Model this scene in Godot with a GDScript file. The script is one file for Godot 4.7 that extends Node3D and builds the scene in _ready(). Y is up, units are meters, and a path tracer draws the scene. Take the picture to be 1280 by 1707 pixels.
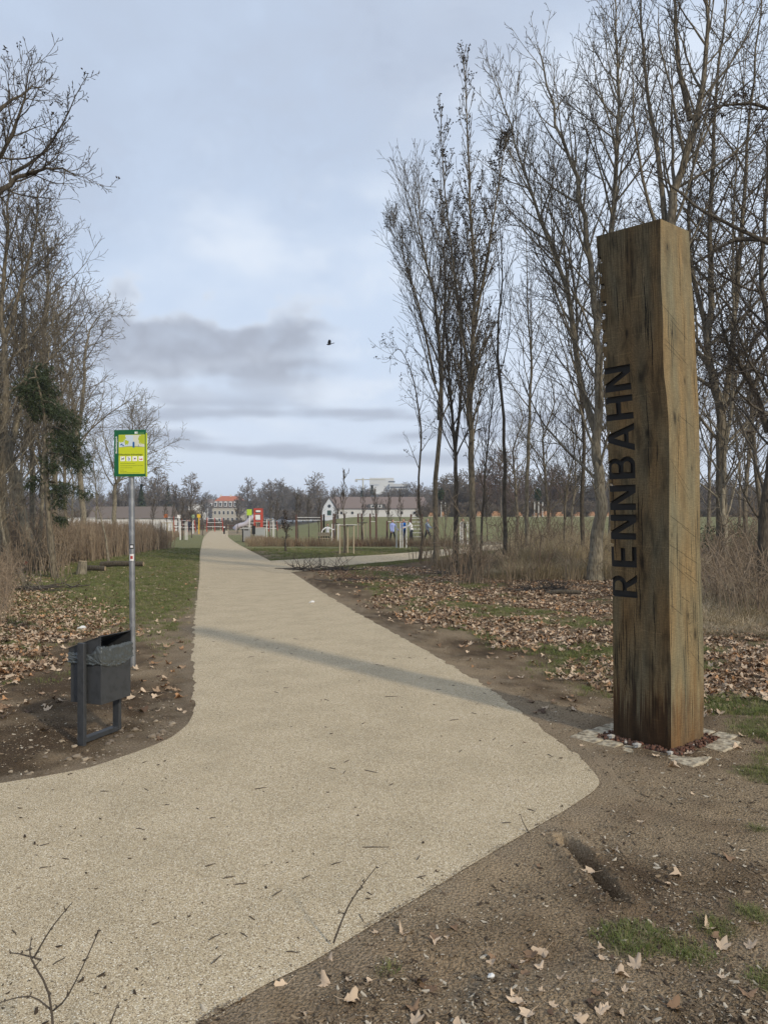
extends Node3D
# A park path in winter: timber stele, litter bin, rules sign, bare trees, playground far off.

const F := 1279.0      # focal length of the lens in photograph pixels
const HZ := 868.0      # row of the horizon
const EYE := 1.6       # height of the eye in metres

var rng := RandomNumberGenerator.new()
var taken := {}
var M := {}
var n_low := FastNoiseLite.new()
var n_mid := FastNoiseLite.new()
var n_fine := FastNoiseLite.new()
var path_poly := PackedVector2Array()
var side_poly := PackedVector2Array()


class MB:
	var v := PackedVector3Array()
	var n := PackedVector3Array()
	var c := PackedColorArray()
	var uv := PackedVector2Array()
	var ix := PackedInt32Array()

	func tube(pts: PackedVector3Array, rad: PackedFloat32Array, sides: int) -> void:
		var m := pts.size()
		var t := (pts[1] - pts[0]).normalized()
		var u := t.cross(Vector3(0.31, 0.17, 0.93))
		if u.length_squared() < 0.01:
			u = t.cross(Vector3(1, 0, 0))
		var base := v.size()
		var cs := PackedFloat32Array()
		var sn := PackedFloat32Array()
		for j in sides:
			cs.append(cos(TAU * j / sides))
			sn.append(sin(TAU * j / sides))
		for i in m:
			var tn := (pts[mini(i + 1, m - 1)] - pts[maxi(i - 1, 0)]).normalized()
			u = (u - tn * u.dot(tn)).normalized()
			var w := tn.cross(u)
			var p := pts[i]
			var r := rad[i]
			for j in sides:
				var nn := u * cs[j] + w * sn[j]
				v.append(p + nn * r)
				n.append(nn)
		for i in m - 1:
			var a := base + i * sides
			for j in sides:
				var k := (j + 1) % sides
				ix.append(a + j)
				ix.append(a + sides + k)
				ix.append(a + k)
				ix.append(a + j)
				ix.append(a + sides + j)
				ix.append(a + sides + k)

	func line(a: Vector3, b: Vector3, r0: float, r1: float, sides := 8) -> void:
		tube(PackedVector3Array([a, b]), PackedFloat32Array([r0, r1]), sides)
		disc(a, (a - b).normalized(), r0, sides)
		disc(b, (b - a).normalized(), r1, sides)

	func disc(p: Vector3, nn: Vector3, r: float, sides := 8) -> void:
		var u := nn.cross(Vector3(0.31, 0.17, 0.93)).normalized()
		var w := nn.cross(u)
		var pts := PackedVector3Array()
		for j in sides:
			pts.append(p + (u * cos(TAU * j / sides) + w * sin(TAU * j / sides)) * r)
		face(pts)

	# a flat polygon; its corners run counter-clockwise seen from the front
	func face(p: PackedVector3Array) -> void:
		var nn := (p[1] - p[0]).cross(p[2] - p[0]).normalized()
		var b := v.size()
		for q in p:
			v.append(q)
			n.append(nn)
		for i in range(1, p.size() - 1):
			ix.append(b)
			ix.append(b + i + 1)
			ix.append(b + i)

	func quad(a: Vector3, b: Vector3, cc: Vector3, d: Vector3) -> void:
		face(PackedVector3Array([a, b, cc, d]))

	# a box with chamfered vertical and horizontal edges; t places its centre
	func box(t: Transform3D, s: Vector3, ch := 0.0) -> void:
		var h := s * 0.5
		if ch <= 0.0:
			var q := []
			for i in 8:
				q.append(t * Vector3(h.x if i & 1 else -h.x, h.y if i & 2 else -h.y, h.z if i & 4 else -h.z))
			quad(q[4], q[5], q[7], q[6])
			quad(q[1], q[0], q[2], q[3])
			quad(q[5], q[1], q[3], q[7])
			quad(q[0], q[4], q[6], q[2])
			quad(q[6], q[7], q[3], q[2])
			quad(q[0], q[1], q[5], q[4])
			return
		var k := Vector3(h.x - ch, h.y - ch, h.z - ch)
		var out: Array[Vector3] = []
		for i in 8:
			var g := Vector3(1.0 if i & 1 else -1.0, 1.0 if i & 2 else -1.0, 1.0 if i & 4 else -1.0)
			out.append(t * Vector3(g.x * h.x, g.y * k.y, g.z * k.z))
			out.append(t * Vector3(g.x * k.x, g.y * h.y, g.z * k.z))
			out.append(t * Vector3(g.x * k.x, g.y * k.y, g.z * h.z))
		var ctr := t.origin
		var add := func(a: Array) -> void:
			var pts := PackedVector3Array()
			for e in a:
				pts.append(out[e])
			var nn := (pts[1] - pts[0]).cross(pts[2] - pts[0])
			var mid := Vector3.ZERO
			for e in pts:
				mid += e / pts.size()
			if nn.dot(mid - ctr) < 0.0:
				pts.reverse()
			face(pts)
		for ax in 3:
			var b1 := 1 << ax
			var b2 := 1 << ((ax + 1) % 3)
			var b3 := 1 << ((ax + 2) % 3)
			for s1 in [0, b1]:
				add.call([s1 * 3 + ax, (s1 | b2) * 3 + ax, (s1 | b2 | b3) * 3 + ax, (s1 | b3) * 3 + ax])
			# edges along axis ax
			for s2 in [0, b2]:
				for s3 in [0, b3]:
					var o: int = s2 | s3
					var x2: int = (ax + 1) % 3
					var x3: int = (ax + 2) % 3
					add.call([o * 3 + x2, (o | b1) * 3 + x2, (o | b1) * 3 + x3, o * 3 + x3])
		for i in 8:
			add.call([i * 3, i * 3 + 1, i * 3 + 2])

	func paint(col: Color) -> void:
		while c.size() < v.size():
			c.append(col)

	func mesh() -> ArrayMesh:
		var a := []
		a.resize(Mesh.ARRAY_MAX)
		a[Mesh.ARRAY_VERTEX] = v
		a[Mesh.ARRAY_NORMAL] = n
		if c.size() == v.size():
			a[Mesh.ARRAY_COLOR] = c
		if uv.size() == v.size():
			a[Mesh.ARRAY_TEX_UV] = uv
		a[Mesh.ARRAY_INDEX] = ix
		var m := ArrayMesh.new()
		m.add_surface_from_arrays(Mesh.PRIMITIVE_TRIANGLES, a)
		return m


# ---------------------------------------------------------------- helpers
func lin(r: float, g: float, b: float) -> Color:
	return Color(r, g, b).linear_to_srgb()


func numbered(called: String) -> String:
	if not taken.has(called):
		taken[called] = 0
		return called
	taken[called] += 1
	return "%s_%03d" % [called, taken[called]]


func tag(o: Node, label: String, category: String, group := "") -> Node:
	o.set_meta("label", label)
	o.set_meta("category", category)
	if group:
		o.set_meta("group", group)
	return o


func thing(called: String, label: String, category: String, at: Vector3, group := "") -> Node3D:
	var o := Node3D.new()
	o.name = numbered(called)
	o.position = at
	add_child(o)
	tag(o, label, category, group)
	return o


func part(called: String, m: Mesh, mat: Material, parent: Node, label := "") -> MeshInstance3D:
	var o := MeshInstance3D.new()
	o.name = called if parent != self else numbered(called)
	o.mesh = m
	o.material_override = mat
	parent.add_child(o, true)
	if label:
		o.set_meta("label", label)
	return o


func structure(called: String, m: Mesh, mat: Material) -> MeshInstance3D:
	var o := part(called, m, mat, self)
	o.set_meta("kind", "structure")
	return o


func scatter(called: String, m: Mesh, mat: Material, where: Array, tint: PackedColorArray, parent: Node = null) -> MultiMeshInstance3D:
	var mm := MultiMesh.new()
	mm.transform_format = MultiMesh.TRANSFORM_3D
	mm.use_colors = tint.size() > 0
	mm.mesh = m
	mm.instance_count = where.size()
	for i in where.size():
		mm.set_instance_transform(i, where[i])
		if tint.size() > 0:
			mm.set_instance_color(i, tint[i])
	var o := MultiMeshInstance3D.new()
	o.name = called if parent else numbered(called)
	o.multimesh = mm
	o.material_override = mat
	(parent if parent else self).add_child(o, true)
	o.set_meta("kind", "stuff")
	return o


func spot(px: float, d: float, y := 0.0) -> Vector3:
	return Vector3((px - 640.0) / F * d, y, -d)


func tall(py: float, d: float) -> float:
	return EYE + (HZ - py) / F * d


func dist(py: float) -> float:
	return F * EYE / (py - HZ)


func rv() -> Vector3:
	return Vector3(rng.randf_range(-1, 1), rng.randf_range(-1, 1), rng.randf_range(-1, 1))


func rr(a: float, b: float) -> float:
	return rng.randf_range(a, b)


func mat(col: Color, rough := 0.85) -> StandardMaterial3D:
	var m := StandardMaterial3D.new()
	m.albedo_color = col
	m.roughness = rough
	return m


func noise_tex(size: int, freq: float, kind: int, ramp: Array, seed_: int, octaves := 4, ret := -1) -> NoiseTexture2D:
	var nz := FastNoiseLite.new()
	nz.seed = seed_
	nz.noise_type = kind
	nz.frequency = freq
	nz.fractal_octaves = octaves
	if octaves == 1:
		nz.fractal_type = FastNoiseLite.FRACTAL_NONE
	if ret >= 0:
		nz.cellular_return_type = ret
	var t := NoiseTexture2D.new()
	t.width = size
	t.height = size
	t.seamless = true
	t.seamless_blend_skirt = 0.15
	t.noise = nz
	if ramp.size():
		var g := Gradient.new()
		var off := PackedFloat32Array()
		var cols := PackedColorArray()
		for e in ramp:
			off.append(e[0])
			cols.append(e[1])
		g.offsets = off
		g.colors = cols
		t.color_ramp = g
	return t


func tri(m: StandardMaterial3D, s: Vector3, world := true) -> StandardMaterial3D:
	m.uv1_triplanar = true
	m.uv1_world_triplanar = world
	m.uv1_scale = s
	return m


func bark(a: Color, b: Color, cc: Color, seed_: int) -> StandardMaterial3D:
	var m := mat(Color.WHITE, 0.92)
	m.albedo_texture = noise_tex(256, 0.02, FastNoiseLite.TYPE_SIMPLEX, [[0.0, a], [0.45, b], [0.62, b.lerp(cc, 0.5)], [1.0, cc]], seed_)
	tri(m, Vector3(3.2, 0.7, 3.2), false)
	m.heightmap_enabled = true
	m.heightmap_texture = noise_tex(256, 0.03, FastNoiseLite.TYPE_SIMPLEX, [], seed_ + 7)
	m.heightmap_scale = 2.0
	return m


# ---------------------------------------------------------------- sky
func sky_image() -> ImageTexture:
	var w := 2048
	var h := 1024
	var im := Image.create_empty(w, h, false, Image.FORMAT_RGBF)
	im.fill(Color(0.30, 0.29, 0.26))
	var a := FastNoiseLite.new()
	a.seed = 11
	a.frequency = 0.55
	a.fractal_octaves = 5
	a.domain_warp_enabled = true
	a.domain_warp_amplitude = 0.5
	a.domain_warp_frequency = 0.6
	var b := FastNoiseLite.new()
	b.seed = 23
	b.frequency = 0.9
	b.fractal_octaves = 5
	var blue := Vector3(0.56, 0.67, 0.84)
	var pale := Vector3(0.75, 0.815, 0.91)
	var grey := Vector3(0.44, 0.51, 0.64)
	var dark := Vector3(0.375, 0.41, 0.49)
	for j in int(h * 0.515):
		var el := PI / 2.0 - PI * (j + 0.5) / h
		var sy := sin(el)
		var cy := cos(el)
		var eld := rad_to_deg(el)
		for i in w:
			var az := TAU * (i + 0.5) / w
			if az > PI:
				az -= TAU
			var azd := rad_to_deg(az)
			var dx := sin(az) * cy
			var dz := cos(az) * cy
			var k := 1.0 / (maxf(sy, 0.0) + 0.22)
			var big := a.get_noise_3d(dx * k, dz * k, 3.0)          # sheets of cloud, drawn out towards the horizon
			var small := b.get_noise_3d(dx * k * 3.0, dz * k * 3.0, sy * 4.0)
			var tiny := b.get_noise_2d(azd * 0.22, eld * 0.3)
			# grey sheet high up, clear blue gap sloping below it
			var line := 23.0 + 0.42 * azd + small * 5.0
			var sheet := smoothstep(-5.0, 9.0, eld - line + big * 9.0)
			sheet *= 0.72 + 0.8 * big + 0.5 * small
			var c := blue.lerp(grey, clampf(sheet, 0.0, 1.0))
			c = c.lerp(pale, smoothstep(-0.15, 0.4, big + 0.5 * small) * 0.7 * (1.0 - clampf(sheet, 0.0, 1.0)))
			c = c.lerp(pale, smoothstep(17.0, 3.0, eld) * 0.55)
			c = c.lerp(pale, smoothstep(-2.0, 14.0, azd) * smoothstep(32.0, 18.0, eld) * 0.5 * smoothstep(60.0, 20.0, azd))
			# thin bright rents in the high sheet
			var rent := a.get_noise_3d(dx * k * 2.1 + 9.0, dz * k * 2.1, 7.0) + 0.5 * small
			c = c.lerp(pale, smoothstep(-0.1, 0.6, rent) * 0.32 * smoothstep(12.0, 20.0, eld))
			var gap := (eld - line + 2.5) / (4.5 + 2.0 * small)
			c = c.lerp(pale, exp(-gap * gap) * 0.36 * (0.75 + 0.8 * small) * smoothstep(-30.0, -8.0, azd))
			# the flat-based bank of cumulus and the bars below it
			var puff := small * 3.4 + big * 2.2
			var top := 15.9 - 0.02 * azd + puff * 0.9 + 2.2 * tiny
			var m := smoothstep(top + 0.25, top - 0.7, eld) * smoothstep(8.6, 11.4, eld + small * 2.0 + tiny)
			var ends := smoothstep(-25.5, -19.0, azd + puff) * smoothstep(-2.2, -7.0, azd + puff * 0.8)
			var again := smoothstep(0.0, 0.35, b.get_noise_2d(azd * 0.045 + 40.0, eld * 0.1)) * smoothstep(25.0, 60.0, absf(azd))
			m *= maxf(ends, again)
			var lit := smoothstep(top - 1.7, top + 0.1, eld + tiny)
			c = c.lerp(dark.lerp(pale, lit * 0.75), m * (0.94 - 0.45 * absf(tiny) - 0.3 * absf(small)))
			var bars := smoothstep(-0.05, 0.45, b.get_noise_2d(azd * 0.05 + 3.0, eld * 0.55) + 0.22 * small + 0.12 * tiny + 0.1)
			bars *= smoothstep(3.2, 4.8, eld) * smoothstep(9.9, 8.2, eld)
			c = c.lerp(dark.lerp(grey, 0.3), bars * 0.75)
			im.set_pixel(i, j, Color(c.x, c.y, c.z))
	return ImageTexture.create_from_image(im)


# ---------------------------------------------------------------- terrain
const LEFT_EDGE := [[4.0, -2.9], [4.63, -2.32], [4.74, -2.15], [4.94, -1.89], [5.33, -1.67], [5.62, -1.56], [5.98, -1.53], [6.45, -1.59], [7.26, -1.79], [9.2, -2.29], [11.9, -2.94], [15.5, -3.78], [22.2, -5.33], [39.3, -9.4], [76.0, -17.8], [120.0, -27.0]]
const RIGHT_EDGE := [[-4.0, 0.0], [2.44, -0.57], [2.62, -0.41], [2.76, -0.26], [2.96, -0.09], [3.24, 0.15], [3.52, 0.385], [3.88, 0.70], [4.2, 0.985], [4.48, 1.21], [4.61, 1.29], [4.74, 1.32], [5.03, 1.32], [5.57, 1.26], [6.35, 1.14], [7.52, 0.94], [9.65, 0.45], [13.0, -0.41], [16.8, -1.31], [23.0, -2.7], [28.4, -4.0], [40.0, -6.9], [55.0, -10.6], [76.0, -15.4], [120.0, -24.5]]


func edge_at(e: Array, d: float) -> float:
	if d <= e[0][0]:
		return e[0][1]
	for i in range(1, e.size()):
		if d < e[i][0]:
			var t: float = (d - e[i - 1][0]) / (e[i][0] - e[i - 1][0])
			return lerpf(e[i - 1][1], e[i][1], t)
	return e[-1][1]


func hill(x: float, d: float) -> float:
	if d < 60.0:
		return 0.0
	return 2.1 * smoothstep(62.0, 100.0, d) * smoothstep(-0.17, -0.03, x / d)


func make_paths() -> void:
	var l: Array[Vector2] = []
	for i in range(LEFT_EDGE.size() - 1, -1, -1):
		l.append(Vector2(LEFT_EDGE[i][1], LEFT_EDGE[i][0]))
	l.append_array([Vector2(-3.9, 3.1), Vector2(-6.5, 0.8), Vector2(-12, -4), Vector2(-8, -7.5), Vector2(-3.2, -0.2), Vector2(-1.6, 1.35)])
	for i in range(1, RIGHT_EDGE.size()):
		l.append(Vector2(RIGHT_EDGE[i][1], RIGHT_EDGE[i][0]))
	path_poly = ragged(smooth_ring(l, 5))
	var s: Array[Vector2] = [Vector2(-4.6, 27.2), Vector2(-4.4, 30.5), Vector2(0, 35.9), Vector2(2.56, 40.9), Vector2(8.6, 53), Vector2(16, 62), Vector2(17.5, 60), Vector2(10.5, 50.5), Vector2(6.2, 41.8), Vector2(1.5, 32), Vector2(-1.66, 26.6), Vector2(-2.6, 24.0), Vector2(-3.4, 23.4)]
	side_poly = smooth_ring(s, 4)


func smooth_ring(p: Array[Vector2], k: int) -> PackedVector2Array:
	var out := PackedVector2Array()
	var m := p.size()
	for i in m:
		for j in k:
			var q := p[i].cubic_interpolate(p[(i + 1) % m], p[(i - 1 + m) % m], p[(i + 2) % m], float(j) / k)
			# Catmull-Rom overshoots where the spacing jumps: stay near the chord
			var ch := p[i].lerp(p[(i + 1) % m], float(j) / k)
			out.append(ch.lerp(q, 0.55))
	return out


func ragged(p: PackedVector2Array) -> PackedVector2Array:
	var out := PackedVector2Array()
	for i in p.size():
		var a := p[i]
		var c := p[(i + 1) % p.size()]
		var k := 1
		if a.y > 1.5 and a.y < 16.0 and c.y > 1.5:
			k = maxi(1, int(a.distance_to(c) / 0.05))
		var nn := (c - a).orthogonal().normalized()
		for j in k:
			var q := a.lerp(c, float(j) / k)
			if k > 1:
				q += nn * (0.045 * n_fine.get_noise_2d(q.x * 0.35, q.y * 0.35) + 0.028 * n_fine.get_noise_2d(q.x * 2.5 + 7.0, q.y * 2.5))
			out.append(q)
	return out


func ring_distance(poly: PackedVector2Array, q: Vector2) -> float:
	var best := 1e9
	for i in poly.size():
		var c := Geometry2D.get_closest_point_to_segment(q, poly[i], poly[(i + 1) % poly.size()])
		best = minf(best, c.distance_squared_to(q))
	best = sqrt(best)
	return -best if Geometry2D.is_point_in_polygon(q, poly) else best


const GREENS := [[0.97, 2.94, 0.15], [1.13, 2.86, 0.10], [2.75, 5.05, 0.34], [2.45, 4.85, 0.22], [3.2, 5.25, 0.4], [1.5, 3.12, 0.09], [2.05, 3.5, 0.08], [2.9, 5.9, 0.35], [1.3, 3.02, 0.08], [0.02, 2.72, 0.04], [1.38, 2.62, 0.13], [1.95, 4.0, 0.08]]


# shares of bare soil, grass and leaf litter at a place
func zone(x: float, d: float) -> Vector3:
	var a := n_low.get_noise_2d(x, d)
	var b := n_mid.get_noise_2d(x, d)
	var re := x - edge_at(RIGHT_EDGE, d)
	var le := edge_at(LEFT_EDGE, d) - x
	var soil := 0.0
	var grass := 0.0
	var litter := 0.0
	if d < 4.0 and x < -0.6 or d < 2.0:
		return Vector3(0.8, 0.1, 0.1)
	if re > le:
		if d < 6.3:
			soil = 1.0
			for g in GREENS:
				var r: float = Vector2(x - g[0], d - g[1]).length() / g[2]
				grass = maxf(grass, (1.0 - smoothstep(0.35, 1.1, r + b * 0.5)))
			litter = 0.10 + 0.55 * smoothstep(1.0, 2.2, re - (6.3 - d) * 0.55 + a)
			if d < 2.95:
				litter += 0.3 * smoothstep(-0.2, 0.3, a)
		elif d < 25.0 or x > edge_at([[25, -1.5], [32, 2.4], [41.8, 7.5], [60, 20]], d) + 0.2:
			soil = 1.0 - smoothstep(0.5, 1.5, re + a * 0.9 + b * 0.4)
			litter = (1.0 - soil) * smoothstep(-0.45, 0.25, a + 0.5 * b + 0.05 * (re - 2.0))
			grass = (1.0 - soil) * smoothstep(0.05, -0.4, a + 0.6 * b + 0.16 * (re - 2.6)) * smoothstep(9.0, 3.0, re)
		else:
			grass = smoothstep(-0.55, -0.1, a + 0.4 * b)
			soil = 1.0 - grass
	else:
		var near := 1.0 - smoothstep(8.5, 13.0, d + a * 2.0)
		soil = (1.0 - smoothstep(0.7, 1.7, le + a * 0.8 + b * 0.5 - (8.0 - d) * 0.25)) * maxf(near, 0.55 * (1.0 - smoothstep(0.0, 0.8, le)))
		var far := smoothstep(10.0, 15.0, d + a * 2.0)
		grass = (1.0 - soil) * far * smoothstep(9.0, 4.0, le - (d - 12.0) * 0.16 + a * 2.0)
		grass = maxf(grass, (1.0 - soil) * 0.8 * smoothstep(0.05, 0.4, b - 0.3 * a) * smoothstep(7.0, 9.0, d))
		litter = (1.0 - soil) * smoothstep(0.9, 2.2, le - maxf(d - 12.0, 0.0) * 0.35 + a * 1.4)
		if d > 30.0:
			litter *= 0.3
	return Vector3(soil, clampf(grass, 0, 1), clampf(litter, 0, 1))


func bumps(x: float, d: float) -> float:
	var h := n_mid.get_noise_2d(x * 1.7, d * 1.7) * 0.018 + n_fine.get_noise_2d(x * 0.6, d * 0.6) * 0.011
	# the torn furrow in the bare soil
	var g := Geometry2D.get_closest_point_to_segment(Vector2(x, d), Vector2(0.90, 3.84), Vector2(0.985, 3.24)).distance_to(Vector2(x, d))
	h -= 0.095 * (1.0 - smoothstep(0.008, 0.042, g + n_fine.get_noise_2d(x * 1.2, d * 1.2) * 0.03))
	h += 0.018 * (1.0 - smoothstep(0.0, 0.06, absf(g - 0.07)))
	var g2 := Geometry2D.get_closest_point_to_segment(Vector2(x, d), Vector2(0.28, 2.72), Vector2(0.62, 2.84)).distance_to(Vector2(x, d))
	h -= 0.025 * (1.0 - smoothstep(0.0, 0.16, g2 + n_fine.get_noise_2d(x * 2.0, d * 2.0) * 0.05))
	return h


func axis_lines(a: float, b: float, step: float, lo: float, hi: float, grow: float) -> PackedFloat32Array:
	var out := PackedFloat32Array()
	var s := step
	var p := a
	var down := []
	while p > lo:
		s *= grow
		p -= s
		down.append(p)
	down.reverse()
	for e in down:
		out.append(e)
	p = a
	while p < b:
		out.append(p)
		p += step
	s = step
	while p < hi:
		out.append(p)
		p += s
		s *= grow
	out.append(p)
	return out


func build_ground() -> void:
	var xs := axis_lines(-3.4, 3.6, 0.05, -1800.0, 1800.0, 1.085)
	for k in 16:
		xs.append(0.801 + 0.021 * k)
	xs.sort()
	var ds := axis_lines(2.2, 6.4, 0.042, -160.0, 2400.0, 1.035)
	var mb := MB.new()
	var nx := xs.size()
	var nd := ds.size()
	for j in nd:
		var d := ds[j]
		for i in nx:
			var x := xs[i]
			var h := 0.0
			var q := Vector2(x, d)
			var pd := 9.0
			if d > 1.0 and d < 30.0 and absf(x) < 12.0:
				var r := edge_at(RIGHT_EDGE, d) - x
				var l := x - edge_at(LEFT_EDGE, d)
				if minf(absf(r), absf(l)) < 0.4:
					pd = ring_distance(path_poly, q)
				elif Geometry2D.is_point_in_polygon(q, path_poly):
					pd = -1.0
			elif Geometry2D.is_point_in_polygon(q, path_poly) or Geometry2D.is_point_in_polygon(q, side_poly):
				pd = -1.0
			var near := 1.0 - smoothstep(9.0, 26.0, absf(d - 4.0))
			if d > 0.0 and near > 0.0:
				h = bumps(x, d) * near
			# soil lies against the path's edge and falls away under it
			var rim := 0.0105 + 0.0015 * n_fine.get_noise_2d(x * 1.3 + 11.0, d * 1.3)
			if pd < 0.0:
				h = lerpf(rim, -0.05, smoothstep(0.10, 0.24, -pd))
			else:
				h = lerpf(rim, h, smoothstep(0.0, 0.22, pd))
			h += hill(x, d)
			mb.v.append(Vector3(x, h, -d))
			var z := zone(x, d)
			var a := n_low.get_noise_2d(x * 0.6 + 50.0, d * 0.6)
			var b := n_mid.get_noise_2d(x * 0.8 + 9.0, d * 0.8)
			var c := Vector3(0.215, 0.160, 0.105).lerp(Vector3(0.43, 0.34, 0.23), smoothstep(-0.2, 0.55, a + 0.7 * b + 0.25 * n_fine.get_noise_2d(x * 0.4, d * 0.4)))
			c = c.lerp(Vector3(0.105, 0.076, 0.049), smoothstep(-0.02, 0.36, -a - 0.6 * b - 0.3 * n_fine.get_noise_2d(x * 0.5 + 3.0, d * 0.5)) * 0.8)
			c = c.lerp(Vector3(0.26, 0.195, 0.135), z.z * 0.65)
			c = c.lerp(Vector3(0.20, 0.205, 0.092), z.y * 0.7)
			# sand trodden off the path, in patches along its edge
			var spill := 1.0 - smoothstep(0.0, 0.55, minf(absf(x - edge_at(RIGHT_EDGE, d)), absf(x - edge_at(LEFT_EDGE, d))) + 0.5 * b + 0.35 * n_fine.get_noise_2d(x * 0.5, d * 0.5) + 0.12)
			if d > 2.0 and d < 30.0:
				c = c.lerp(Vector3(0.42, 0.345, 0.25), spill * 0.7)
			if d > 45.0:
				c = c.lerp(Vector3(0.30, 0.31, 0.155), 0.85)
			if d > 105.0:
				c = c.lerp(Vector3(0.11, 0.10, 0.06), smoothstep(105.0, 160.0, d))
			# trodden sand of the exercise ground and the playground square
			if d > 49.0 and d < 60.0 and x > -4.5 and x < 12.0:
				c = c.lerp(Vector3(0.34, 0.29, 0.20), smoothstep(0.0, 1.0, minf(d - 49.0, 60.0 - d)))
			if d > 84.0 and d < 130.0 and x / d < -0.15:
				c = c.lerp(Vector3(0.42, 0.35, 0.24), smoothstep(0.0, 4.0, minf(d - 84.0, 130.0 - d)) * smoothstep(-0.15, -0.18, x / d))
			mb.c.append(Color(c.x, c.y, c.z))
	for j in nd - 1:
		for i in nx - 1:
			var o := j * nx + i
			mb.ix.append_array([o, o + nx, o + 1, o + 1, o + nx, o + nx + 1])
	mb.n.resize(mb.v.size())
	mb.n.fill(Vector3.ZERO)
	for k in range(0, mb.ix.size(), 3):
		var p := mb.v[mb.ix[k]]
		var nn := (mb.v[mb.ix[k + 2]] - p).cross(mb.v[mb.ix[k + 1]] - p)
		for e in 3:
			mb.n[mb.ix[k + e]] += nn
	for k in mb.n.size():
		mb.n[k] = mb.n[k].normalized()
		if mb.n[k].y < 0.0:
			mb.n[k] = -mb.n[k]
	structure("ground", mb.mesh(), M.soil)


func sheet(poly: PackedVector2Array, y: float) -> Mesh:
	var mb := MB.new()
	var t := Geometry2D.triangulate_polygon(poly)
	for q in poly:
		mb.v.append(Vector3(q.x, y + hill(q.x, q.y), -q.y))
		mb.n.append(Vector3.UP)
	for k in range(0, t.size(), 3):
		var a := poly[t[k]]
		var b := poly[t[k + 1]]
		var c := poly[t[k + 2]]
		if (b - a).cross(c - a) > 0.0:
			mb.ix.append_array([t[k], t[k + 2], t[k + 1]])
		else:
			mb.ix.append_array([t[k], t[k + 1], t[k + 2]])
	return mb.mesh()


# a tile of bound gravel: thousands of small grains laid over one another, joining at its borders
func grain_image() -> ImageTexture:
	var n := 1024
	var im := Image.create_empty(n, n, false, Image.FORMAT_RGB8)
	im.fill(Color8(152, 136, 112))
	for k in 110000:
		var w := rng.randi_range(2, 7)
		var h := rng.randi_range(2, 7)
		var x := rng.randi_range(0, n - 1)
		var y := rng.randi_range(0, n - 1)
		var t := rng.randf()
		var c := Color8(212, 194, 161).lerp(Color8(180, 161, 130), rng.randf())
		if t < 0.10:
			c = Color8(112, 98, 78)
		elif t < 0.16:
			c = Color8(138, 121, 97)
		elif t > 0.95:
			c = Color8(248, 240, 222)
		elif t > 0.82:
			c = Color8(228, 215, 189)
		for ox in ([0, -n] if x + w > n else [0]):
			for oy in ([0, -n] if y + h > n else [0]):
				im.fill_rect(Rect2i(x + ox, y + oy + 1, w, maxi(h - 2, 1)), c)
				im.fill_rect(Rect2i(x + ox + 1, y + oy, maxi(w - 2, 1), h), c)
	return ImageTexture.create_from_image(im)


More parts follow.
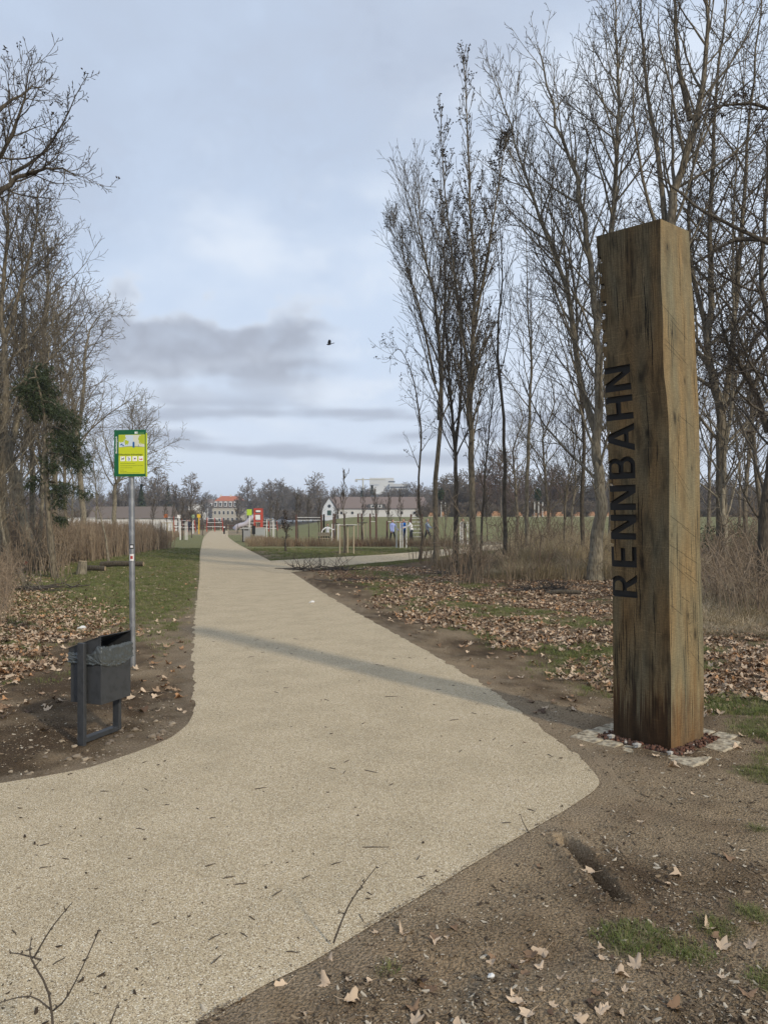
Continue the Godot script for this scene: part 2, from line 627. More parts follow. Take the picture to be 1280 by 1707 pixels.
func make_materials() -> void:
	var m := mat(Color.WHITE, 0.95)
	m.vertex_color_use_as_albedo = true
	m.albedo_texture = noise_tex(1024, 0.045, FastNoiseLite.TYPE_SIMPLEX, [[0.0, Color(0.60, 0.58, 0.56)], [0.35, Color(0.84, 0.83, 0.81)], [0.6, Color(0.98, 0.97, 0.96)], [1.0, Color(1, 1, 1)]], 5, 5)
	tri(m, Vector3.ONE * 1.1)
	m.detail_enabled = true
	m.detail_blend_mode = BaseMaterial3D.BLEND_MODE_MUL
	m.detail_uv_layer = BaseMaterial3D.DETAIL_UV_2
	m.uv2_triplanar = true
	m.uv2_world_triplanar = true
	m.uv2_scale = Vector3.ONE * 1.55
	m.detail_albedo = noise_tex(1024, 0.13, FastNoiseLite.TYPE_SIMPLEX, [[0.0, Color(0.50, 0.48, 0.46)], [0.30, Color(0.80, 0.78, 0.76)], [0.5, Color(0.97, 0.96, 0.95)], [1.0, Color(1, 1, 1)]], 8, 4)
	m.heightmap_enabled = true
	m.heightmap_texture = noise_tex(1024, 0.05, FastNoiseLite.TYPE_SIMPLEX, [], 6, 5)
	m.heightmap_scale = 1.0
	m.metallic_specular = 0.2
	M.soil = m
	m = mat(Color.WHITE, 0.9)
	m.metallic_specular = 0.3
	# bound gravel: grains of two to six millimetres
	var grains := grain_image()
	m.albedo_texture = grains
	tri(m, Vector3.ONE * 1.25)
	m.detail_enabled = true
	m.detail_blend_mode = BaseMaterial3D.BLEND_MODE_MUL
	m.detail_uv_layer = BaseMaterial3D.DETAIL_UV_2
	m.uv2_triplanar = true
	m.uv2_world_triplanar = true
	m.uv2_scale = Vector3.ONE * 0.23
	m.detail_albedo = noise_tex(1024, 0.006, FastNoiseLite.TYPE_SIMPLEX, [[0.0, Color(0.93, 0.928, 0.92)], [0.35, Color(0.96, 0.957, 0.95)], [0.6, Color(0.98, 0.977, 0.97)], [1.0, Color(1, 1, 1)]], 33, 3)
	m.heightmap_enabled = true
	m.heightmap_texture = grains
	m.heightmap_scale = 0.18
	M.path = m
	M.bark1 = bark(lin(0.05, 0.042, 0.030), lin(0.150, 0.124, 0.086), lin(0.24, 0.205, 0.145), 41)
	M.bark2 = bark(lin(0.07, 0.06, 0.042), lin(0.205, 0.175, 0.125), lin(0.33, 0.295, 0.22), 42)
	M.bark3 = bark(lin(0.030, 0.024, 0.017), lin(0.080, 0.064, 0.044), lin(0.13, 0.11, 0.08), 43)
	M.twig1 = mat(lin(0.090, 0.075, 0.056), 0.9)
	M.twig2 = mat(lin(0.155, 0.132, 0.098), 0.9)
	M.twig3 = mat(lin(0.075, 0.060, 0.046), 0.9)
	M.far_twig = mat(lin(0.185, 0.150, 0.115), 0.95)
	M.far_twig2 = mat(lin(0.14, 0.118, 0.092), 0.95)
	M.red_twig = mat(lin(0.16, 0.105, 0.075), 0.95)
	M.seed = mat(lin(0.035, 0.024, 0.016), 0.9)
	var t := mat(Color.WHITE, 0.9)
	t.vertex_color_use_as_albedo = true
	t.metallic_specular = 0.25
	M.tint = t
	var lf := mat(Color.WHITE, 0.75)
	lf.vertex_color_use_as_albedo = true
	lf.metallic_specular = 0.3
	lf.backlight_enabled = true
	lf.backlight = Color(0.25, 0.2, 0.12)
	M.leaf = lf
	var gs := mat(Color.WHITE, 0.7)
	gs.vertex_color_use_as_albedo = true
	gs.metallic_specular = 0.25
	gs.backlight_enabled = true
	gs.backlight = Color(0.4, 0.45, 0.2)
	M.grass = gs
	M.black_paint = mat(lin(0.012, 0.011, 0.010), 0.8)
	M.anthracite = mat(lin(0.040, 0.043, 0.047), 0.5)
	M.anthracite.heightmap_enabled = true
	M.anthracite.heightmap_texture = noise_tex(256, 0.2, FastNoiseLite.TYPE_SIMPLEX, [], 61)
	M.anthracite.heightmap_scale = 0.05
	M.anthracite.albedo_texture = noise_tex(512, 0.012, FastNoiseLite.TYPE_SIMPLEX, [[0.0, Color(0.82, 0.82, 0.80)], [0.55, Color(1, 1, 1)], [1.0, Color(1.0, 0.98, 0.95)]], 62, 5)
	tri(M.anthracite, Vector3.ONE * 1.7, false)
	M.steel = mat(lin(0.40, 0.41, 0.42), 0.42)
	M.steel.metallic = 0.75
	M.steel.albedo_texture = noise_tex(256, 0.03, FastNoiseLite.TYPE_CELLULAR, [[0.0, Color(0.8, 0.8, 0.8)], [1.0, Color(1, 1, 1)]], 63, 1, FastNoiseLite.RETURN_CELL_VALUE)
	tri(M.steel, Vector3(5, 2, 5), false)
	M.stone = mat(Color.WHITE, 0.9)
	M.stone.albedo_texture = noise_tex(256, 0.02, FastNoiseLite.TYPE_SIMPLEX, [[0.0, lin(0.14, 0.11, 0.075)], [0.4, lin(0.32, 0.265, 0.185)], [0.7, lin(0.45, 0.385, 0.275)], [1.0, lin(0.54, 0.48, 0.36)]], 71, 5)
	tri(M.stone, Vector3.ONE * 2.4, false)
	M.stone.heightmap_enabled = true
	M.stone.heightmap_texture = noise_tex(256, 0.03, FastNoiseLite.TYPE_SIMPLEX, [], 72, 5)
	M.stone.heightmap_scale = 0.8
	M.pale_wood = mat(lin(0.42, 0.35, 0.24), 0.85)
	M.white_post = mat(lin(0.72, 0.70, 0.66), 0.8)
	M.red_wood = mat(lin(0.095, 0.045, 0.032), 0.8)
	M.white_wall = mat(lin(0.62, 0.61, 0.58), 0.9)
	M.glass = mat(lin(0.03, 0.035, 0.04), 0.15)
	M.brown_roof = mat(lin(0.19, 0.145, 0.125), 0.9)
	M.red_roof = mat(lin(0.42, 0.125, 0.055), 0.9)
	M.grey_roof = mat(lin(0.07, 0.085, 0.10), 0.85)
	M.concrete = mat(lin(0.40, 0.40, 0.38), 0.9)
	M.needle = mat(lin(0.040, 0.058, 0.022), 0.8)
	M.needle.vertex_color_use_as_albedo = true


# ---------------------------------------------------------------- trees
# style: levels, n (children per branch of each level), angle, ratio (child length / parent), up (turn towards the light), wob, rmin, t0
func style(o: Dictionary) -> Dictionary:
	var s := {"levels": 3, "n": [9, 7, 0], "angle": [0.6, 0.65, 0.7], "ratio": [0.42, 0.42, 0.4], "up": [0.10, 0.07, 0.03], "wob": 0.13, "rmin": 0.005, "t0": 0.18, "segs": [7, 5, 3], "sides": [5, 4, 3], "first": 26, "blen": 0.34, "h0": 0.25, "top": 0.25, "seeds": 0.0, "power": 0.8}
	s.merge(o, true)
	return s


func grow(tr: MB, cr: MB, sd: PackedVector3Array, p: Vector3, dir: Vector3, length: float, r0: float, lvl: int, s: Dictionary) -> void:
	var segs: int = s.segs[lvl]
	var up: float = s.up[lvl]
	var wob: float = s.wob
	var rmin: float = s.rmin
	var pts := PackedVector3Array()
	var rad := PackedFloat32Array()
	var d := dir
	var step := length / segs
	for i in segs + 1:
		pts.append(p)
		rad.append(maxf(rmin, r0 * (1.0 - 0.8 * float(i) / segs)))
		d = (d + rv() * wob + Vector3(0, up, 0)).normalized()
		p += d * step
	(tr if lvl == 0 else cr).tube(pts, rad, s.sides[lvl])
	if lvl + 1 >= s.levels:
		if s.seeds > 0.0 and rng.randf() < s.seeds:
			sd.append(pts[segs])
			if rng.randf() < 0.5:
				sd.append(pts[segs - 1])
		return
	var cnt := int(s.n[lvl] * clampf(length / s.ref[lvl], 0.35, 1.5) + rng.randf())
	var az := rng.randf() * TAU
	var t0: float = s.t0
	for k in cnt:
		var t: float = t0 + (1.0 - t0) * (k + rng.randf()) / cnt
		var f := minf(t * segs, segs - 0.001)
		var i := int(f)
		var q := pts[i].lerp(pts[i + 1], f - i)
		var pd := (pts[i + 1] - pts[i]).normalized()
		az += 2.4 + rr(-0.5, 0.5)
		var side := pd.cross(Vector3(0.3, 0.2, 0.9)).normalized().rotated(pd, az)
		var ang: float = s.angle[lvl] * rr(0.7, 1.35)
		var cd := (pd * cos(ang) + side * sin(ang)).normalized()
		var cl: float = length * s.ratio[lvl] * (1.25 - 0.7 * t) * rr(0.6, 1.25)
		grow(tr, cr, sd, q, cd, cl, minf(rad[i] * 0.75, rad[i] * 0.35 + 0.004), lvl + 1, s)


func spline(p: PackedVector3Array, k: int) -> PackedVector3Array:
	var out := PackedVector3Array()
	var m := p.size()
	for i in m - 1:
		for j in k:
			out.append(p[i].cubic_interpolate(p[i + 1], p[maxi(i - 1, 0)], p[mini(i + 2, m - 1)], float(j) / k))
	out.append(p[m - 1])
	return out


# branches all along a stem, longest low down in the crown
func clothe(tr: MB, cr: MB, sd: PackedVector3Array, pts: PackedVector3Array, rad: PackedFloat32Array, s: Dictionary) -> void:
	var total := 0.0
	for i in pts.size() - 1:
		total += pts[i].distance_to(pts[i + 1])
	var blen: float = s.blen * total
	s.ref = [blen * 0.8, blen * 0.8 * s.ratio[0], 1.0]
	var az := rng.randf() * TAU
	var cnt: int = s.first
	for k in cnt:
		var t: float = s.h0 + (1.0 - s.h0) * pow((k + rng.randf()) / cnt, s.power)
		var f := minf(t * (pts.size() - 1), pts.size() - 1.001)
		var i := int(f)
		var q := pts[i].lerp(pts[i + 1], f - i)
		var pd := (pts[i + 1] - pts[i]).normalized()
		az += 2.4 + rr(-0.4, 0.4)
		var side := pd.cross(Vector3(0.3, 0.2, 0.9)).normalized().rotated(pd, az)
		var ang: float = s.angle[0] * rr(0.7, 1.3)
		var u: float = (t - s.h0) / (1.0 - s.h0)
		var l: float = blen * lerpf(1.0, s.top, u) * rr(0.55, 1.2) * smoothstep(-0.12, 0.2, u)
		grow(tr, cr, sd, q, (pd * cos(ang) + side * sin(ang)).normalized(), l, clampf(rad[i] * 0.5, s.rmin, 0.006 + l * 0.0095), 0, s)


func seed_mesh(sd: PackedVector3Array, size: float) -> MB:
	var mb := MB.new()
	for p in sd:
		for k in 2:
			var q := p + rv() * size * 1.5
			var a := rv().normalized() * size
			var b := a.cross(rv()).normalized() * size * 0.6
			var c := a.cross(b).normalized() * size * 0.5
			mb.face(PackedVector3Array([q + a, q + b, q + c]))
			mb.face(PackedVector3Array([q - a, q + c, q + b]))
			mb.face(PackedVector3Array([q + a, q - c, q + b]))
			mb.face(PackedVector3Array([q - a, q + b, q - c]))
	return mb


# stems: a list of [radius at the foot, [points, in metres, from the foot up], style]; all stand on one root
func tree(called: String, label: String, foot: Vector3, stems: Array, bm: Material, tm: Material, group := "", seed_size := 0.03) -> Node3D:
	var tr := MB.new()
	var cr := MB.new()
	var sd := PackedVector3Array()
	for e in stems:
		var raw := PackedVector3Array()
		for q in e[1]:
			raw.append(q)
		var pts := spline(raw, 4)
		for i in range(1, pts.size()):
			pts[i] += rv() * 0.35 * e[0] * (0.4 + float(i) / pts.size())
		var rad := PackedFloat32Array()
		for i in pts.size():
			var u := float(i) / (pts.size() - 1)
			var r: float = e[0] * (1.0 - u * 0.93)
			if pts[0].y < 0.3:
				r *= 1.0 + 0.5 * exp(-pts[i].y * 3.5)
			rad.append(maxf(r, 0.005))
		tr.tube(pts, rad, 9)
		clothe(tr, cr, sd, pts, rad, e[2])
	var o := thing(called, label, "tree", foot, group)
	part("trunk", tr.mesh(), bm, o)
	part("crown", cr.mesh(), tm, o)
	if sd.size():
		part("seed_heads", seed_mesh(sd, seed_size).mesh(), M.seed, o).set_meta("kind", "stuff")
	return o


# a stem read off the photograph at the distance where the tree stands: pixel points from the foot up
func stem_at(d: float, foot_px: float, pix: Array, lean := 0.0) -> Array:
	var out := []
	var x0 := (foot_px - 640.0) / F * d
	for i in pix.size():
		var u := float(i) / maxf(1.0, pix.size() - 1)
		var y := tall(pix[i][1], d)
		if i == 0 and y < 0.6:
			y = -0.06
		out.append(Vector3((pix[i][0] - 640.0) / F * d - x0, y, lean * u + (rr(-0.12, 0.12) if i > 0 else 0.0)))
	return out


func right_wood() -> void:
	var asc := {"angle": [0.50, 0.6, 0.7], "up": [0.13, 0.08, 0.03]}
	var narrow := style({"first": 84, "blen": 0.19, "h0": 0.2, "top": 0.12, "n": [9, 5, 0], "seeds": 0.30, "angle": [0.48, 0.6, 0.7], "up": [0.16, 0.10, 0.03], "rmin": 0.0055})
	var fan := style({"first": 36, "blen": 0.34, "h0": 0.28, "top": 0.35, "n": [10, 6, 0], "seeds": 0.05, "angle": [0.45, 0.55, 0.7], "up": [0.10, 0.08, 0.03], "rmin": 0.0055})
	var broad := style({"first": 44, "blen": 0.36, "h0": 0.22, "top": 0.24, "n": [12, 7, 0], "angle": [0.66, 0.62, 0.7], "up": [0.11, 0.06, 0.02], "rmin": 0.0055})
	var thin := style({"first": 30, "blen": 0.28, "h0": 0.2, "top": 0.3, "n": [8, 6, 0], "angle": [0.5, 0.6, 0.7], "rmin": 0.005})
	var rough := style({"first": 36, "blen": 0.34, "h0": 0.16, "top": 0.3, "n": [10, 7, 0], "angle": [0.8, 0.7, 0.7], "up": [0.06, 0.03, 0.0], "seeds": 0.12, "wob": 0.18, "rmin": 0.005})
	var d := dist(972.0)
	tree("narrow_tree", "tallest slender bare tree dotted with seeds, rising clear of its neighbours", spot(790, d), [[0.098, stem_at(d, 790, [[790, 972], [787, 800], [783, 650], [790, 480], [779, 300], [770, 100]], 0.4), narrow], [0.045, stem_at(d, 790, [[784, 640], [760, 470], [742, 300], [735, 150]], -0.5), style({"first": 44, "blen": 0.19, "h0": 0.1, "top": 0.15, "n": [8, 5, 0], "seeds": 0.36, "angle": [0.5, 0.6, 0.7], "rmin": 0.0055})], [0.04, stem_at(d, 790, [[789, 560], [812, 420], [830, 300], [838, 250]], 0.6), style({"first": 40, "blen": 0.24, "h0": 0.15, "top": 0.2, "n": [8, 5, 0], "seeds": 0.36, "angle": [0.5, 0.6, 0.7], "rmin": 0.0055})]], M.bark1, M.twig1, "", 0.036)
	d = dist(942.0)
	tree("slender_tree", "bare tree with a dense twiggy fan, at the edge of the side path", spot(727, d), [[0.105, stem_at(d, 727, [[727, 942], [726, 800], [735, 650], [722, 500], [700, 400], [684, 330]], 0.6), fan], [0.07, stem_at(d, 727, [[731, 700], [740, 560], [742, 450], [735, 345]], -0.6), fan], [0.05, stem_at(d, 727, [[726, 640], [700, 520], [672, 430], [655, 375]], 0.2), fan]], M.bark1, M.twig1, "", 0.035)
	d = dist(950.0)
	tree("slender_tree", "bare straight tree just behind the narrow seedy one, forked at half height", spot(757, d), [[0.088, stem_at(d, 757, [[757, 950], [760, 830], [757, 740], [748, 640], [742, 520], [752, 420]], 0.3), fan], [0.055, stem_at(d, 757, [[758, 760], [768, 650], [765, 520], [772, 400]], 0.5), thin]], M.bark3, M.twig3, "", 0.03)
	d = dist(935.0)
	tree("sapling_tree", "thin crooked leaning stem beside the side path, holding a few dead leaves", spot(699, d), [[0.062, stem_at(d, 699, [[699, 936], [704, 890], [697, 820], [701, 720], [690, 640], [668, 585], [645, 600]], 0.2), style({"first": 20, "blen": 0.22, "h0": 0.35, "top": 0.4, "n": [5, 4, 0], "seeds": 0.3, "angle": [0.8, 0.7, 0.7]})]], M.bark3, M.twig3, "", 0.045)
	d = dist(955.0)
	tree("sapling_tree", "bare thin stem with few upright branches between the seedy tree and the thicket", spot(841, d), [[0.075, stem_at(d, 841, [[841, 955], [842, 850], [838, 700], [828, 560], [836, 440], [822, 330]], 0.2), style({"first": 14, "blen": 0.3, "h0": 0.4, "top": 0.3, "n": [4, 3, 0], "angle": [0.4, 0.5, 0.6], "up": [0.2, 0.1, 0.05]})]], M.bark3, M.twig3)
	tree("sapling_tree", "thin dark sapling with drooping side twigs close to the seedy tree", spot(800, d * 1.02), [[0.045, stem_at(d * 1.02, 800, [[800, 948], [803, 860], [812, 740], [822, 640], [818, 560]], 0.2), thin]], M.bark3, M.twig3)
	d = dist(948.0)
	tree("slender_tree", "smooth olive-barked straight stem standing in the dry grass", spot(880, d), [[0.08, stem_at(d, 880, [[880, 948], [878, 830], [881, 700], [884, 600], [878, 520], [868, 300]], 0.2), style({"first": 24, "blen": 0.3, "h0": 0.35, "top": 0.3, "n": [7, 5, 0], "angle": [0.6, 0.6, 0.7]})]], M.bark2, M.twig1)
	d = dist(952.0)
	tree("sapling_tree", "thin grey sapling in the dry grass with forked twigs", spot(942, d), [[0.042, stem_at(d, 942, [[942, 952], [940, 860], [945, 810], [958, 720], [966, 600]], 0.2), thin]], M.bark1, M.twig1)
	tree("slender_tree", "dark reddish stem next to the stout pale trunk beside the stele", spot(972, d), [[0.075, stem_at(d, 972, [[972, 952], [968, 830], [972, 720], [962, 600], [950, 450], [905, 330], [868, 240]], 0.3), broad]], M.bark3, M.twig3)
	d = dist(968.0)
	tree("broad_tree", "stout pale-barked trunk bending up beside the wooden stele, wide bare crown", spot(991, d), [[0.19, stem_at(d, 991, [[991, 968], [995, 900], [999, 840], [990, 740], [992, 600], [985, 480], [960, 340], [925, 220], [890, 110]], 0.5), broad], [0.10, stem_at(d, 991, [[992, 720], [965, 620], [945, 480], [905, 360], [862, 230], [830, 110]], -0.5), broad], [0.10, stem_at(d, 991, [[993, 560], [1012, 420], [1026, 260], [1025, 100], [1015, -40]], 0.3), broad]], M.bark2, M.twig1)
	d = 17.5
	tree("broad_tree", "heavy bare trunk rising from directly behind the wooden stele's top", spot(1090, d), [[0.17, stem_at(d, 1090, [[1090, 985], [1092, 800], [1098, 600], [1112, 380], [1130, 290], [1158, 160], [1166, 20], [1170, -120]], 0.4), style({"first": 30, "blen": 0.32, "h0": 0.3, "top": 0.3, "n": [10, 7, 0], "angle": [0.6, 0.65, 0.7], "seeds": 0.03})], [0.07, stem_at(d, 1090, [[1110, 390], [1098, 250], [1082, 130], [1072, 0], [1075, -90]], -0.3), thin], [0.07, stem_at(d, 1090, [[1150, 200], [1130, 110], [1115, 0], [1120, -80]], 0.5), thin]], M.bark1, M.twig1, "", 0.03)
	d = dist(978.0)
	tree("forked_tree", "bare forked tree just past the stele's sunlit face", spot(1200, d), [[0.15, stem_at(d, 1200, [[1203, 985], [1198, 850], [1196, 700], [1175, 600], [1182, 480], [1176, 330], [1190, 120], [1205, -60]], 0.3), rough], [0.085, stem_at(d, 1200, [[1197, 720], [1212, 610], [1225, 450], [1230, 300], [1245, 100], [1255, -80]], 0.6), rough], [0.07, stem_at(d, 1200, [[1180, 560], [1150, 420], [1160, 280], [1195, 150]], -0.4), rough]], M.bark1, M.twig1, "", 0.032)
	tree("slender_tree", "pale thin trunk leaning against the forked tree past the stele", spot(1213, d * 0.97), [[0.075, stem_at(d * 0.97, 1213, [[1210, 990], [1207, 900], [1205, 790], [1216, 640], [1218, 480], [1222, 300], [1240, 60]], 0.2), rough]], M.bark2, M.twig2, "", 0.03)
	d = dist(1000.0)
	tree("broad_tree", "bare trunk cut by the picture edge past the forked tree", spot(1276, d), [[0.125, stem_at(d, 1276, [[1276, 1004], [1270, 900], [1278, 760], [1285, 620], [1262, 480], [1270, 300], [1290, 100]], 0.3), rough], [0.08, stem_at(d, 1276, [[1280, 720], [1250, 660], [1215, 610], [1185, 560], [1170, 470]], 0.6), rough], [0.06, stem_at(d, 1276, [[1282, 400], [1230, 395], [1180, 420], [1150, 425]], -0.8), style({"first": 12, "blen": 0.34, "h0": 0.2, "n": [8, 5, 0], "angle": [0.8, 0.7, 0.7], "up": [0.05, 0.03, 0.0], "seeds": 0.12})]], M.bark3, M.twig3, "", 0.03)
	# a tree outside the frame whose low limbs reach in front of the sky
	d = 13.0
	tree("broad_tree", "dark tree whose long low limbs cross the sky above the stele's sunlit side", spot(1420, d), [[0.16, stem_at(d, 1420, [[1420, 1030], [1415, 800], [1400, 500], [1390, 200], [1380, -100]], 0.3), style({"first": 30, "blen": 0.3, "h0": 0.35, "n": [8, 6, 0], "angle": [0.8, 0.7, 0.7], "up": [0.05, 0.03, 0.0], "seeds": 0.1})], [0.055, stem_at(d, 1420, [[1408, 520], [1330, 430], [1250, 385], [1180, 340], [1120, 285], [1085, 270]], -0.3), style({"first": 16, "blen": 0.22, "h0": 0.25, "n": [8, 5, 0], "angle": [0.7, 0.7, 0.7], "up": [0.04, 0.02, 0.0], "seeds": 0.1})], [0.05, stem_at(d, 1420, [[1400, 330], [1330, 230], [1250, 190], [1180, 195], [1120, 225]], 0.5), style({"first": 16, "blen": 0.22, "h0": 0.25, "n": [8, 5, 0], "angle": [0.7, 0.7, 0.7], "up": [0.04, 0.02, 0.0], "seeds": 0.15})], [0.05, stem_at(d, 1420, [[1398, 760], [1320, 715], [1240, 680], [1190, 640]], 0.5), style({"first": 12, "blen": 0.26, "h0": 0.25, "n": [8, 5, 0], "angle": [0.7, 0.7, 0.7], "up": [0.04, 0.02, 0.0], "seeds": 0.1})]], M.bark3, M.twig3, "", 0.03)
	# the wood behind: one bare tree after another, alike
	var proto := []
	for k in 3:
		var hgt: float = [11.5, 13.5, 9.5][k]
		var st := []
		for q in 6:
			st.append(Vector3(rr(-0.3, 0.3) * q * 0.35, hgt * q / 5.0 - 0.05, rr(-0.3, 0.3) * q * 0.35))
		st[0] = Vector3(0, -0.06, 0)
		proto.append([hgt, st])
	var spots := [[1045, 24.0, 0], [1062, 31.0, 1], [1150, 27.0, 1], [1245, 30.0, 0], [1178, 36.0, 2], [1262, 22.0, 2], [912, 33.0, 2], [1015, 38.0, 1], [1230, 42.0, 1], [1120, 44.0, 0], [862, 40.0, 2], [955, 46.0, 0]]
	var made := [null, null, null]
	for e in spots:
		var k: int = e[2]
		var o: Node3D
		var label := "bare tree deep in the thicket " + ("behind the dry grass" if e[0] < 900 else "behind the stout pale trunk" if e[0] < 1030 else "straight behind the stele" if e[0] < 1130 else "past the stele's sunlit face")
		if made[k] == null:
			o = tree("thicket_tree", label, spot(e[0], e[1]), [[0.10, proto[k][1], style({"first": 34, "blen": 0.36, "h0": 0.14, "n": [10, 7, 0], "angle": [0.65, 0.65, 0.7], "rmin": 0.006})]], M.bark1, M.twig1, "bare trees of the thicket behind the stele")
			made[k] = o
		else:
			o = (made[k] as Node3D).duplicate()
			o.name = numbered("thicket_tree")
			add_child(o)
			o.position = spot(e[0], e[1])
			o.rotation.y = rr(0, TAU)
			o.scale = Vector3.ONE * rr(0.85, 1.1)
			o.set_meta("label", label)


func left_wood() -> void:
	var broad := style({"first": 38, "blen": 0.36, "h0": 0.2, "top": 0.25, "n": [11, 8, 0], "angle": [0.75, 0.65, 0.7], "up": [0.06, 0.04, 0.01], "rmin": 0.0065, "wob": 0.16})
	var thin := style({"first": 30, "blen": 0.3, "h0": 0.2, "top": 0.3, "n": [9, 7, 0], "angle": [0.65, 0.65, 0.7], "rmin": 0.006})
	var d := dist(952.0)
	tree("leaning_tree", "grey ringed trunk leaning away over the brush beyond the litter bin", spot(58, d), [[0.24, stem_at(d, 58, [[58, 955], [46, 880], [30, 800], [16, 725], [0, 650], [-20, 560], [-30, 420]], 0.5), broad], [0.09, stem_at(d, 58, [[20, 750], [32, 680], [38, 600], [30, 480], [18, 380]], -0.5), broad]], M.bark2, M.twig2)
	tree("slender_tree", "upright bare stem rising next to the leaning ringed trunk", spot(56, d * 1.06), [[0.12, stem_at(d * 1.06, 56, [[56, 945], [53, 850], [54, 760], [50, 660], [46, 560], [40, 460], [52, 350]], 0.3), broad], [0.07, stem_at(d * 1.06, 56, [[52, 660], [75, 600], [90, 500], [85, 400]], 0.5), broad]], M.bark2, M.twig2)
	tree("slender_tree", "bare fork-stemmed tree touching the conifer's dark boughs", spot(64, d * 1.02), [[0.08, stem_at(d * 1.02, 64, [[60, 950], [66, 880], [68, 790], [52, 700], [40, 640], [34, 540]], -0.3), thin], [0.055, stem_at(d * 1.02, 64, [[68, 830], [78, 740], [84, 640], [100, 520]], 0.4), thin]], M.bark2, M.twig2)
	tree("sapling_tree", "pale curved stem at the edge of the brush pile", spot(25, d * 0.93), [[0.05, stem_at(d * 0.93, 25, [[26, 950], [8, 890], [2, 830], [-4, 760], [10, 680]], 0.3), thin]], M.bark2, M.twig2)
	d = 38.0
	tree("forked_tree", "tall pale bare tree forking in a V beyond the conifer", spot(140, d), [[0.17, stem_at(d, 140, [[142, 915], [138, 830], [133, 760], [131, 710], [122, 650], [108, 590], [102, 480]], 0.5), broad], [0.11, stem_at(d, 140, [[131, 715], [139, 660], [141, 590], [150, 540], [165, 520]], -0.3), style({"first": 26, "blen": 0.55, "h0": 0.2, "top": 0.4, "n": [10, 7, 0], "angle": [0.9, 0.7, 0.7], "up": [0.04, 0.03, 0.0], "rmin": 0.008})]], M.bark2, M.twig2)
	tree("slender_tree", "slim tree rising behind the reeds next to the V-forked one", spot(112, 36.0), [[0.09, stem_at(36.0, 112, [[112, 920], [110, 800], [106, 660], [98, 560], [88, 470]], 0.5), broad]], M.bark1, M.twig1)
	d = 50.0
	tree("broad_tree", "crooked bare tree whose round crown shows behind the rules sign", spot(193, d), [[0.17, stem_at(d, 193, [[190, 900], [192, 840], [196, 810], [208, 785], [228, 750], [242, 715]], 0.6), style({"first": 30, "blen": 0.62, "h0": 0.25, "top": 0.5, "n": [11, 8, 0], "angle": [0.75, 0.65, 0.7], "up": [0.05, 0.03, 0.0], "rmin": 0.009})]], M.bark2, M.twig2)
	tree("leaning_stick", "pale bare stick leaning across the reeds by the sign pole", spot(181, 27.5), [[0.045, stem_at(27.5, 181, [[182, 948], [177, 900], [166, 850], [152, 815]], 0.2), style({"first": 6, "blen": 0.15, "h0": 0.5, "n": [3, 2, 0]})]], M.bark2, M.twig2)
	tree("slender_tree", "high bare tree at the picture's edge whose crown meets the plane tree's limbs", spot(12, 23.0), [[0.15, stem_at(23.0, 12, [[12, 955], [5, 800], [14, 640], [8, 500], [22, 380], [30, 270]], 0.4), broad], [0.07, stem_at(23.0, 12, [[10, 560], [45, 460], [70, 390], [80, 330]], 0.5), broad]], M.bark1, M.twig1)
	tree("slender_tree", "bare tree with a round crown between the V-forked tree and the leaning trunk", spot(88, 31.0), [[0.13, stem_at(31.0, 88, [[88, 935], [92, 800], [84, 660], [78, 540], [86, 440], [80, 380]], 0.4), broad]], M.bark1, M.twig1)
	# the plane tree outside the frame: long limbs with hanging seed balls
	d = 13.0
	var limb := style({"first": 17, "blen": 0.36, "h0": 0.28, "top": 0.4, "n": [7, 5, 0], "angle": [0.75, 0.75, 0.8], "up": [0.07, 0.04, 0.0], "wob": 0.2, "seeds": 0.035, "rmin": 0.004})
	tree("plane_tree", "plane tree reaching into the sky with long crooked limbs and hanging seed balls", spot(-150, d), [[0.24, stem_at(d, -150, [[-150, 1030], [-155, 800], [-140, 560], [-130, 300], [-120, 60], [-130, -150]], 0.3), style({"first": 20, "blen": 0.3, "h0": 0.4, "n": [9, 6, 0], "angle": [0.7, 0.7, 0.8]})], [0.075, stem_at(d, -150, [[-145, 470], [-70, 400], [0, 335], [48, 297], [105, 296], [150, 310]], 0.4), limb], [0.06, stem_at(d, -150, [[-140, 420], [-60, 340], [20, 275], [62, 215], [92, 150]], 0.8), limb], [0.055, stem_at(d, -150, [[-128, 330], [-60, 240], [-15, 180], [30, 130], [50, 115]], -0.5), limb], [0.032, stem_at(d, -150, [[20, 290], [75, 260], [120, 225], [170, 160]], 0.6), style({"first": 18, "blen": 0.34, "h0": 0.15, "n": [9, 6, 0], "angle": [0.7, 0.75, 0.8], "up": [0.05, 0.03, 0.0], "wob": 0.2, "seeds": 0.03, "rmin": 0.004})]], M.bark3, M.twig3, "", 0.03)
	# more of the same wood
	var st := []
	for q in 6:
		st.append(Vector3(rr(-0.3, 0.3) * q * 0.35, 11.0 * q / 5.0 - 0.05, rr(-0.3, 0.3) * q * 0.35))
	st[0] = Vector3(0, -0.06, 0)
	var first: Node3D = null
	for e in [[-30, 21.0, 0.75], [22, 30.0, 0.9], [78, 33.0, 0.95], [40, 40.0, 1.0], [-20, 34.0, 1.05], [95, 46.0, 0.85], [10, 48.0, 1.0], [160, 62.0, 0.8], [120, 58.0, 0.95], [-40, 26.0, 1.0]]:
		var o: Node3D
		if first == null:
			first = tree("thicket_tree", "bare pale-twigged tree in the thicket past the litter bin", spot(e[0], e[1]), [[0.10, st, style({"first": 34, "blen": 0.36, "h0": 0.10, "n": [10, 8, 0], "angle": [0.7, 0.65, 0.7], "rmin": 0.008})]], M.bark2, M.twig2, "bare trees of the thicket past the bin")
			o = first
		else:
			o = first.duplicate()
			o.name = numbered("thicket_tree")
			add_child(o)
		o.position = spot(e[0], e[1])
		o.rotation.y = rr(0, TAU)
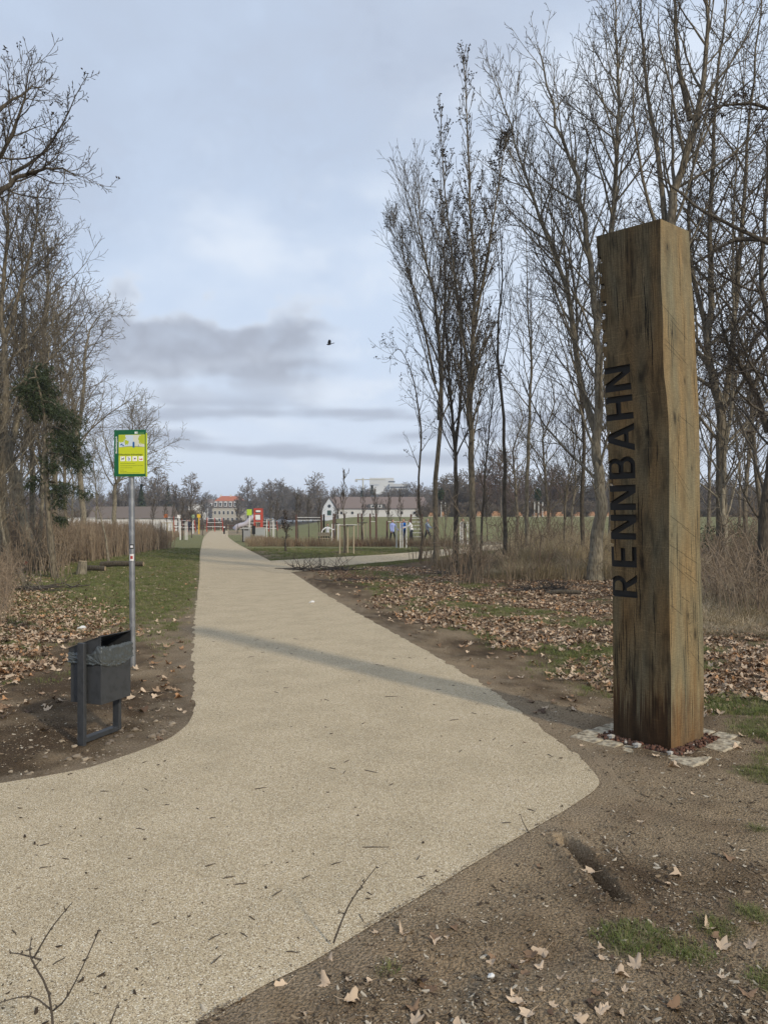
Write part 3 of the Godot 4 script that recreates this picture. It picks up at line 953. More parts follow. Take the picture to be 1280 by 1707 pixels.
		o.scale = Vector3.ONE * e[2]


func conifer() -> void:
	var d := 21.5
	var o := thing("spruce_tree", "dark green spruce with drooping boughs among the bare trees", "tree", spot(86, d))
	var tr := MB.new()
	var pts := spline(PackedVector3Array(stem_at(d, 86, [[92, 951], [86, 880], [82, 780], [76, 690], [66, 620]], 0.2)), 4)
	var rad := PackedFloat32Array()
	for i in pts.size():
		rad.append(0.105 * (1.0 - 0.85 * float(i) / pts.size()))
	tr.tube(pts, rad, 8)
	var nd := MB.new()
	# boughs seen in the photograph: tip, spread, drooping shoots
	var boughs := [[118, 692, 0.42], [132, 735, 0.5], [140, 775, 0.5], [122, 700, 0.45], [112, 730, 0.4], [104, 838, 0.36], [146, 822, 0.3], [50, 640, 0.45], [62, 665, 0.5], [70, 632, 0.42], [44, 668, 0.4], [98, 690, 0.4], [108, 760, 0.42], [52, 806, 0.32], [90, 715, 0.4], [60, 690, 0.4], [126, 760, 0.45], [100, 780, 0.35], [78, 650, 0.4], [112, 815, 0.35], [96, 868, 0.22], [64, 610, 0.35], [52, 655, 0.4], [74, 675, 0.4], [120, 745, 0.42]]
	for b in boughs:
		var tip := spot(b[0], d, tall(b[1], d)) - o.position
		tip.z += rr(-0.8, 0.8)
		var root := Vector3.ZERO
		var best := 1e9
		for p in pts:
			var q := absf(p.y - tip.y - 0.35)
			if q < best:
				best = q
				root = p
		var path := spline(PackedVector3Array([root, root.lerp(tip, 0.5) + Vector3(0, 0.12, 0), tip]), 4)
		tr.tube(path, PackedFloat32Array([0.03, 0.026, 0.022, 0.02, 0.017, 0.014, 0.011, 0.009, 0.006]), 4)
		var cnt := int(260 * b[2])
		for k in cnt:
			var t := 0.35 + 0.65 * sqrt(rng.randf())
			var f := minf(t * 8.0, 7.99)
			var s := path[int(f)].lerp(path[int(f) + 1], f - int(f)) + Vector3(rr(-1, 1) * b[2] * 0.55, rr(-0.75, 0.35) * b[2] * 0.7, rr(-1, 1) * b[2] * 0.6)
			var dir := Vector3(rr(-1, 1), rr(-1.6, 0.1), rr(-1, 1)).normalized()
			var l := rr(0.10, 0.22)
			var side := dir.cross(rv()).normalized()
			var shade := rr(0.65, 1.35)
			for q in 9:
				var at := s + dir * l * q / 9.0
				var nv := (dir * 0.8 + side.rotated(dir, q * 2.4)).normalized()
				var w := nv.cross(dir).normalized() * 0.011
				nd.face(PackedVector3Array([at - w, at + w, at + nv * 0.075]))
			nd.paint(Color(shade, shade, shade * 0.9))
	part("trunk", tr.mesh(), M.bark1, o)
	part("crown", nd.mesh(), M.needle, o)


# ---------------------------------------------------------------- ground cover
func leaf_mesh(k: int) -> Mesh:
	# a lobed, curled, dry leaf about one unit across
	var mb := MB.new()
	var ring := []
	var tips := [[0.0, rr(0.9, 1.1)], [0.95, rr(0.7, 1.05)], [-0.95, rr(0.7, 1.05)], [1.85, rr(0.45, 0.75)], [-1.85, rr(0.45, 0.75)]]
	for i in 22:
		var a := TAU * i / 22.0
		var r := 0.20
		for t in tips:
			var g: float = absf(wrapf(a - t[0], -PI, PI))
			r = maxf(r, 0.5 * t[1] * clampf(1.0 - 0.95 * g, 0.0, 1.0))
		ring.append([a, r * rr(0.9, 1.08)])
	var curl := rr(0.4, 1.7)
	var tw := rr(-0.9, 0.9)
	var fold := rr(-0.25, 0.35)
	var at := func(a: float, r: float) -> Vector3:
		var x := cos(a) * r
		var y := sin(a) * r
		return Vector3(x, curl * (y * y * 1.3 + x * x * 0.7 * (1.0 if k % 2 else -0.6)) + tw * x * y + fold * absf(y) + 0.03 * sin(a * 7.0 + k), y)
	var base := mb.v.size()
	mb.v.append(at.call(0.0, 0.0))
	for e in ring:
		mb.v.append(at.call(e[0], e[1]))
	for i in ring.size():
		mb.ix.append_array([base, base + 1 + i, base + 1 + (i + 1) % ring.size()])
	mb.n.resize(mb.v.size())
	for q in range(0, mb.ix.size(), 3):
		var p := mb.v[mb.ix[q]]
		var nn := (mb.v[mb.ix[q + 2]] - p).cross(mb.v[mb.ix[q + 1]] - p)
		for e in 3:
			mb.n[mb.ix[q + e]] += nn
	for q in mb.n.size():
		mb.n[q] = mb.n[q].normalized()
	# the stalk
	mb.tube(PackedVector3Array([Vector3(-0.08, 0.01, 0), Vector3(-0.35, 0.03, 0.03), Vector3(-0.6, 0.10, 0.0)]), PackedFloat32Array([0.012, 0.011, 0.009]), 3)
	return mb.mesh()


func leaf_tint() -> Color:
	var t := rng.randf()
	var c := Vector3(0.34, 0.235, 0.150).lerp(Vector3(0.19, 0.118, 0.072), rng.randf())
	if t < 0.10:
		c = Vector3(0.36, 0.20, 0.10)
	elif t < 0.45:
		c = Vector3(0.46, 0.35, 0.245)
	elif t > 0.9:
		c = Vector3(0.085, 0.055, 0.038)
	c *= rr(0.85, 1.35)
	return Color(c.x, c.y, c.z)


func ground_y(x: float, d: float) -> float:
	return bumps(x, d) * (1.0 - smoothstep(9.0, 26.0, absf(d - 4.0))) + hill(x, d)


func lay(x: float, d: float, size: float, lift := 0.004) -> Transform3D:
	var b := Basis.from_euler(Vector3(rr(-0.35, 0.35), rr(0, TAU), rr(-0.35, 0.35))).scaled(Vector3(size, size, size))
	return Transform3D(b, Vector3(x, ground_y(x, d) + lift, -d))


func leaf_litter() -> void:
	var meshes := []
	for k in 5:
		meshes.append(leaf_mesh(k))
	var all := []
	var tries := 0
	while all.size() < 34000 and tries < 260000:
		tries += 1
		var d := 2.3 + 24.0 * pow(rng.randf(), 1.25)
		var x := rr(-0.56, 0.56) * d * 1.04
		var onpath := x < edge_at(RIGHT_EDGE, d) + 0.03 and x > edge_at(LEFT_EDGE, d) - 0.03
		if d < 4.0 and x < 0.2 and x < edge_at(RIGHT_EDGE, d) + 0.03:
			continue
		if onpath:
			continue
		if Vector2(x - 2.015, d - 5.65).length() < 0.42:
			continue
		var z := zone(x, d)
		var keep := z.z * (0.35 + 0.65 * smoothstep(-0.3, 0.3, n_mid.get_noise_2d(x * 1.3 + 31.0, d * 1.3)))
		keep = maxf(keep, 0.02)
		if d < 6.3:
			keep *= 0.075
		if rng.randf() > keep:
			continue
		all.append([d, x])
	# a few that lie where the photograph shows them
	for e in [[548, 1606], [395, 1672], [430, 1650], [905, 1395], [725, 1457], [862, 1672], [990, 1660], [1000, 1690], [1040, 1655], [1035, 1695], [1100, 1665], [1120, 1680], [915, 1693], [1020, 1600], [985, 1460], [1130, 1460], [720, 1646], [1030, 1626], [1250, 1580], [1255, 1545], [1180, 1545], [965, 1700], [1060, 1612], [1200, 1630], [300, 1164], [262, 1162], [1245, 1665]]:
		var d := dist(e[1])
		all.append([d, (e[0] - 640.0) / F * d])
	all.sort_custom(func(a, b): return a[0] < b[0])
	var where := [[], [], [], [], []]
	var tint := [PackedColorArray(), PackedColorArray(), PackedColorArray(), PackedColorArray(), PackedColorArray()]
	var mats := []
	for k in 7:
		var m: StandardMaterial3D = M.leaf.duplicate()
		m.vertex_color_use_as_albedo = false
		var c := leaf_tint()
		m.albedo_color = c.linear_to_srgb()
		mats.append(m)
	for i in all.size():
		var d: float = all[i][0]
		var x: float = all[i][1]
		var size := rr(0.055, 0.135)
		if d < 4.6:
			size = rr(0.03, 0.10)
		var t := lay(x, d, size, 0.006 + rr(0.0, 0.02) * smoothstep(5.0, 8.0, d))
		if i < 300:
			var o := part("fallen_leaf", meshes[i % 5], mats[rng.randi() % 7], self)
			o.transform = t
			var where_is := "on the trodden soil in front of the stele"
			if x < 0.0:
				where_is = "lying by the litter bin"
			elif d < 2.75:
				where_is = "on bare soil at the picture's lower edge"
			elif d > 4.6:
				where_is = "lying close around the stele's stone border"
			tag(o, "dry brown lobed leaf " + where_is, "leaf", "fallen leaves " + where_is)
		else:
			where[i % 5].append(t)
			tint[i % 5].append(leaf_tint())
	var root := Node3D.new()
	root.name = "leaf_litter_leaves"
	root.set_meta("kind", "stuff")
	root.set_meta("label", "carpet of dry brown leaves under the trees")
	root.set_meta("category", "leaves")
	add_child(root)
	for k in 5:
		scatter("leaves", meshes[k], M.leaf, where[k], tint[k], root)


func tuft(blades: int, hgt: float, width: float, spread: float, lean: float) -> Mesh:
	var mb := MB.new()
	for b in blades:
		var a := rr(0, TAU)
		var root := Vector3(cos(a), 0, sin(a)) * spread * sqrt(rng.randf())
		var out := Vector3(cos(a + rr(-0.8, 0.8)), 0, sin(a + rr(-0.8, 0.8))) * lean
		var h := hgt * rr(0.55, 1.15)
		var side := Vector3(-out.z, 0, out.x).normalized().rotated(Vector3.UP, rr(-0.6, 0.6)) * width * 0.5
		var p0 := root - Vector3(0, 0.01, 0)
		var p1 := root + Vector3(0, h * 0.6, 0) + out * h * 0.25
		var p2 := root + Vector3(0, h * (1.0 - lean * 0.3), 0) + out * h * 0.9
		mb.face(PackedVector3Array([p0 - side, p0 + side, p1 + side * 0.7, p1 - side * 0.7]))
		mb.face(PackedVector3Array([p1 - side * 0.7, p1 + side * 0.7, p2]))
	return mb.mesh()


func stuff_label(o: Node, label: String, category: String) -> void:
	o.set_meta("label", label)
	o.set_meta("category", category)


func grass_cover() -> void:
	var short := tuft(16, 0.042, 0.0032, 0.06, 0.8)
	var where := []
	var tint := PackedColorArray()
	var tries := 0
	while where.size() < 26000 and tries < 140000:
		tries += 1
		var d := 2.4 + 42.0 * pow(rng.randf(), 1.5)
		if tries % 4 == 0:
			d = rr(2.4, 6.3)
		var x := rr(-0.55, 0.55) * d
		if x < edge_at(RIGHT_EDGE, d) + 0.08 and x > edge_at(LEFT_EDGE, d) - 0.05 or d < 4.0 and x < 0.0:
			continue
		if d > 23.0 and d < 56.0 and Geometry2D.is_point_in_polygon(Vector2(x, d), side_poly):
			continue
		if Vector2(x - 2.015, d - 5.65).length() < 0.5:
			continue
		var z := zone(x, d)
		if rng.randf() > z.y * (1.1 if d > 6.3 else 0.45):
			continue
		var s := rr(0.6, 1.25) * (1.0 + d * 0.018) * (1.0 if d > 6.3 else 0.62)
		where.append(Transform3D(Basis(Vector3.UP, rr(0, TAU)).scaled(Vector3(s * 1.2, s * rr(0.6, 1.2), s * 1.2)), Vector3(x, ground_y(x, d), -d)))
		var c := Vector3(0.115, 0.150, 0.042).lerp(Vector3(0.20, 0.20, 0.082), rng.randf())
		if rng.randf() < 0.15:
			c = Vector3(0.30, 0.25, 0.15)
		tint.append(Color(c.x, c.y, c.z))
	stuff_label(scatter("grass", short, M.grass, where, tint), "short green grass in patches beside the paths", "grass")
	# chips, straw and crumbs on the soil
	var chip := MB.new()
	chip.face(PackedVector3Array([Vector3(-0.5, 0.05, -0.12), Vector3(-0.42, 0.08, 0.16), Vector3(0.45, 0.1, 0.1), Vector3(0.5, 0.02, -0.05)]))
	chip.face(PackedVector3Array([Vector3(-0.5, 0.05, -0.12), Vector3(0.5, 0.02, -0.05), Vector3(0.1, -0.12, -0.2)]))
	chip.face(PackedVector3Array([Vector3(-0.42, 0.08, 0.16), Vector3(0.05, -0.12, 0.24), Vector3(0.45, 0.1, 0.1)]))
	var w2 := []
	var t2 := PackedColorArray()
	tries = 0
	while w2.size() < 34000 and tries < 130000:
		tries += 1
		var d := 2.3 + 9.0 * pow(rng.randf(), 1.6)
		var x := rr(-0.53, 0.53) * d
		var inside := x < edge_at(RIGHT_EDGE, d) and x > edge_at(LEFT_EDGE, d) or d < 4.0 and x < edge_at(RIGHT_EDGE, d)
		if inside:
			var near_edge := edge_at(RIGHT_EDGE, d) - x
			if rng.randf() > 0.03 + 0.16 * (1.0 - smoothstep(0.0, 0.12, near_edge)):
				continue
		if Vector2(x - 2.015, d - 5.65).length() < 0.36:
			continue
		if rng.randf() > 0.35 + 0.65 * smoothstep(-0.3, 0.3, n_mid.get_noise_2d(x * 0.9, d * 0.9 + 70.0)):
			continue
		var s := rr(0.004, 0.014) if rng.randf() < 0.88 else rr(0.012, 0.035)
		var t := lay(x, d, s, 0.003)
		if inside:
			t.origin.y = 0.016
		w2.append(t)
		var u := rng.randf()
		var c := Vector3(0.27, 0.205, 0.135).lerp(Vector3(0.12, 0.085, 0.055), rng.randf())
		if u < 0.14:
			c = Vector3(0.46, 0.40, 0.31)
		elif u > 0.82 or inside and u > 0.3:
			c = Vector3(0.055, 0.040, 0.028)
		t2.append(Color(c.x, c.y, c.z))
	# gravel spilt over the path's edge
	for k in 7000:
		var d := 2.4 + 9.0 * pow(rng.randf(), 1.4)
		var left := d > 4.7 and rng.randf() < 0.35
		var off := absf(rr(-1, 1) * rr(0, 1)) * 0.20 - 0.02
		var x := edge_at(LEFT_EDGE, d) - off if left else edge_at(RIGHT_EDGE, d) + off
		var s := rr(0.003, 0.009)
		w2.append(lay(x, d, s, 0.004 if off > 0.03 else 0.012))
		var c := Vector3(0.50, 0.43, 0.32) * rr(0.6, 1.2) if off > 0.02 else Vector3(0.14, 0.105, 0.075)
		t2.append(Color(c.x, c.y, c.z))
	stuff_label(scatter("soil_debris", chip.mesh(), M.tint, w2, t2), "chips, straw and crumbs strewn over the soil", "debris")


func soil_clods() -> void:
	# lumps of trodden earth, so that the soil has a grain of its own
	var m := pebble(9)
	var where := []
	var tint := PackedColorArray()
	var tries := 0
	while where.size() < 15000 and tries < 70000:
		tries += 1
		var d := 2.3 + 5.5 * pow(rng.randf(), 1.5)
		var x := rr(-0.53, 0.53) * d
		if x < edge_at(RIGHT_EDGE, d) - 0.02 and x > edge_at(LEFT_EDGE, d) + 0.02 or d < 4.0 and x < edge_at(RIGHT_EDGE, d) - 0.02:
			continue
		if Vector2(x - 2.015, d - 5.65).length() < 0.5:
			continue
		if rng.randf() > 0.2 + 0.8 * smoothstep(-0.2, 0.35, n_mid.get_noise_2d(x * 1.1 + 17.0, d * 1.1)):
			continue
		var s := rr(0.0012, 0.0035) if rng.randf() < 0.9 else rr(0.003, 0.008)
		where.append(Transform3D(Basis(Vector3.UP, rr(0, TAU)).scaled(Vector3(s, s * 0.55, s)), Vector3(x, maxf(ground_y(x, d), 0.008 if absf(x - edge_at(RIGHT_EDGE, d)) < 0.12 else -1.0) + s * 0.2, -d)))
		var c := Vector3(0.10, 0.078, 0.054).lerp(Vector3(0.21, 0.165, 0.115), rng.randf())
		tint.append(Color(c.x, c.y, c.z))
	stuff_label(scatter("loose_dirt", m, M.tint, where, tint), "loose lumps of earth on the trodden soil", "dirt")


func dry_stems() -> void:
	# the dense brown hedge of upright stems past the bin
	var a := MB.new()
	for k in 26:
		var p := Vector3(rr(-0.35, 0.35), -0.03, rr(-0.35, 0.35))
		var h := rr(1.0, 1.6)
		var q := p + Vector3(rr(-0.16, 0.16), h, rr(-0.16, 0.16))
		a.tube(PackedVector3Array([p, p.lerp(q, 0.5) + rv() * 0.03, q]), PackedFloat32Array([0.010, 0.008, 0.004]), 3)
		for j in 2:
			var r := p.lerp(q, rr(0.5, 0.9))
			a.tube(PackedVector3Array([r, r + Vector3(rr(-0.12, 0.12), rr(0.15, 0.4), rr(-0.12, 0.12))]), PackedFloat32Array([0.005, 0.003]), 3)
	var where := []
	var tint := PackedColorArray()
	for k in 760:
		var d := rr(26.0, 45.0)
		var x := rr(-17.5, -11.1 - (d - 26.0) * 0.07) - 0.25
		where.append(Transform3D(Basis(Vector3.UP, rr(0, TAU)).scaled(Vector3(1.1, rr(0.55, 1.12), 1.1)), Vector3(x, 0, -d)))
		var c := Vector3(0.25, 0.185, 0.128).lerp(Vector3(0.38, 0.30, 0.21), pow(rng.randf(), 2.0)) * rr(0.75, 1.1)
		tint.append(Color(c.x, c.y, c.z))
	stuff_label(scatter("dry_stem_undergrowth", a.mesh(), M.tint, where, tint), "dense brown bed of upright dry stems beyond the rules sign", "undergrowth")
	# tall straw grass between the right-hand trees
	var g := tuft(40, 1.15, 0.009, 0.28, 0.34)
	where = []
	tint = PackedColorArray()
	for k in 980:
		var d := rr(20.5, 31.0)
		var x := (rr(815, 1020) - 640.0) / F * d
		var s := rr(0.5, 1.1) * smoothstep(800.0, 880.0, x / d * F + 640.0) * (1.0 + 0.04 * maxf(d - 24.0, 0.0))
		if d < 21.7:
			s *= 0.55
		where.append(Transform3D(Basis(Vector3.UP, rr(0, TAU)).scaled(Vector3(1, maxf(s, 0.25), 1)), Vector3(x, 0, -d)))
		var c := Vector3(0.40, 0.31, 0.20).lerp(Vector3(0.54, 0.44, 0.30), rng.randf()) * rr(0.65, 1.0)
		tint.append(Color(c.x, c.y, c.z))
	for k in 950:
		var d := rr(10.5, 24.0)
		var x := (rr(1165, 1330) - 640.0) / F * d
		where.append(Transform3D(Basis(Vector3.UP, rr(0, TAU)).scaled(Vector3(0.8, rr(0.12, 0.42) * smoothstep(9.0, 14.0, d) + (0.3 if d > 19.0 else 0.0), 0.8)), Vector3(x, 0, -d)))
		var c := Vector3(0.40, 0.31, 0.21).lerp(Vector3(0.56, 0.46, 0.32), rng.randf()) * rr(0.65, 1.0)
		tint.append(Color(c.x, c.y, c.z))
	for k in 160:
		var d := rr(24.5, 30.0)
		var x := (rr(730, 850) - 640.0) / F * d
		where.append(Transform3D(Basis(Vector3.UP, rr(0, TAU)).scaled(Vector3(0.8, rr(0.15, 0.4), 0.8)), Vector3(x, 0, -d)))
		tint.append(Color(0.2, 0.145, 0.09))
	stuff_label(scatter("tall_dry_grass", g, M.grass, where, tint), "tall straw-coloured dead grass between the thicket trunks", "grass")
	# bramble and brushwood: thin arching shoots
	var b := MB.new()
	for k in 14:
		var p := Vector3(rr(-0.3, 0.3), -0.03, rr(-0.3, 0.3))
		var o := Vector3(rr(-1, 1), 0, rr(-1, 1)) * 0.7
		var h := rr(0.6, 1.5)
		var pts := spline(PackedVector3Array([p, p + Vector3(0, h * 0.6, 0) + o * 0.25, p + Vector3(0, h, 0) + o * 0.7, p + Vector3(0, h * 0.85, 0) + o * 1.15]), 2)
		b.tube(pts, PackedFloat32Array([0.010, 0.009, 0.008, 0.007, 0.006, 0.005, 0.004]), 3)
		for j in 4:
			var q := pts[rng.randi_range(2, 6)]
			b.tube(PackedVector3Array([q, q + Vector3(rr(-0.3, 0.3), rr(-0.05, 0.4), rr(-0.3, 0.3))]), PackedFloat32Array([0.005, 0.003]), 3)
	where = []
	tint = PackedColorArray()
	for k in 300:
		var d := rr(21.0, 46.0)
		var x := (rr(-60, 105) - 640.0) / F * d
		if k % 2:
			d = rr(19.0, 40.0)
			x = (rr(700, 1320) - 640.0) / F * d
			if d > 23.0 and x < edge_at([[25, -1.5], [32, 2.4], [41.8, 7.5], [60, 20]], d) + 0.8:
				continue
			if x / d * F + 640.0 > 1000.0 and k % 4 == 1:
				d = rr(12.0, 22.0)
				x = (rr(1185, 1320) - 640.0) / F * d
		var s := rr(0.6, 1.3)
		where.append(Transform3D(Basis(Vector3.UP, rr(0, TAU)).scaled(Vector3(s, s * rr(0.5, 1.3), s)), Vector3(x, 0, -d)))
		var c := Vector3(0.22, 0.165, 0.118).lerp(Vector3(0.38, 0.30, 0.21), rng.randf()) * rr(0.6, 1.0)
		tint.append(Color(c.x, c.y, c.z))
	# the heap of brushwood at the picture's edge past the bin
	for k in 34:
		var d := rr(11.5, 19.0)
		var x := (rr(-90, 14) - 640.0) / F * d
		where.append(Transform3D(Basis(Vector3.UP, rr(0, TAU)).scaled(Vector3.ONE * rr(0.35, 0.75)), Vector3(x, 0, -d)))
		var c := Vector3(0.33, 0.25, 0.175) * rr(0.6, 1.1)
		tint.append(Color(c.x, c.y, c.z))
	stuff_label(scatter("bramble_undergrowth", b.mesh(), M.tint, where, tint), "tangle of thin arching brown shoots under the trees", "undergrowth")


# ---------------------------------------------------------------- the timber stele
# plan corners (x, distance) at a height, read off the photograph's three visible edges
const EDGE_L := [[1228, 1022], [1130, 1021.5], [998, 1020.5], [899, 1017], [848, 1016], [745, 1012.5], [616, 1006], [500, 1001], [394, 993]]
const EDGE_F := [[1253, 1118], [1133, 1117.8], [1045, 1115.7], [951, 1114.8], [840, 1114.9], [760, 1115], [698, 1113.8], [654, 1110], [622, 1105.6], [531, 1103.5], [461, 1100.6], [363, 1100]]
const EDGE_R := [[1232, 1171.5], [1162, 1172.8], [1074, 1172], [1016, 1170], [919, 1166.4], [850, 1166], [760, 1165.6], [681, 1164], [614, 1160.6], [514, 1155.6], [438, 1150], [385, 1147.5]]
const SC := Vector3(2.015, 0.0, -5.65)


func edge_x(e: Array, d: float, y: float) -> float:
	var py := HZ - (y - EYE) * F / d
	var px: float = e[-1][1]
	if py >= e[0][0]:
		px = e[0][1]
	else:
		for i in range(1, e.size()):
			if py >= e[i][0]:
				px = lerpf(e[i - 1][1], e[i][1], (py - e[i - 1][0]) / (e[i][0] - e[i - 1][0]))
				break
	return (px - 640.0) / F * d


func stele_ring(y: float) -> Array:
	var l := Vector3(edge_x(EDGE_L, 5.68, y), y, -5.68) - SC
	var f := Vector3(edge_x(EDGE_F, 5.31, y), y, -5.31) - SC
	var r := Vector3(edge_x(EDGE_R, 5.62, y), y, -5.62) - SC
	l.y = y
	return [l, f, r, l + r - f]


# a point on the inscribed face: s from its outer edge to the front corner, h up, t into the wood
func on_face(s: float, h: float, t: float) -> Vector3:
	var q := stele_ring(h)
	var n: Vector3 = (q[1] - q[0]).cross(Vector3.UP).normalized()
	if n.dot(q[0] - q[3]) < 0.0:
		n = -n
	var p: Vector3 = q[0].lerp(q[1], s)
	p.y = h
	return p - n * t


func prism(poly: PackedVector2Array, h0: float, t0: float, t1: float) -> ArrayMesh:
	# poly: x along the letter's reading direction (up the post), y from the letter's foot to its head (towards the outer edge)
	if Geometry2D.is_polygon_clockwise(poly):
		poly.reverse()
	var k := poly.size()
	var idx := Geometry2D.triangulate_polygon(poly)
	var st := SurfaceTool.new()
	st.begin(Mesh.PRIMITIVE_TRIANGLES)
	var vv: Array[Vector3] = []
	for t in [t0, t1]:
		for q in poly:
			vv.append(on_face(0.455 - q.y / 0.47, h0 + q.x, t))
	var out := PackedInt32Array()
	for i in range(0, idx.size(), 3):
		out.append_array([idx[i], idx[i + 1], idx[i + 2]])
		out.append_array([k + idx[i], k + idx[i + 2], k + idx[i + 1]])
	for i in k:
		var j := (i + 1) % k
		out.append_array([i, k + i, j, j, k + i, k + j])
	# turn the shell outwards if it came out inside out
	var vol := 0.0
	for i in range(0, out.size(), 3):
		vol += vv[out[i]].dot(vv[out[i + 1]].cross(vv[out[i + 2]]))
	if vol > 0.0:
		for i in range(0, out.size(), 3):
			var e := out[i + 1]
			out[i + 1] = out[i + 2]
			out[i + 2] = e
	for p in vv:
		st.set_smooth_group(-1)
		st.add_vertex(p)
	for i in out:
		st.add_index(i)
	var m := st.commit()
	return m


func rect(x: float, y: float, w: float, h: float) -> PackedVector2Array:
	return PackedVector2Array([Vector2(x, y), Vector2(x + w, y), Vector2(x + w, y + h), Vector2(x, y + h)])


func poly(a: Array) -> PackedVector2Array:
	var p := PackedVector2Array()
	for i in range(0, a.size(), 2):
		p.append(Vector2(a[i], a[i + 1]))
	return p


# the bowl of a B or an R: a half ring split in two bands, so that no polygon has a hole
func bowl(x0: float, x1: float, y0: float, y1: float, s: float) -> PackedVector2Array:
	var p := PackedVector2Array()
	var r := (y1 - y0) * 0.5
	var cy := (y0 + y1) * 0.5
	var cx := x1 - r
	p.append(Vector2(x0, y0))
	for i in 9:
		var a := -PI / 2 + PI * i / 8.0
		p.append(Vector2(cx + cos(a) * r, cy + sin(a) * r))
	p.append(Vector2(x0, y1))
	p.append(Vector2(x0, y1 - s))
	for i in 9:
		var a := PI / 2 - PI * i / 8.0
		p.append(Vector2(cx + cos(a) * (r - s), cy + sin(a) * (r - s)))
	p.append(Vector2(x0, y0 + s))
	return p


func glyph(ch: String) -> Array:
	var h := 0.225
	var s := 0.047
	match ch:
		"R":
			return [rect(0, 0, s, h), bowl(s - 0.004, 0.155, 0.088, h, 0.036), poly([0.062, 0.094, 0.108, 0.094, 0.168, 0, 0.115, 0])]
		"E":
			return [rect(0, 0, s, h), rect(s - 0.004, 0, 0.105, 0.038), rect(s - 0.004, 0.094, 0.095, 0.036), rect(s - 0.004, h - 0.038, 0.105, 0.038)]
		"N":
			return [rect(0, 0, s, h), rect(0.135, 0, s, h), poly([0.004, h, 0.052, h, 0.173, 0, 0.125, 0])]
		"B":
			return [rect(0, 0, s, h), bowl(s - 0.004, 0.162, 0, 0.128, 0.036), bowl(s - 0.004, 0.152, 0.096, h, 0.036)]
		"A":
			return [poly([0, 0, 0.046, 0, 0.122, h, 0.076, h]), poly([0.152, 0, 0.198, 0, 0.122, h, 0.076, h]), rect(0.045, 0.045, 0.11, 0.036)]
		"H":
			return [rect(0, 0, s, h), rect(0.128, 0, s, h), rect(s - 0.004, 0.093, 0.09, 0.038)]
	return []


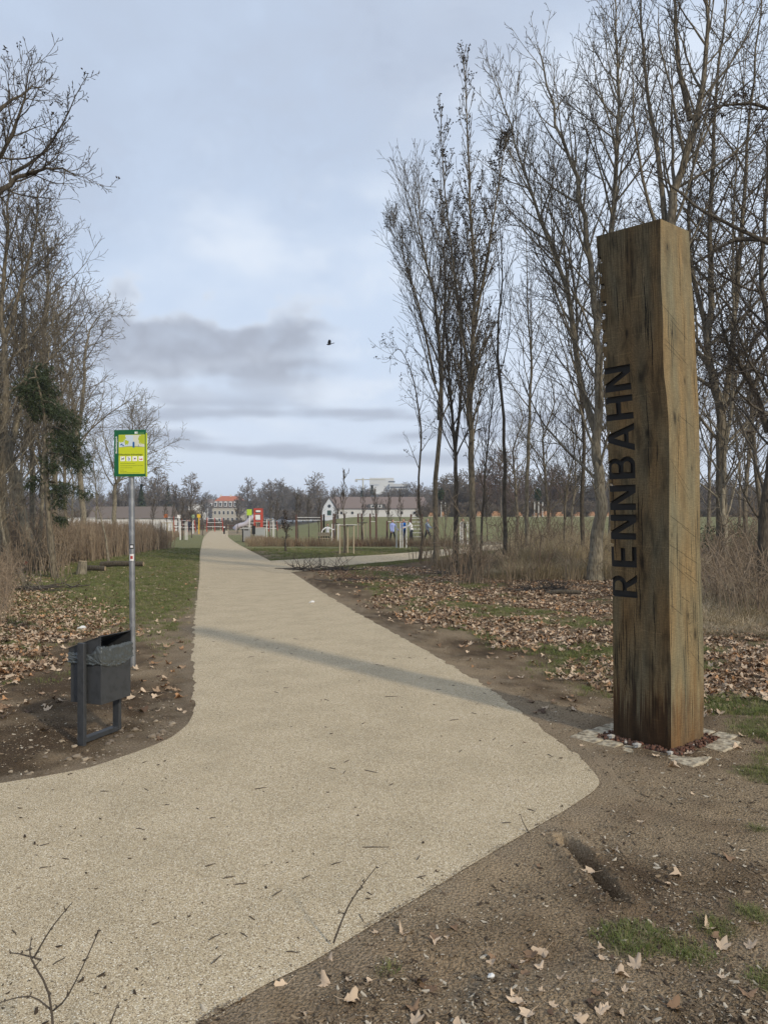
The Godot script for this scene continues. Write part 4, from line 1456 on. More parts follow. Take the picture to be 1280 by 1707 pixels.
func wood_image() -> ImageTexture:
	var w := 512
	var h := 2048
	var data := PackedByteArray()
	data.resize(w * h * 3)
	var g := FastNoiseLite.new()
	g.seed = 91
	g.frequency = 1.0
	g.fractal_octaves = 3
	var b := FastNoiseLite.new()
	b.seed = 92
	b.frequency = 1.0
	b.fractal_octaves = 3
	var knots := [[0.42, 2.95, 0.035], [0.62, 2.62, 0.05], [0.66, 2.22, 0.035], [0.45, 1.62, 0.04], [0.55, 1.30, 0.05], [0.24, 0.45, 0.02], [1.22, 3.52, 0.025], [1.28, 2.92, 0.02], [1.2, 2.32, 0.045], [1.72, 1.98, 0.025], [1.08, 1.5, 0.02], [1.75, 0.78, 0.05], [1.55, 0.92, 0.03], [1.6, 2.6, 0.03]]
	# marks left by the chain saw: [face, height where it starts, slope, length across, dark or light]
	var cuts := []
	for k in 26:
		var face := k % 2
		if face == 0:
			cuts.append([0, rr(0.3, 3.6), rr(-0.12, 0.16), rr(0.0, 0.6), rr(0.15, 0.5), false])
		else:
			cuts.append([1, rr(0.3, 3.6), rr(-0.5, -0.3), rr(0.0, 0.5), rr(0.2, 0.7), true])
	cuts.append([1, 2.03, -0.75, 0.02, 0.6, true])
	cuts.append([1, 1.98, -0.9, 0.1, 0.55, true])
	cuts.append([1, 1.32, -0.5, 0.02, 0.75, true])
	cuts.append([1, 0.66, -0.75, 0.6, 0.4, true])
	cuts.append([0, 0.20, 0.0, 0.68, 0.2, false])
	# splits along the grain
	var checks := []
	for k in 60:
		checks.append([rr(0.03, 1.97), rr(0.1, 3.2), rr(0.15, 0.6), rr(0.0, 9.0)])
	var i := 0
	for j in h:
		var y := 3.75 * (1.0 - float(j) / h)
		var cut_here := []
		for c in cuts:
			if absf(y - c[1]) < 0.5:
				cut_here.append(c)
		var chk := []
		for c in checks:
			if y > c[1] and y < c[1] + c[2]:
				chk.append(c)
		var kn := []
		for k in knots:
			if absf(y - k[1]) < 0.55:
				kn.append(k)
		for x in w:
			var u := 2.0 * x / w          # 0..1 the inscribed face, 1..2 the sunlit one
			var face := 0 if u < 1.0 else 1
			var fu := u - face
			var bend := 0.0
			var core := 0.0
			var halo := 0.0
			for k in kn:
				var du: float = (u - k[0]) * 0.47
				var dy: float = (y - k[1]) * 0.45
				var r2: float = (du * du + dy * dy) / (k[2] * k[2])
				bend += signf(du) * exp(-r2 * 0.35) * k[2] * 3.2
				core = maxf(core, exp(-r2 * 7.0))
				halo = maxf(halo, exp(-r2 * 0.28))
			var uu := u + bend
			var fine := g.get_noise_2d(uu * 150.0, y * 5.0)
			var speck := b.get_noise_2d(uu * 60.0, y * 60.0)
			var wide := g.get_noise_2d(uu * 17.0 + 40.0, y * 0.7)
			var blot := b.get_noise_2d(u * 4.5, y * 2.6)
			var kerf := g.get_noise_2d(u * 5.0 + y * 1.5, y * 170.0)
			var tone := 0.95 + fine * 0.26 + wide * 0.09 + speck * 0.14 + kerf * 0.13
			var black := 0.0
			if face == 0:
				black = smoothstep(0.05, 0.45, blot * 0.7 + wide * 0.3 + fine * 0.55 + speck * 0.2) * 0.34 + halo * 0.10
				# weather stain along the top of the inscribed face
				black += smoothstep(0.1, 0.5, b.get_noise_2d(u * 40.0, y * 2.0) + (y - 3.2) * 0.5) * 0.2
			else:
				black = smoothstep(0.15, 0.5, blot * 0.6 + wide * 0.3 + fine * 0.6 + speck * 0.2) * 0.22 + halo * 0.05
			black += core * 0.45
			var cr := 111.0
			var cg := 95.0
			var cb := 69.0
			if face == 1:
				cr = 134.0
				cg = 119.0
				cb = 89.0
			var hue := b.get_noise_2d(u * 2.0 + 20.0, y * 0.9 + 7.0)
			cr += hue * 12.0
			cb -= hue * 9.0
			# darker and redder towards the foot, its border ragged along the grain
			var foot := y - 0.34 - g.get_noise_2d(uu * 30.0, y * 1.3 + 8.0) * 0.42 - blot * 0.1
			var foot_tone := 1.0 - smoothstep(-0.16, 0.10, foot)
			tone *= 1.0 - foot_tone * (0.36 if face == 0 else 0.16)
			cr += foot_tone * 2.0
			cg -= foot_tone * 11.0
			cb -= foot_tone * 14.0
			tone *= 1.0 - clampf(black, 0.0, 0.72)
			for c in cut_here:
				if c[0] == face and fu > c[3] and fu < c[3] + c[4]:
					var dy: float = absf(y - c[1] - (fu - c[3]) * 0.47 * c[2] + fine * 0.004)
					if dy < 0.0028:
						tone *= 0.68 if c[5] else 1.15
			for c in chk:
				var du := absf(u - c[0] - g.get_noise_2d(c[3] * 11.0, y * 3.0) * 0.02) * 0.47
				var e: float = (y - c[1]) / c[2]
				if du < 0.0032 * sin(e * PI):
					tone *= 0.35
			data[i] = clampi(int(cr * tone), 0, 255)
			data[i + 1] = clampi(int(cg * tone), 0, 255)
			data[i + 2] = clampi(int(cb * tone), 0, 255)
			i += 3
	return ImageTexture.create_from_image(Image.create_from_data(w, h, false, Image.FORMAT_RGB8, data))


func build_stele() -> void:
	var wood := mat(Color.WHITE, 0.8)
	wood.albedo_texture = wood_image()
	wood.metallic_specular = 0.3
	wood.heightmap_enabled = true
	wood.heightmap_texture = wood.albedo_texture
	wood.heightmap_scale = 0.6
	var o := thing("wooden_stele", "tall weathered oak beam standing upright, carved with RENNBAHN in black letters", "stele", SC)
	# body: rings up the beam, each face in strips, kept closed for the carving
	var ys := []
	var top := 3.70
	for k in 58:
		ys.append(0.0 if k == 0 else top * k / 57.0)
	var st := SurfaceTool.new()
	st.begin(Mesh.PRIMITIVE_TRIANGLES)
	var strips := 6
	var cell := func(f: int, s: float, y: float) -> Vector3:
		var q := stele_ring(y)
		var a: Vector3 = q[f]
		var c: Vector3 = q[(f + 1) % 4]
		var p := a.lerp(c, s)
		# the top is cut askew, higher at the front corner
		if y > top - 0.001:
			var lo: float = [3.705, 3.69, 3.72, 3.725][f]
			var hi: float = [3.69, 3.72, 3.725, 3.705][f]
			p.y = lerpf(lo, hi, s)
		if y < 0.001:
			p.y = 0.012
		var nn := (c - a).cross(Vector3.UP).normalized()
		if nn.dot(a.lerp(c, 0.5) - (q[0] + q[2]) * 0.5) < 0.0:
			nn = -nn
		var fade := sin(s * PI)
		return (p + nn * fade * 0.006 * n_mid.get_noise_3d(s * 1.2 + f * 5.0, y * 0.9, 2.0)).snapped(Vector3.ONE * 0.00002)
	for f in 4:
		for k in ys.size() - 1:
			for s in strips:
				var s0 := float(s) / strips
				var s1 := float(s + 1) / strips
				var p := [cell.call(f, s0, ys[k]), cell.call(f, s1, ys[k]), cell.call(f, s1, ys[k + 1]), cell.call(f, s0, ys[k + 1])]
				var ff := f % 2
				var uv := [Vector2((ff + s0) * 0.5, 1.0 - ys[k] / 3.75), Vector2((ff + s1) * 0.5, 1.0 - ys[k] / 3.75), Vector2((ff + s1) * 0.5, 1.0 - ys[k + 1] / 3.75), Vector2((ff + s0) * 0.5, 1.0 - ys[k + 1] / 3.75)]
				for e in [0, 2, 1, 0, 3, 2]:
					st.set_smooth_group(-1)
					st.set_uv(uv[e])
					st.add_vertex(p[e])
	for cap in 2:
		var y: float = ys[-1] if cap else ys[0]
		var mid: Vector3 = (cell.call(0, 0.0, y) + cell.call(2, 0.0, y)) * 0.5
		for f in 4:
			for s in strips:
				var a: Vector3 = cell.call(f, float(s) / strips, y)
				var c: Vector3 = cell.call(f, float(s + 1) / strips, y)
				for q in ([a, mid, c] if cap else [a, c, mid]):
					st.set_smooth_group(-1)
					st.set_uv(Vector2(0.3 + q.x * 0.3, 0.4 + q.z * 0.3))
					st.add_vertex(q)
	st.generate_normals()
	var body := CSGCombiner3D.new()
	body.name = "beam"
	o.add_child(body)
	var core := CSGMesh3D.new()
	core.name = "timber"
	core.mesh = st.commit()
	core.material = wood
	body.add_child(core)
	var word := "RENNBAHN"
	var starts := [1.043, 1.262, 1.463, 1.678, 1.905, 2.105, 2.335, 2.545]
	for k in 8:
		var mb := MB.new()
		for shape in glyph(word[k]):
			var cut := CSGMesh3D.new()
			cut.name = "carving"
			cut.operation = CSGShape3D.OPERATION_SUBTRACTION
			cut.mesh = prism(shape, starts[k], -0.03, 0.030)
			cut.material = M.black_paint
			body.add_child(cut, true)
			for inner in Geometry2D.offset_polygon(shape, -0.0015):
				var pm := prism(inner, starts[k], 0.020, 0.027)
				var arr := pm.surface_get_arrays(0)
				var vs: PackedVector3Array = arr[Mesh.ARRAY_VERTEX]
				var ids: PackedInt32Array = arr[Mesh.ARRAY_INDEX]
				for t in range(0, ids.size(), 3):
					mb.face(PackedVector3Array([vs[ids[t]], vs[ids[t + 2]], vs[ids[t + 1]]]))
		var l := part("letter", mb.mesh(), M.black_paint, o)
		l.set_meta("label", "carved black letter " + word[k])
	# letters of the neighbouring face run over the outer edge as notches
	for e in [[3.52, 0.05, 0.035], [3.42, 0.03, 0.03], [3.33, 0.04, 0.045], [3.20, 0.035, 0.05], [3.11, 0.05, 0.035], [2.99, 0.03, 0.03], [2.90, 0.03, 0.045], [2.80, 0.03, 0.03], [2.47, 0.03, 0.03], [2.26, 0.03, 0.035], [2.0, 0.035, 0.03], [1.86, 0.03, 0.035], [1.42, 0.03, 0.03]]:
		var cut := CSGBox3D.new()
		cut.name = "notch"
		cut.operation = CSGShape3D.OPERATION_SUBTRACTION
		cut.size = Vector3(e[2] * 1.7, e[1], 0.30)
		cut.material = M.black_paint
		var q := stele_ring(e[0])
		var back: Vector3 = (q[3] - q[0]).normalized()
		cut.transform = Transform3D(Basis(back.cross(Vector3.UP), Vector3.UP, -back).rotated(back, rr(-0.3, 0.3)).orthonormalized(), q[0] + back * 0.1 + Vector3(0, 0.0, 0))
		body.add_child(cut, true)
	# stone border set round the foot and the gravel in it
	var e1 := Vector3(0.72, 0, -0.694).normalized()
	var e2 := Vector3(-0.694, 0, -0.72).normalized()
	var base := thing("stone_border", "square border of pale worn pavers set flush around the stele's foot", "paving", Vector3(SC.x, 0, SC.z))
	var shapes := []
	for k in 3:
		var pm := MB.new()
		pm.box(Transform3D(Basis(), Vector3(0, -0.029, 0)), Vector3(0.148, 0.075, 0.155), 0.009)
		for q in pm.v.size():
			pm.v[q] += Vector3(n_mid.get_noise_3dv(pm.v[q] * 7.0 + Vector3(k, 0, 0)), 0.4 * n_mid.get_noise_3dv(pm.v[q] * 9.0 + Vector3(0, k, 0)), n_mid.get_noise_3dv(pm.v[q] * 7.0 + Vector3(0, 0, k + 5))) * 0.012
		shapes.append(pm.mesh())
	var half := 0.40
	for side in 4:
		var along: Vector3 = [e1, e2, e1, e2][side]
		var off: Vector3 = [-e2, e1, e2, -e1][side] * half
		for k in 5:
			var t := -0.40 + 0.16 * k + (0.08 if side % 2 else 0.0)
			var p := part("paver", shapes[(k + side) % 3], M.stone, base)
			p.position = off + along * t + Vector3(0, rr(-0.009, 0.003), 0)
			p.basis = Basis(along, Vector3.UP, along.cross(Vector3.UP)).rotated(Vector3.UP, rr(-0.04, 0.04))
	var peb := pebble(3)
	var where := []
	var tint := PackedColorArray()
	for k in 1300:
		var a := rr(-0.33, 0.33)
		var b := rr(-0.33, 0.33)
		if maxf(absf(a), absf(b)) < 0.21:
			continue
		where.append(Transform3D(Basis.from_euler(rv() * 3.0).scaled(Vector3.ONE * rr(0.006, 0.013)), SC + e1 * a + e2 * b + Vector3(0, rr(0.0, 0.016), 0)))
		var c := Vector3(0.16, 0.075, 0.05).lerp(Vector3(0.10, 0.07, 0.055), rng.randf()) * rr(0.6, 1.3)
		if rng.randf() < 0.03:
			c = Vector3(0.5, 0.46, 0.4)
		tint.append(Color(c.x, c.y, c.z))
	stuff_label(scatter("gravel", peb, M.tint, where, tint), "reddish gravel filling the stone border around the stele", "gravel")
	for e in [[1061, 1249, 0.022, "grey oval pebble on the gravel at the stele's inscribed side"], [1116, 1262, 0.016, "small white pebble on the gravel at the stele's front corner"], [1018, 1234, 0.02, "bluish pebble at the outer end of the stele's gravel bed"]]:
		var d := dist(e[1])
		var s := part("pebble", pebble(5), mat(lin(0.42, 0.40, 0.36), 0.7), self)
		s.position = spot(e[0], d, 0.03)
		s.scale = Vector3(1.4, 0.75, 1.0) * e[2]
		tag(s, e[3], "stone")


func pebble(seed_: int) -> Mesh:
	var mb := MB.new()
	var sph := SphereMesh.new()
	sph.radius = 1.0
	sph.height = 2.0
	sph.radial_segments = 7
	sph.rings = 4
	var a := sph.get_mesh_arrays()
	mb.v = a[Mesh.ARRAY_VERTEX]
	mb.ix = a[Mesh.ARRAY_INDEX]
	mb.n = a[Mesh.ARRAY_NORMAL]
	var flat := MB.new()
	for i in mb.v.size():
		mb.v[i] *= 1.0 + 0.75 * n_mid.get_noise_3dv(mb.v[i] * 0.9 + Vector3(seed_ * 7, 0, 0))
	for i in range(0, mb.ix.size(), 3):
		var p := [mb.v[mb.ix[i]], mb.v[mb.ix[i + 2]], mb.v[mb.ix[i + 1]]]
		if (p[1] - p[0]).cross(p[2] - p[0]).length_squared() > 1e-9:
			flat.face(PackedVector3Array(p))
	return flat.mesh()


# ---------------------------------------------------------------- bin, sign
func build_bin() -> void:
	var o := thing("litter_bin", "anthracite metal litter bin on two posts with a grey bag over its rim", "litter bin", Vector3(-2.08, 0, -5.65))
	o.rotation.y = -0.36      # local -z runs from the near post to the far one, +x towards the path
	var posts := [0.165, -0.165]
	for z in posts:
		var mb := MB.new()
		mb.box(Transform3D(Basis(), Vector3(-0.01, 0.36, z * 1.12)), Vector3(0.062, 0.735, 0.030), 0.004)
		part("post", mb.mesh(), M.anthracite, o)
	var mb := MB.new()
	mb.box(Transform3D(Basis(), Vector3(-0.01, 0.03, 0)), Vector3(0.056, 0.036, 0.335), 0.003)
	part("crossbar", mb.mesh(), M.anthracite, o)
	# open box with real walls
	mb = MB.new()
	var w := 0.27
	var dz := 0.315
	for e in [[Vector3(-w / 2, 0.465, 0), Vector3(0.006, 0.35, dz)], [Vector3(w / 2, 0.465, 0), Vector3(0.006, 0.35, dz)], [Vector3(0, 0.465, dz / 2 - 0.003), Vector3(w - 0.006, 0.35, 0.006)], [Vector3(0, 0.465, -dz / 2 + 0.003), Vector3(w - 0.006, 0.35, 0.006)], [Vector3(0, 0.296, 0), Vector3(w - 0.006, 0.006, dz - 0.012)]]:
		mb.box(Transform3D(Basis(), e[0]), e[1], 0.0015)
	part("container", mb.mesh(), M.anthracite, o)
	# hood: two gables and the sloping roof, open towards the path
	for z in [dz / 2 + 0.004, -dz / 2 - 0.004]:
		mb = MB.new()
		var p := [Vector3(-0.15, 0.645, z), Vector3(0.135, 0.645, z), Vector3(0.135, 0.775, z), Vector3(-0.15, 0.675, z)]
		var q := []
		for e in p:
			q.append(e - Vector3(0, 0, 0.005))
		mb.quad(p[0], p[1], p[2], p[3])
		mb.quad(q[1], q[0], q[3], q[2])
		for k in 4:
			mb.quad(p[(k + 1) % 4], p[k], q[k], q[(k + 1) % 4])
		part("gable", mb.mesh(), M.anthracite, o)
	mb = MB.new()
	var sl := atan2(0.10, 0.285)
	mb.box(Transform3D(Basis(Vector3(0, 0, 1), sl), Vector3(-0.0085, 0.7275, 0)), Vector3(0.306, 0.005, dz + 0.022), 0.0)
	part("roof", mb.mesh(), M.anthracite, o)
	mb = MB.new()
	mb.box(Transform3D(Basis(), Vector3(-0.152, 0.66, 0)), Vector3(0.004, 0.034, dz), 0.0)
	part("back_flap", mb.mesh(), M.anthracite, o)
	# the bag: a wrinkled sleeve folded over the rim
	var bag := MB.new()
	var ring := []
	var nseg := 160
	for k in nseg:
		var t := float(k) / nseg
		var p: Vector3
		var per := t * 4.0
		var hx := w / 2 + 0.008
		var hz := dz / 2 + 0.010
		match int(per):
			0: p = Vector3(lerpf(-hx, hx, per), 0, hz)
			1: p = Vector3(hx, 0, lerpf(hz, -hz, per - 1.0))
			2: p = Vector3(lerpf(hx, -hx, per - 2.0), 0, -hz)
			_: p = Vector3(-hx, 0, lerpf(-hz, hz, per - 3.0))
		ring.append(p)
	var prof := [[0.001, 0.572], [0.006, 0.575], [0.003, 0.590], [0.006, 0.603], [0.003, 0.618], [0.002, 0.634], [-0.008, 0.645], [-0.03, 0.635], [-0.045, 0.58], [-0.06, 0.48]]
	var dense := []
	for c in prof.size() - 1:
		for q in 3:
			var t := q / 3.0
			dense.append([lerpf(prof[c][0], prof[c + 1][0], t), lerpf(prof[c][1], prof[c + 1][1], t), c + t])
	prof = dense
	var cols := prof.size()
	for k in nseg + 1:
		var p: Vector3 = ring[k % nseg]
		var dir := Vector3(p.x, 0, p.z).normalized()
		for c in cols:
			var wr := n_fine.get_noise_3d(p.x * 5.0 + prof[c][1] * 4.0, prof[c][1] * 9.0, p.z * 5.0)
			var big := n_mid.get_noise_3d(p.x * 6.0 + 3.0, prof[c][1] * 3.0, p.z * 6.0)
			var row: float = prof[c][2]
			var crease := 1.0 - absf(n_fine.get_noise_3d(p.x * 3.2 - p.z * 2.0 + 5.0, prof[c][1] * 6.0, p.z * 3.2 + prof[c][1] * 5.0)) * 3.0
			var out: float = prof[c][0] + (0.007 * wr + 0.007 * maxf(crease, -0.4) if row > 0.6 and row < 6.0 else 0.003 * wr)
			var lift := 0.0
			if p.x > 0.05:
				lift = 0.055 * smoothstep(0.05, 0.12, p.x) * sin(clampf((row - 3.0) / 3.0, 0, 1) * PI / 2)
			var sag := 0.03 * smoothstep(0.05, 0.13, p.x) * cos(clampf(p.z / 0.16, -1, 1) * PI / 2)
			if row > 4.0:
				sag = 0.0
			bag.v.append(p + dir * maxf(out, -0.08) + Vector3(0, prof[c][1] + lift - sag * lerpf(1.0, 0.4, clampf(row / 2.0, 0, 1)) + 0.014 * big + 0.008 * wr, 0))
	bag.n.resize(bag.v.size())
	for k in nseg:
		for c in cols - 1:
			var a := k * cols + c
			for tri3 in [[a, a + 1, a + cols], [a + 1, a + cols + 1, a + cols]]:
				bag.ix.append_array(tri3)
				var nn := (bag.v[tri3[2]] - bag.v[tri3[0]]).cross(bag.v[tri3[1]] - bag.v[tri3[0]])
				for e in tri3:
					bag.n[e] += nn
	for k in bag.n.size():
		bag.n[k] = bag.n[k].normalized()
	var plastic := mat(lin(0.065, 0.073, 0.073), 0.28)
	plastic.metallic_specular = 0.55
	part("bag", bag.mesh(), plastic, o)


func sign_image() -> ImageTexture:
	var w := 540
	var h := 760
	var im := Image.create_empty(w, h, false, Image.FORMAT_RGB8)
	var green := Color8(12, 92, 52)
	var lime := Color8(197, 206, 30)
	im.fill(green)
	im.fill_rect(Rect2i(78, 78, 446, 640), Color8(214, 220, 70))
	im.fill_rect(Rect2i(84, 84, 434, 628), lime)
	# the drawing of the park
	var sky_c := Color8(200, 214, 226)
	for y in 200:
		for x in 434:
			var hill_y := 196.0 - 18.0 * sin(x / 434.0 * PI)
			if y < hill_y:
				var c := sky_c
				if x > 240:
					c = Color8(212, 212, 196)
				var n := n_mid.get_noise_2d(x * 0.02, y * 0.02) * 26.0
				if Vector2(x - 30.0, y - 40.0).length() + n < 78.0 or Vector2(x - 130.0, y - 120.0).length() + n < 40.0 or Vector2(x - 420.0, y - 70.0).length() + n < 88.0:
					c = Color8(178, 190, 40)
				im.set_pixel(84 + x, 84 + y, c)
			elif y < hill_y + 12.0:
				im.set_pixel(84 + x, 84 + y, Color8(150, 156, 120))
	for e in [[100, 236, 30, 14], [120, 224, 24, 24], [142, 246, 26, 18], [316, 206, 34, 84], [322, 194, 24, 20], [412, 244, 8, 36]]:
		im.fill_rect(Rect2i(e[0], e[1], e[2], e[3]), Color8(28, 92, 150))
	# pictograms
	for k in 4:
		var x := 108 + k * 104
		im.fill_rect(Rect2i(x, 432, 78, 78), Color8(246, 246, 240))
		var ink := Color8(26, 26, 26) if k < 3 else Color8(196, 40, 40)
		if k == 0:
			im.fill_rect(Rect2i(x + 16, 464, 40, 16), ink)
			im.fill_rect(Rect2i(x + 50, 452, 16, 14), ink)
			im.fill_rect(Rect2i(x + 18, 478, 6, 18), ink)
			im.fill_rect(Rect2i(x + 46, 478, 6, 18), ink)
			im.fill_rect(Rect2i(x + 14, 440, 8, 8), ink)
		elif k == 1:
			im.fill_rect(Rect2i(x + 16, 442, 30, 8), ink)
			im.fill_rect(Rect2i(x + 24, 458, 34, 42), Color8(96, 120, 160))
			im.fill_rect(Rect2i(x + 34, 468, 14, 22), Color8(240, 240, 244))
		elif k == 2:
			for y in 18:
				im.fill_rect(Rect2i(x + 14 + y, 458 + y, 50 - 2 * y, 1), ink)
			im.fill_rect(Rect2i(x + 14, 488, 50, 6), Color8(196, 60, 60))
		else:
			im.fill_rect(Rect2i(x + 12, 478, 54, 14), ink)
			im.fill_rect(Rect2i(x + 20, 456, 6, 24), ink)
			im.fill_rect(Rect2i(x + 44, 464, 18, 8), ink)
	# lines of small print, too small to read
	for e in [[546, 250], [582, 392], [616, 210], [652, 60], [676, 110], [698, 330]]:
		var x := 108
		while x < 108 + e[1]:
			var l := rng.randi_range(6, 26)
			im.fill_rect(Rect2i(x, e[0], mini(l, 108 + e[1] - x), 7), Color8(104, 118, 30))
			x += l + 5
	# the emblem in the head band
	im.fill_rect(Rect2i(352, 30, 24, 34), Color8(240, 244, 240))
	im.fill_rect(Rect2i(382, 30, 20, 14), Color8(240, 244, 240))
	im.fill_rect(Rect2i(382, 48, 20, 16), Color8(240, 244, 240))
	var x2 := 416
	while x2 < 510:
		var l := rng.randi_range(6, 18)
		im.fill_rect(Rect2i(x2, 50, l, 9), Color8(150, 196, 110))
		x2 += l + 4
	return ImageTexture.create_from_image(im)


func build_sign() -> void:
	var d := 8.4
	var o := thing("rules_sign", "lime and dark green park rules board on a galvanised pole", "sign", spot(222, d))
	var mb := MB.new()
	mb.tube(PackedVector3Array([Vector3(0, -0.05, 0), Vector3(-0.01, 1.2, 0), Vector3(-0.016, 2.57, 0)]), PackedFloat32Array([0.031, 0.031, 0.031]), 24)
	mb.disc(Vector3(-0.016, 2.57, 0), Vector3.UP, 0.031, 24)
	part("pole", mb.mesh(), M.steel, o)
	var bw := 0.362
	var bh := 0.508
	var yc := tall(756.0, d)
	var cx := (219.5 - 222.0) / F * d
	var turn := Basis(Vector3.UP, -0.12)
	mb = MB.new()
	mb.box(Transform3D(turn, Vector3(cx, yc, 0.040)), Vector3(bw, bh, 0.008), 0.001)
	var board := part("board", mb.mesh(), mat(lin(0.010, 0.115, 0.045), 0.4), o)
	mb = MB.new()
	mb.box(Transform3D(turn, turn * Vector3(0.022, -0.020, 0.003) + Vector3(cx, yc, 0.036)), Vector3(bw - 0.02, bh - 0.035, 0.010), 0.001)
	part("backing_plate", mb.mesh(), mat(lin(0.52, 0.60, 0.03), 0.45), o)
	mb = MB.new()
	var z := 0.0055
	var t := Transform3D(turn, Vector3(cx, yc, 0.042))
	var hw := bw / 2 - 0.001
	var hh := bh / 2 - 0.001
	for e in [Vector2(-1, -1), Vector2(1, -1), Vector2(1, 1), Vector2(-1, 1)]:
		mb.v.append(t * Vector3(e.x * hw, e.y * hh, z))
		mb.n.append(turn.z)
		mb.uv.append(Vector2(0.5 + e.x * 0.5, 0.5 - e.y * 0.5))
	mb.ix.append_array([0, 2, 1, 0, 3, 2])
	var pm := mat(Color.WHITE, 0.4)
	pm.albedo_texture = sign_image()
	part("printed_face", mb.mesh(), pm, board)
	# lettering that can be made out
	var words := [["Öffentliche Grünanlage", Vector3(0.008, -0.016, z + 0.001), 0.0, 0.0115, lin(0.06, 0.09, 0.01)], ["Rennbahnpark", Vector3(-0.154, 0.09, z + 0.001), PI / 2, 0.0125, lin(0.85, 0.88, 0.85)]]
	for e in words:
		var tm := TextMesh.new()
		var f := SystemFont.new()
		f.font_names = PackedStringArray(["Droid Sans"])
		f.font_weight = 700
		tm.font = f
		tm.text = e[0]
		tm.font_size = 32
		tm.pixel_size = e[3] * 2.1 / 32.0
		tm.depth = 0.0006
		var l := part("lettering", tm, mat(e[4], 0.6), board)
		l.transform = t * Transform3D(Basis(Vector3(0, 0, 1), e[2]), e[1])
	for e in [[911.0, "white sticker with a black frame on the sign pole", lin(0.7, 0.7, 0.72), lin(0.03, 0.03, 0.03)], [929.0, "torn red and white sticker on the sign pole", lin(0.72, 0.70, 0.68), lin(0.35, 0.03, 0.03)]]:
		for k in 2:
			var st := MB.new()
			var y := tall(e[0], d)
			var hgt := (0.052 if k == 0 else 0.024) * (1.4 if e[0] > 920 else 1.0)
			var half := 0.75 if k == 0 else 0.42
			var r := 0.0322 if k == 0 else 0.0328
			var col: Color = e[3] if k == 0 and e[0] < 920 or k == 1 and e[0] > 920 else e[2]
			for q in 8:
				var a0 := PI / 2 - half + 2.0 * half * q / 8.0 - 0.15
				var a1 := PI / 2 - half + 2.0 * half * (q + 1) / 8.0 - 0.15
				var c := Vector3(-0.009, y, 0)
				st.quad(c + Vector3(cos(a1) * r, -hgt / 2, sin(a1) * r), c + Vector3(cos(a0) * r, -hgt / 2, sin(a0) * r), c + Vector3(cos(a0) * r, hgt / 2, sin(a0) * r), c + Vector3(cos(a1) * r, hgt / 2, sin(a1) * r))
			part("sticker", st.mesh(), mat(col, 0.5), o, e[1] if k == 0 else "")


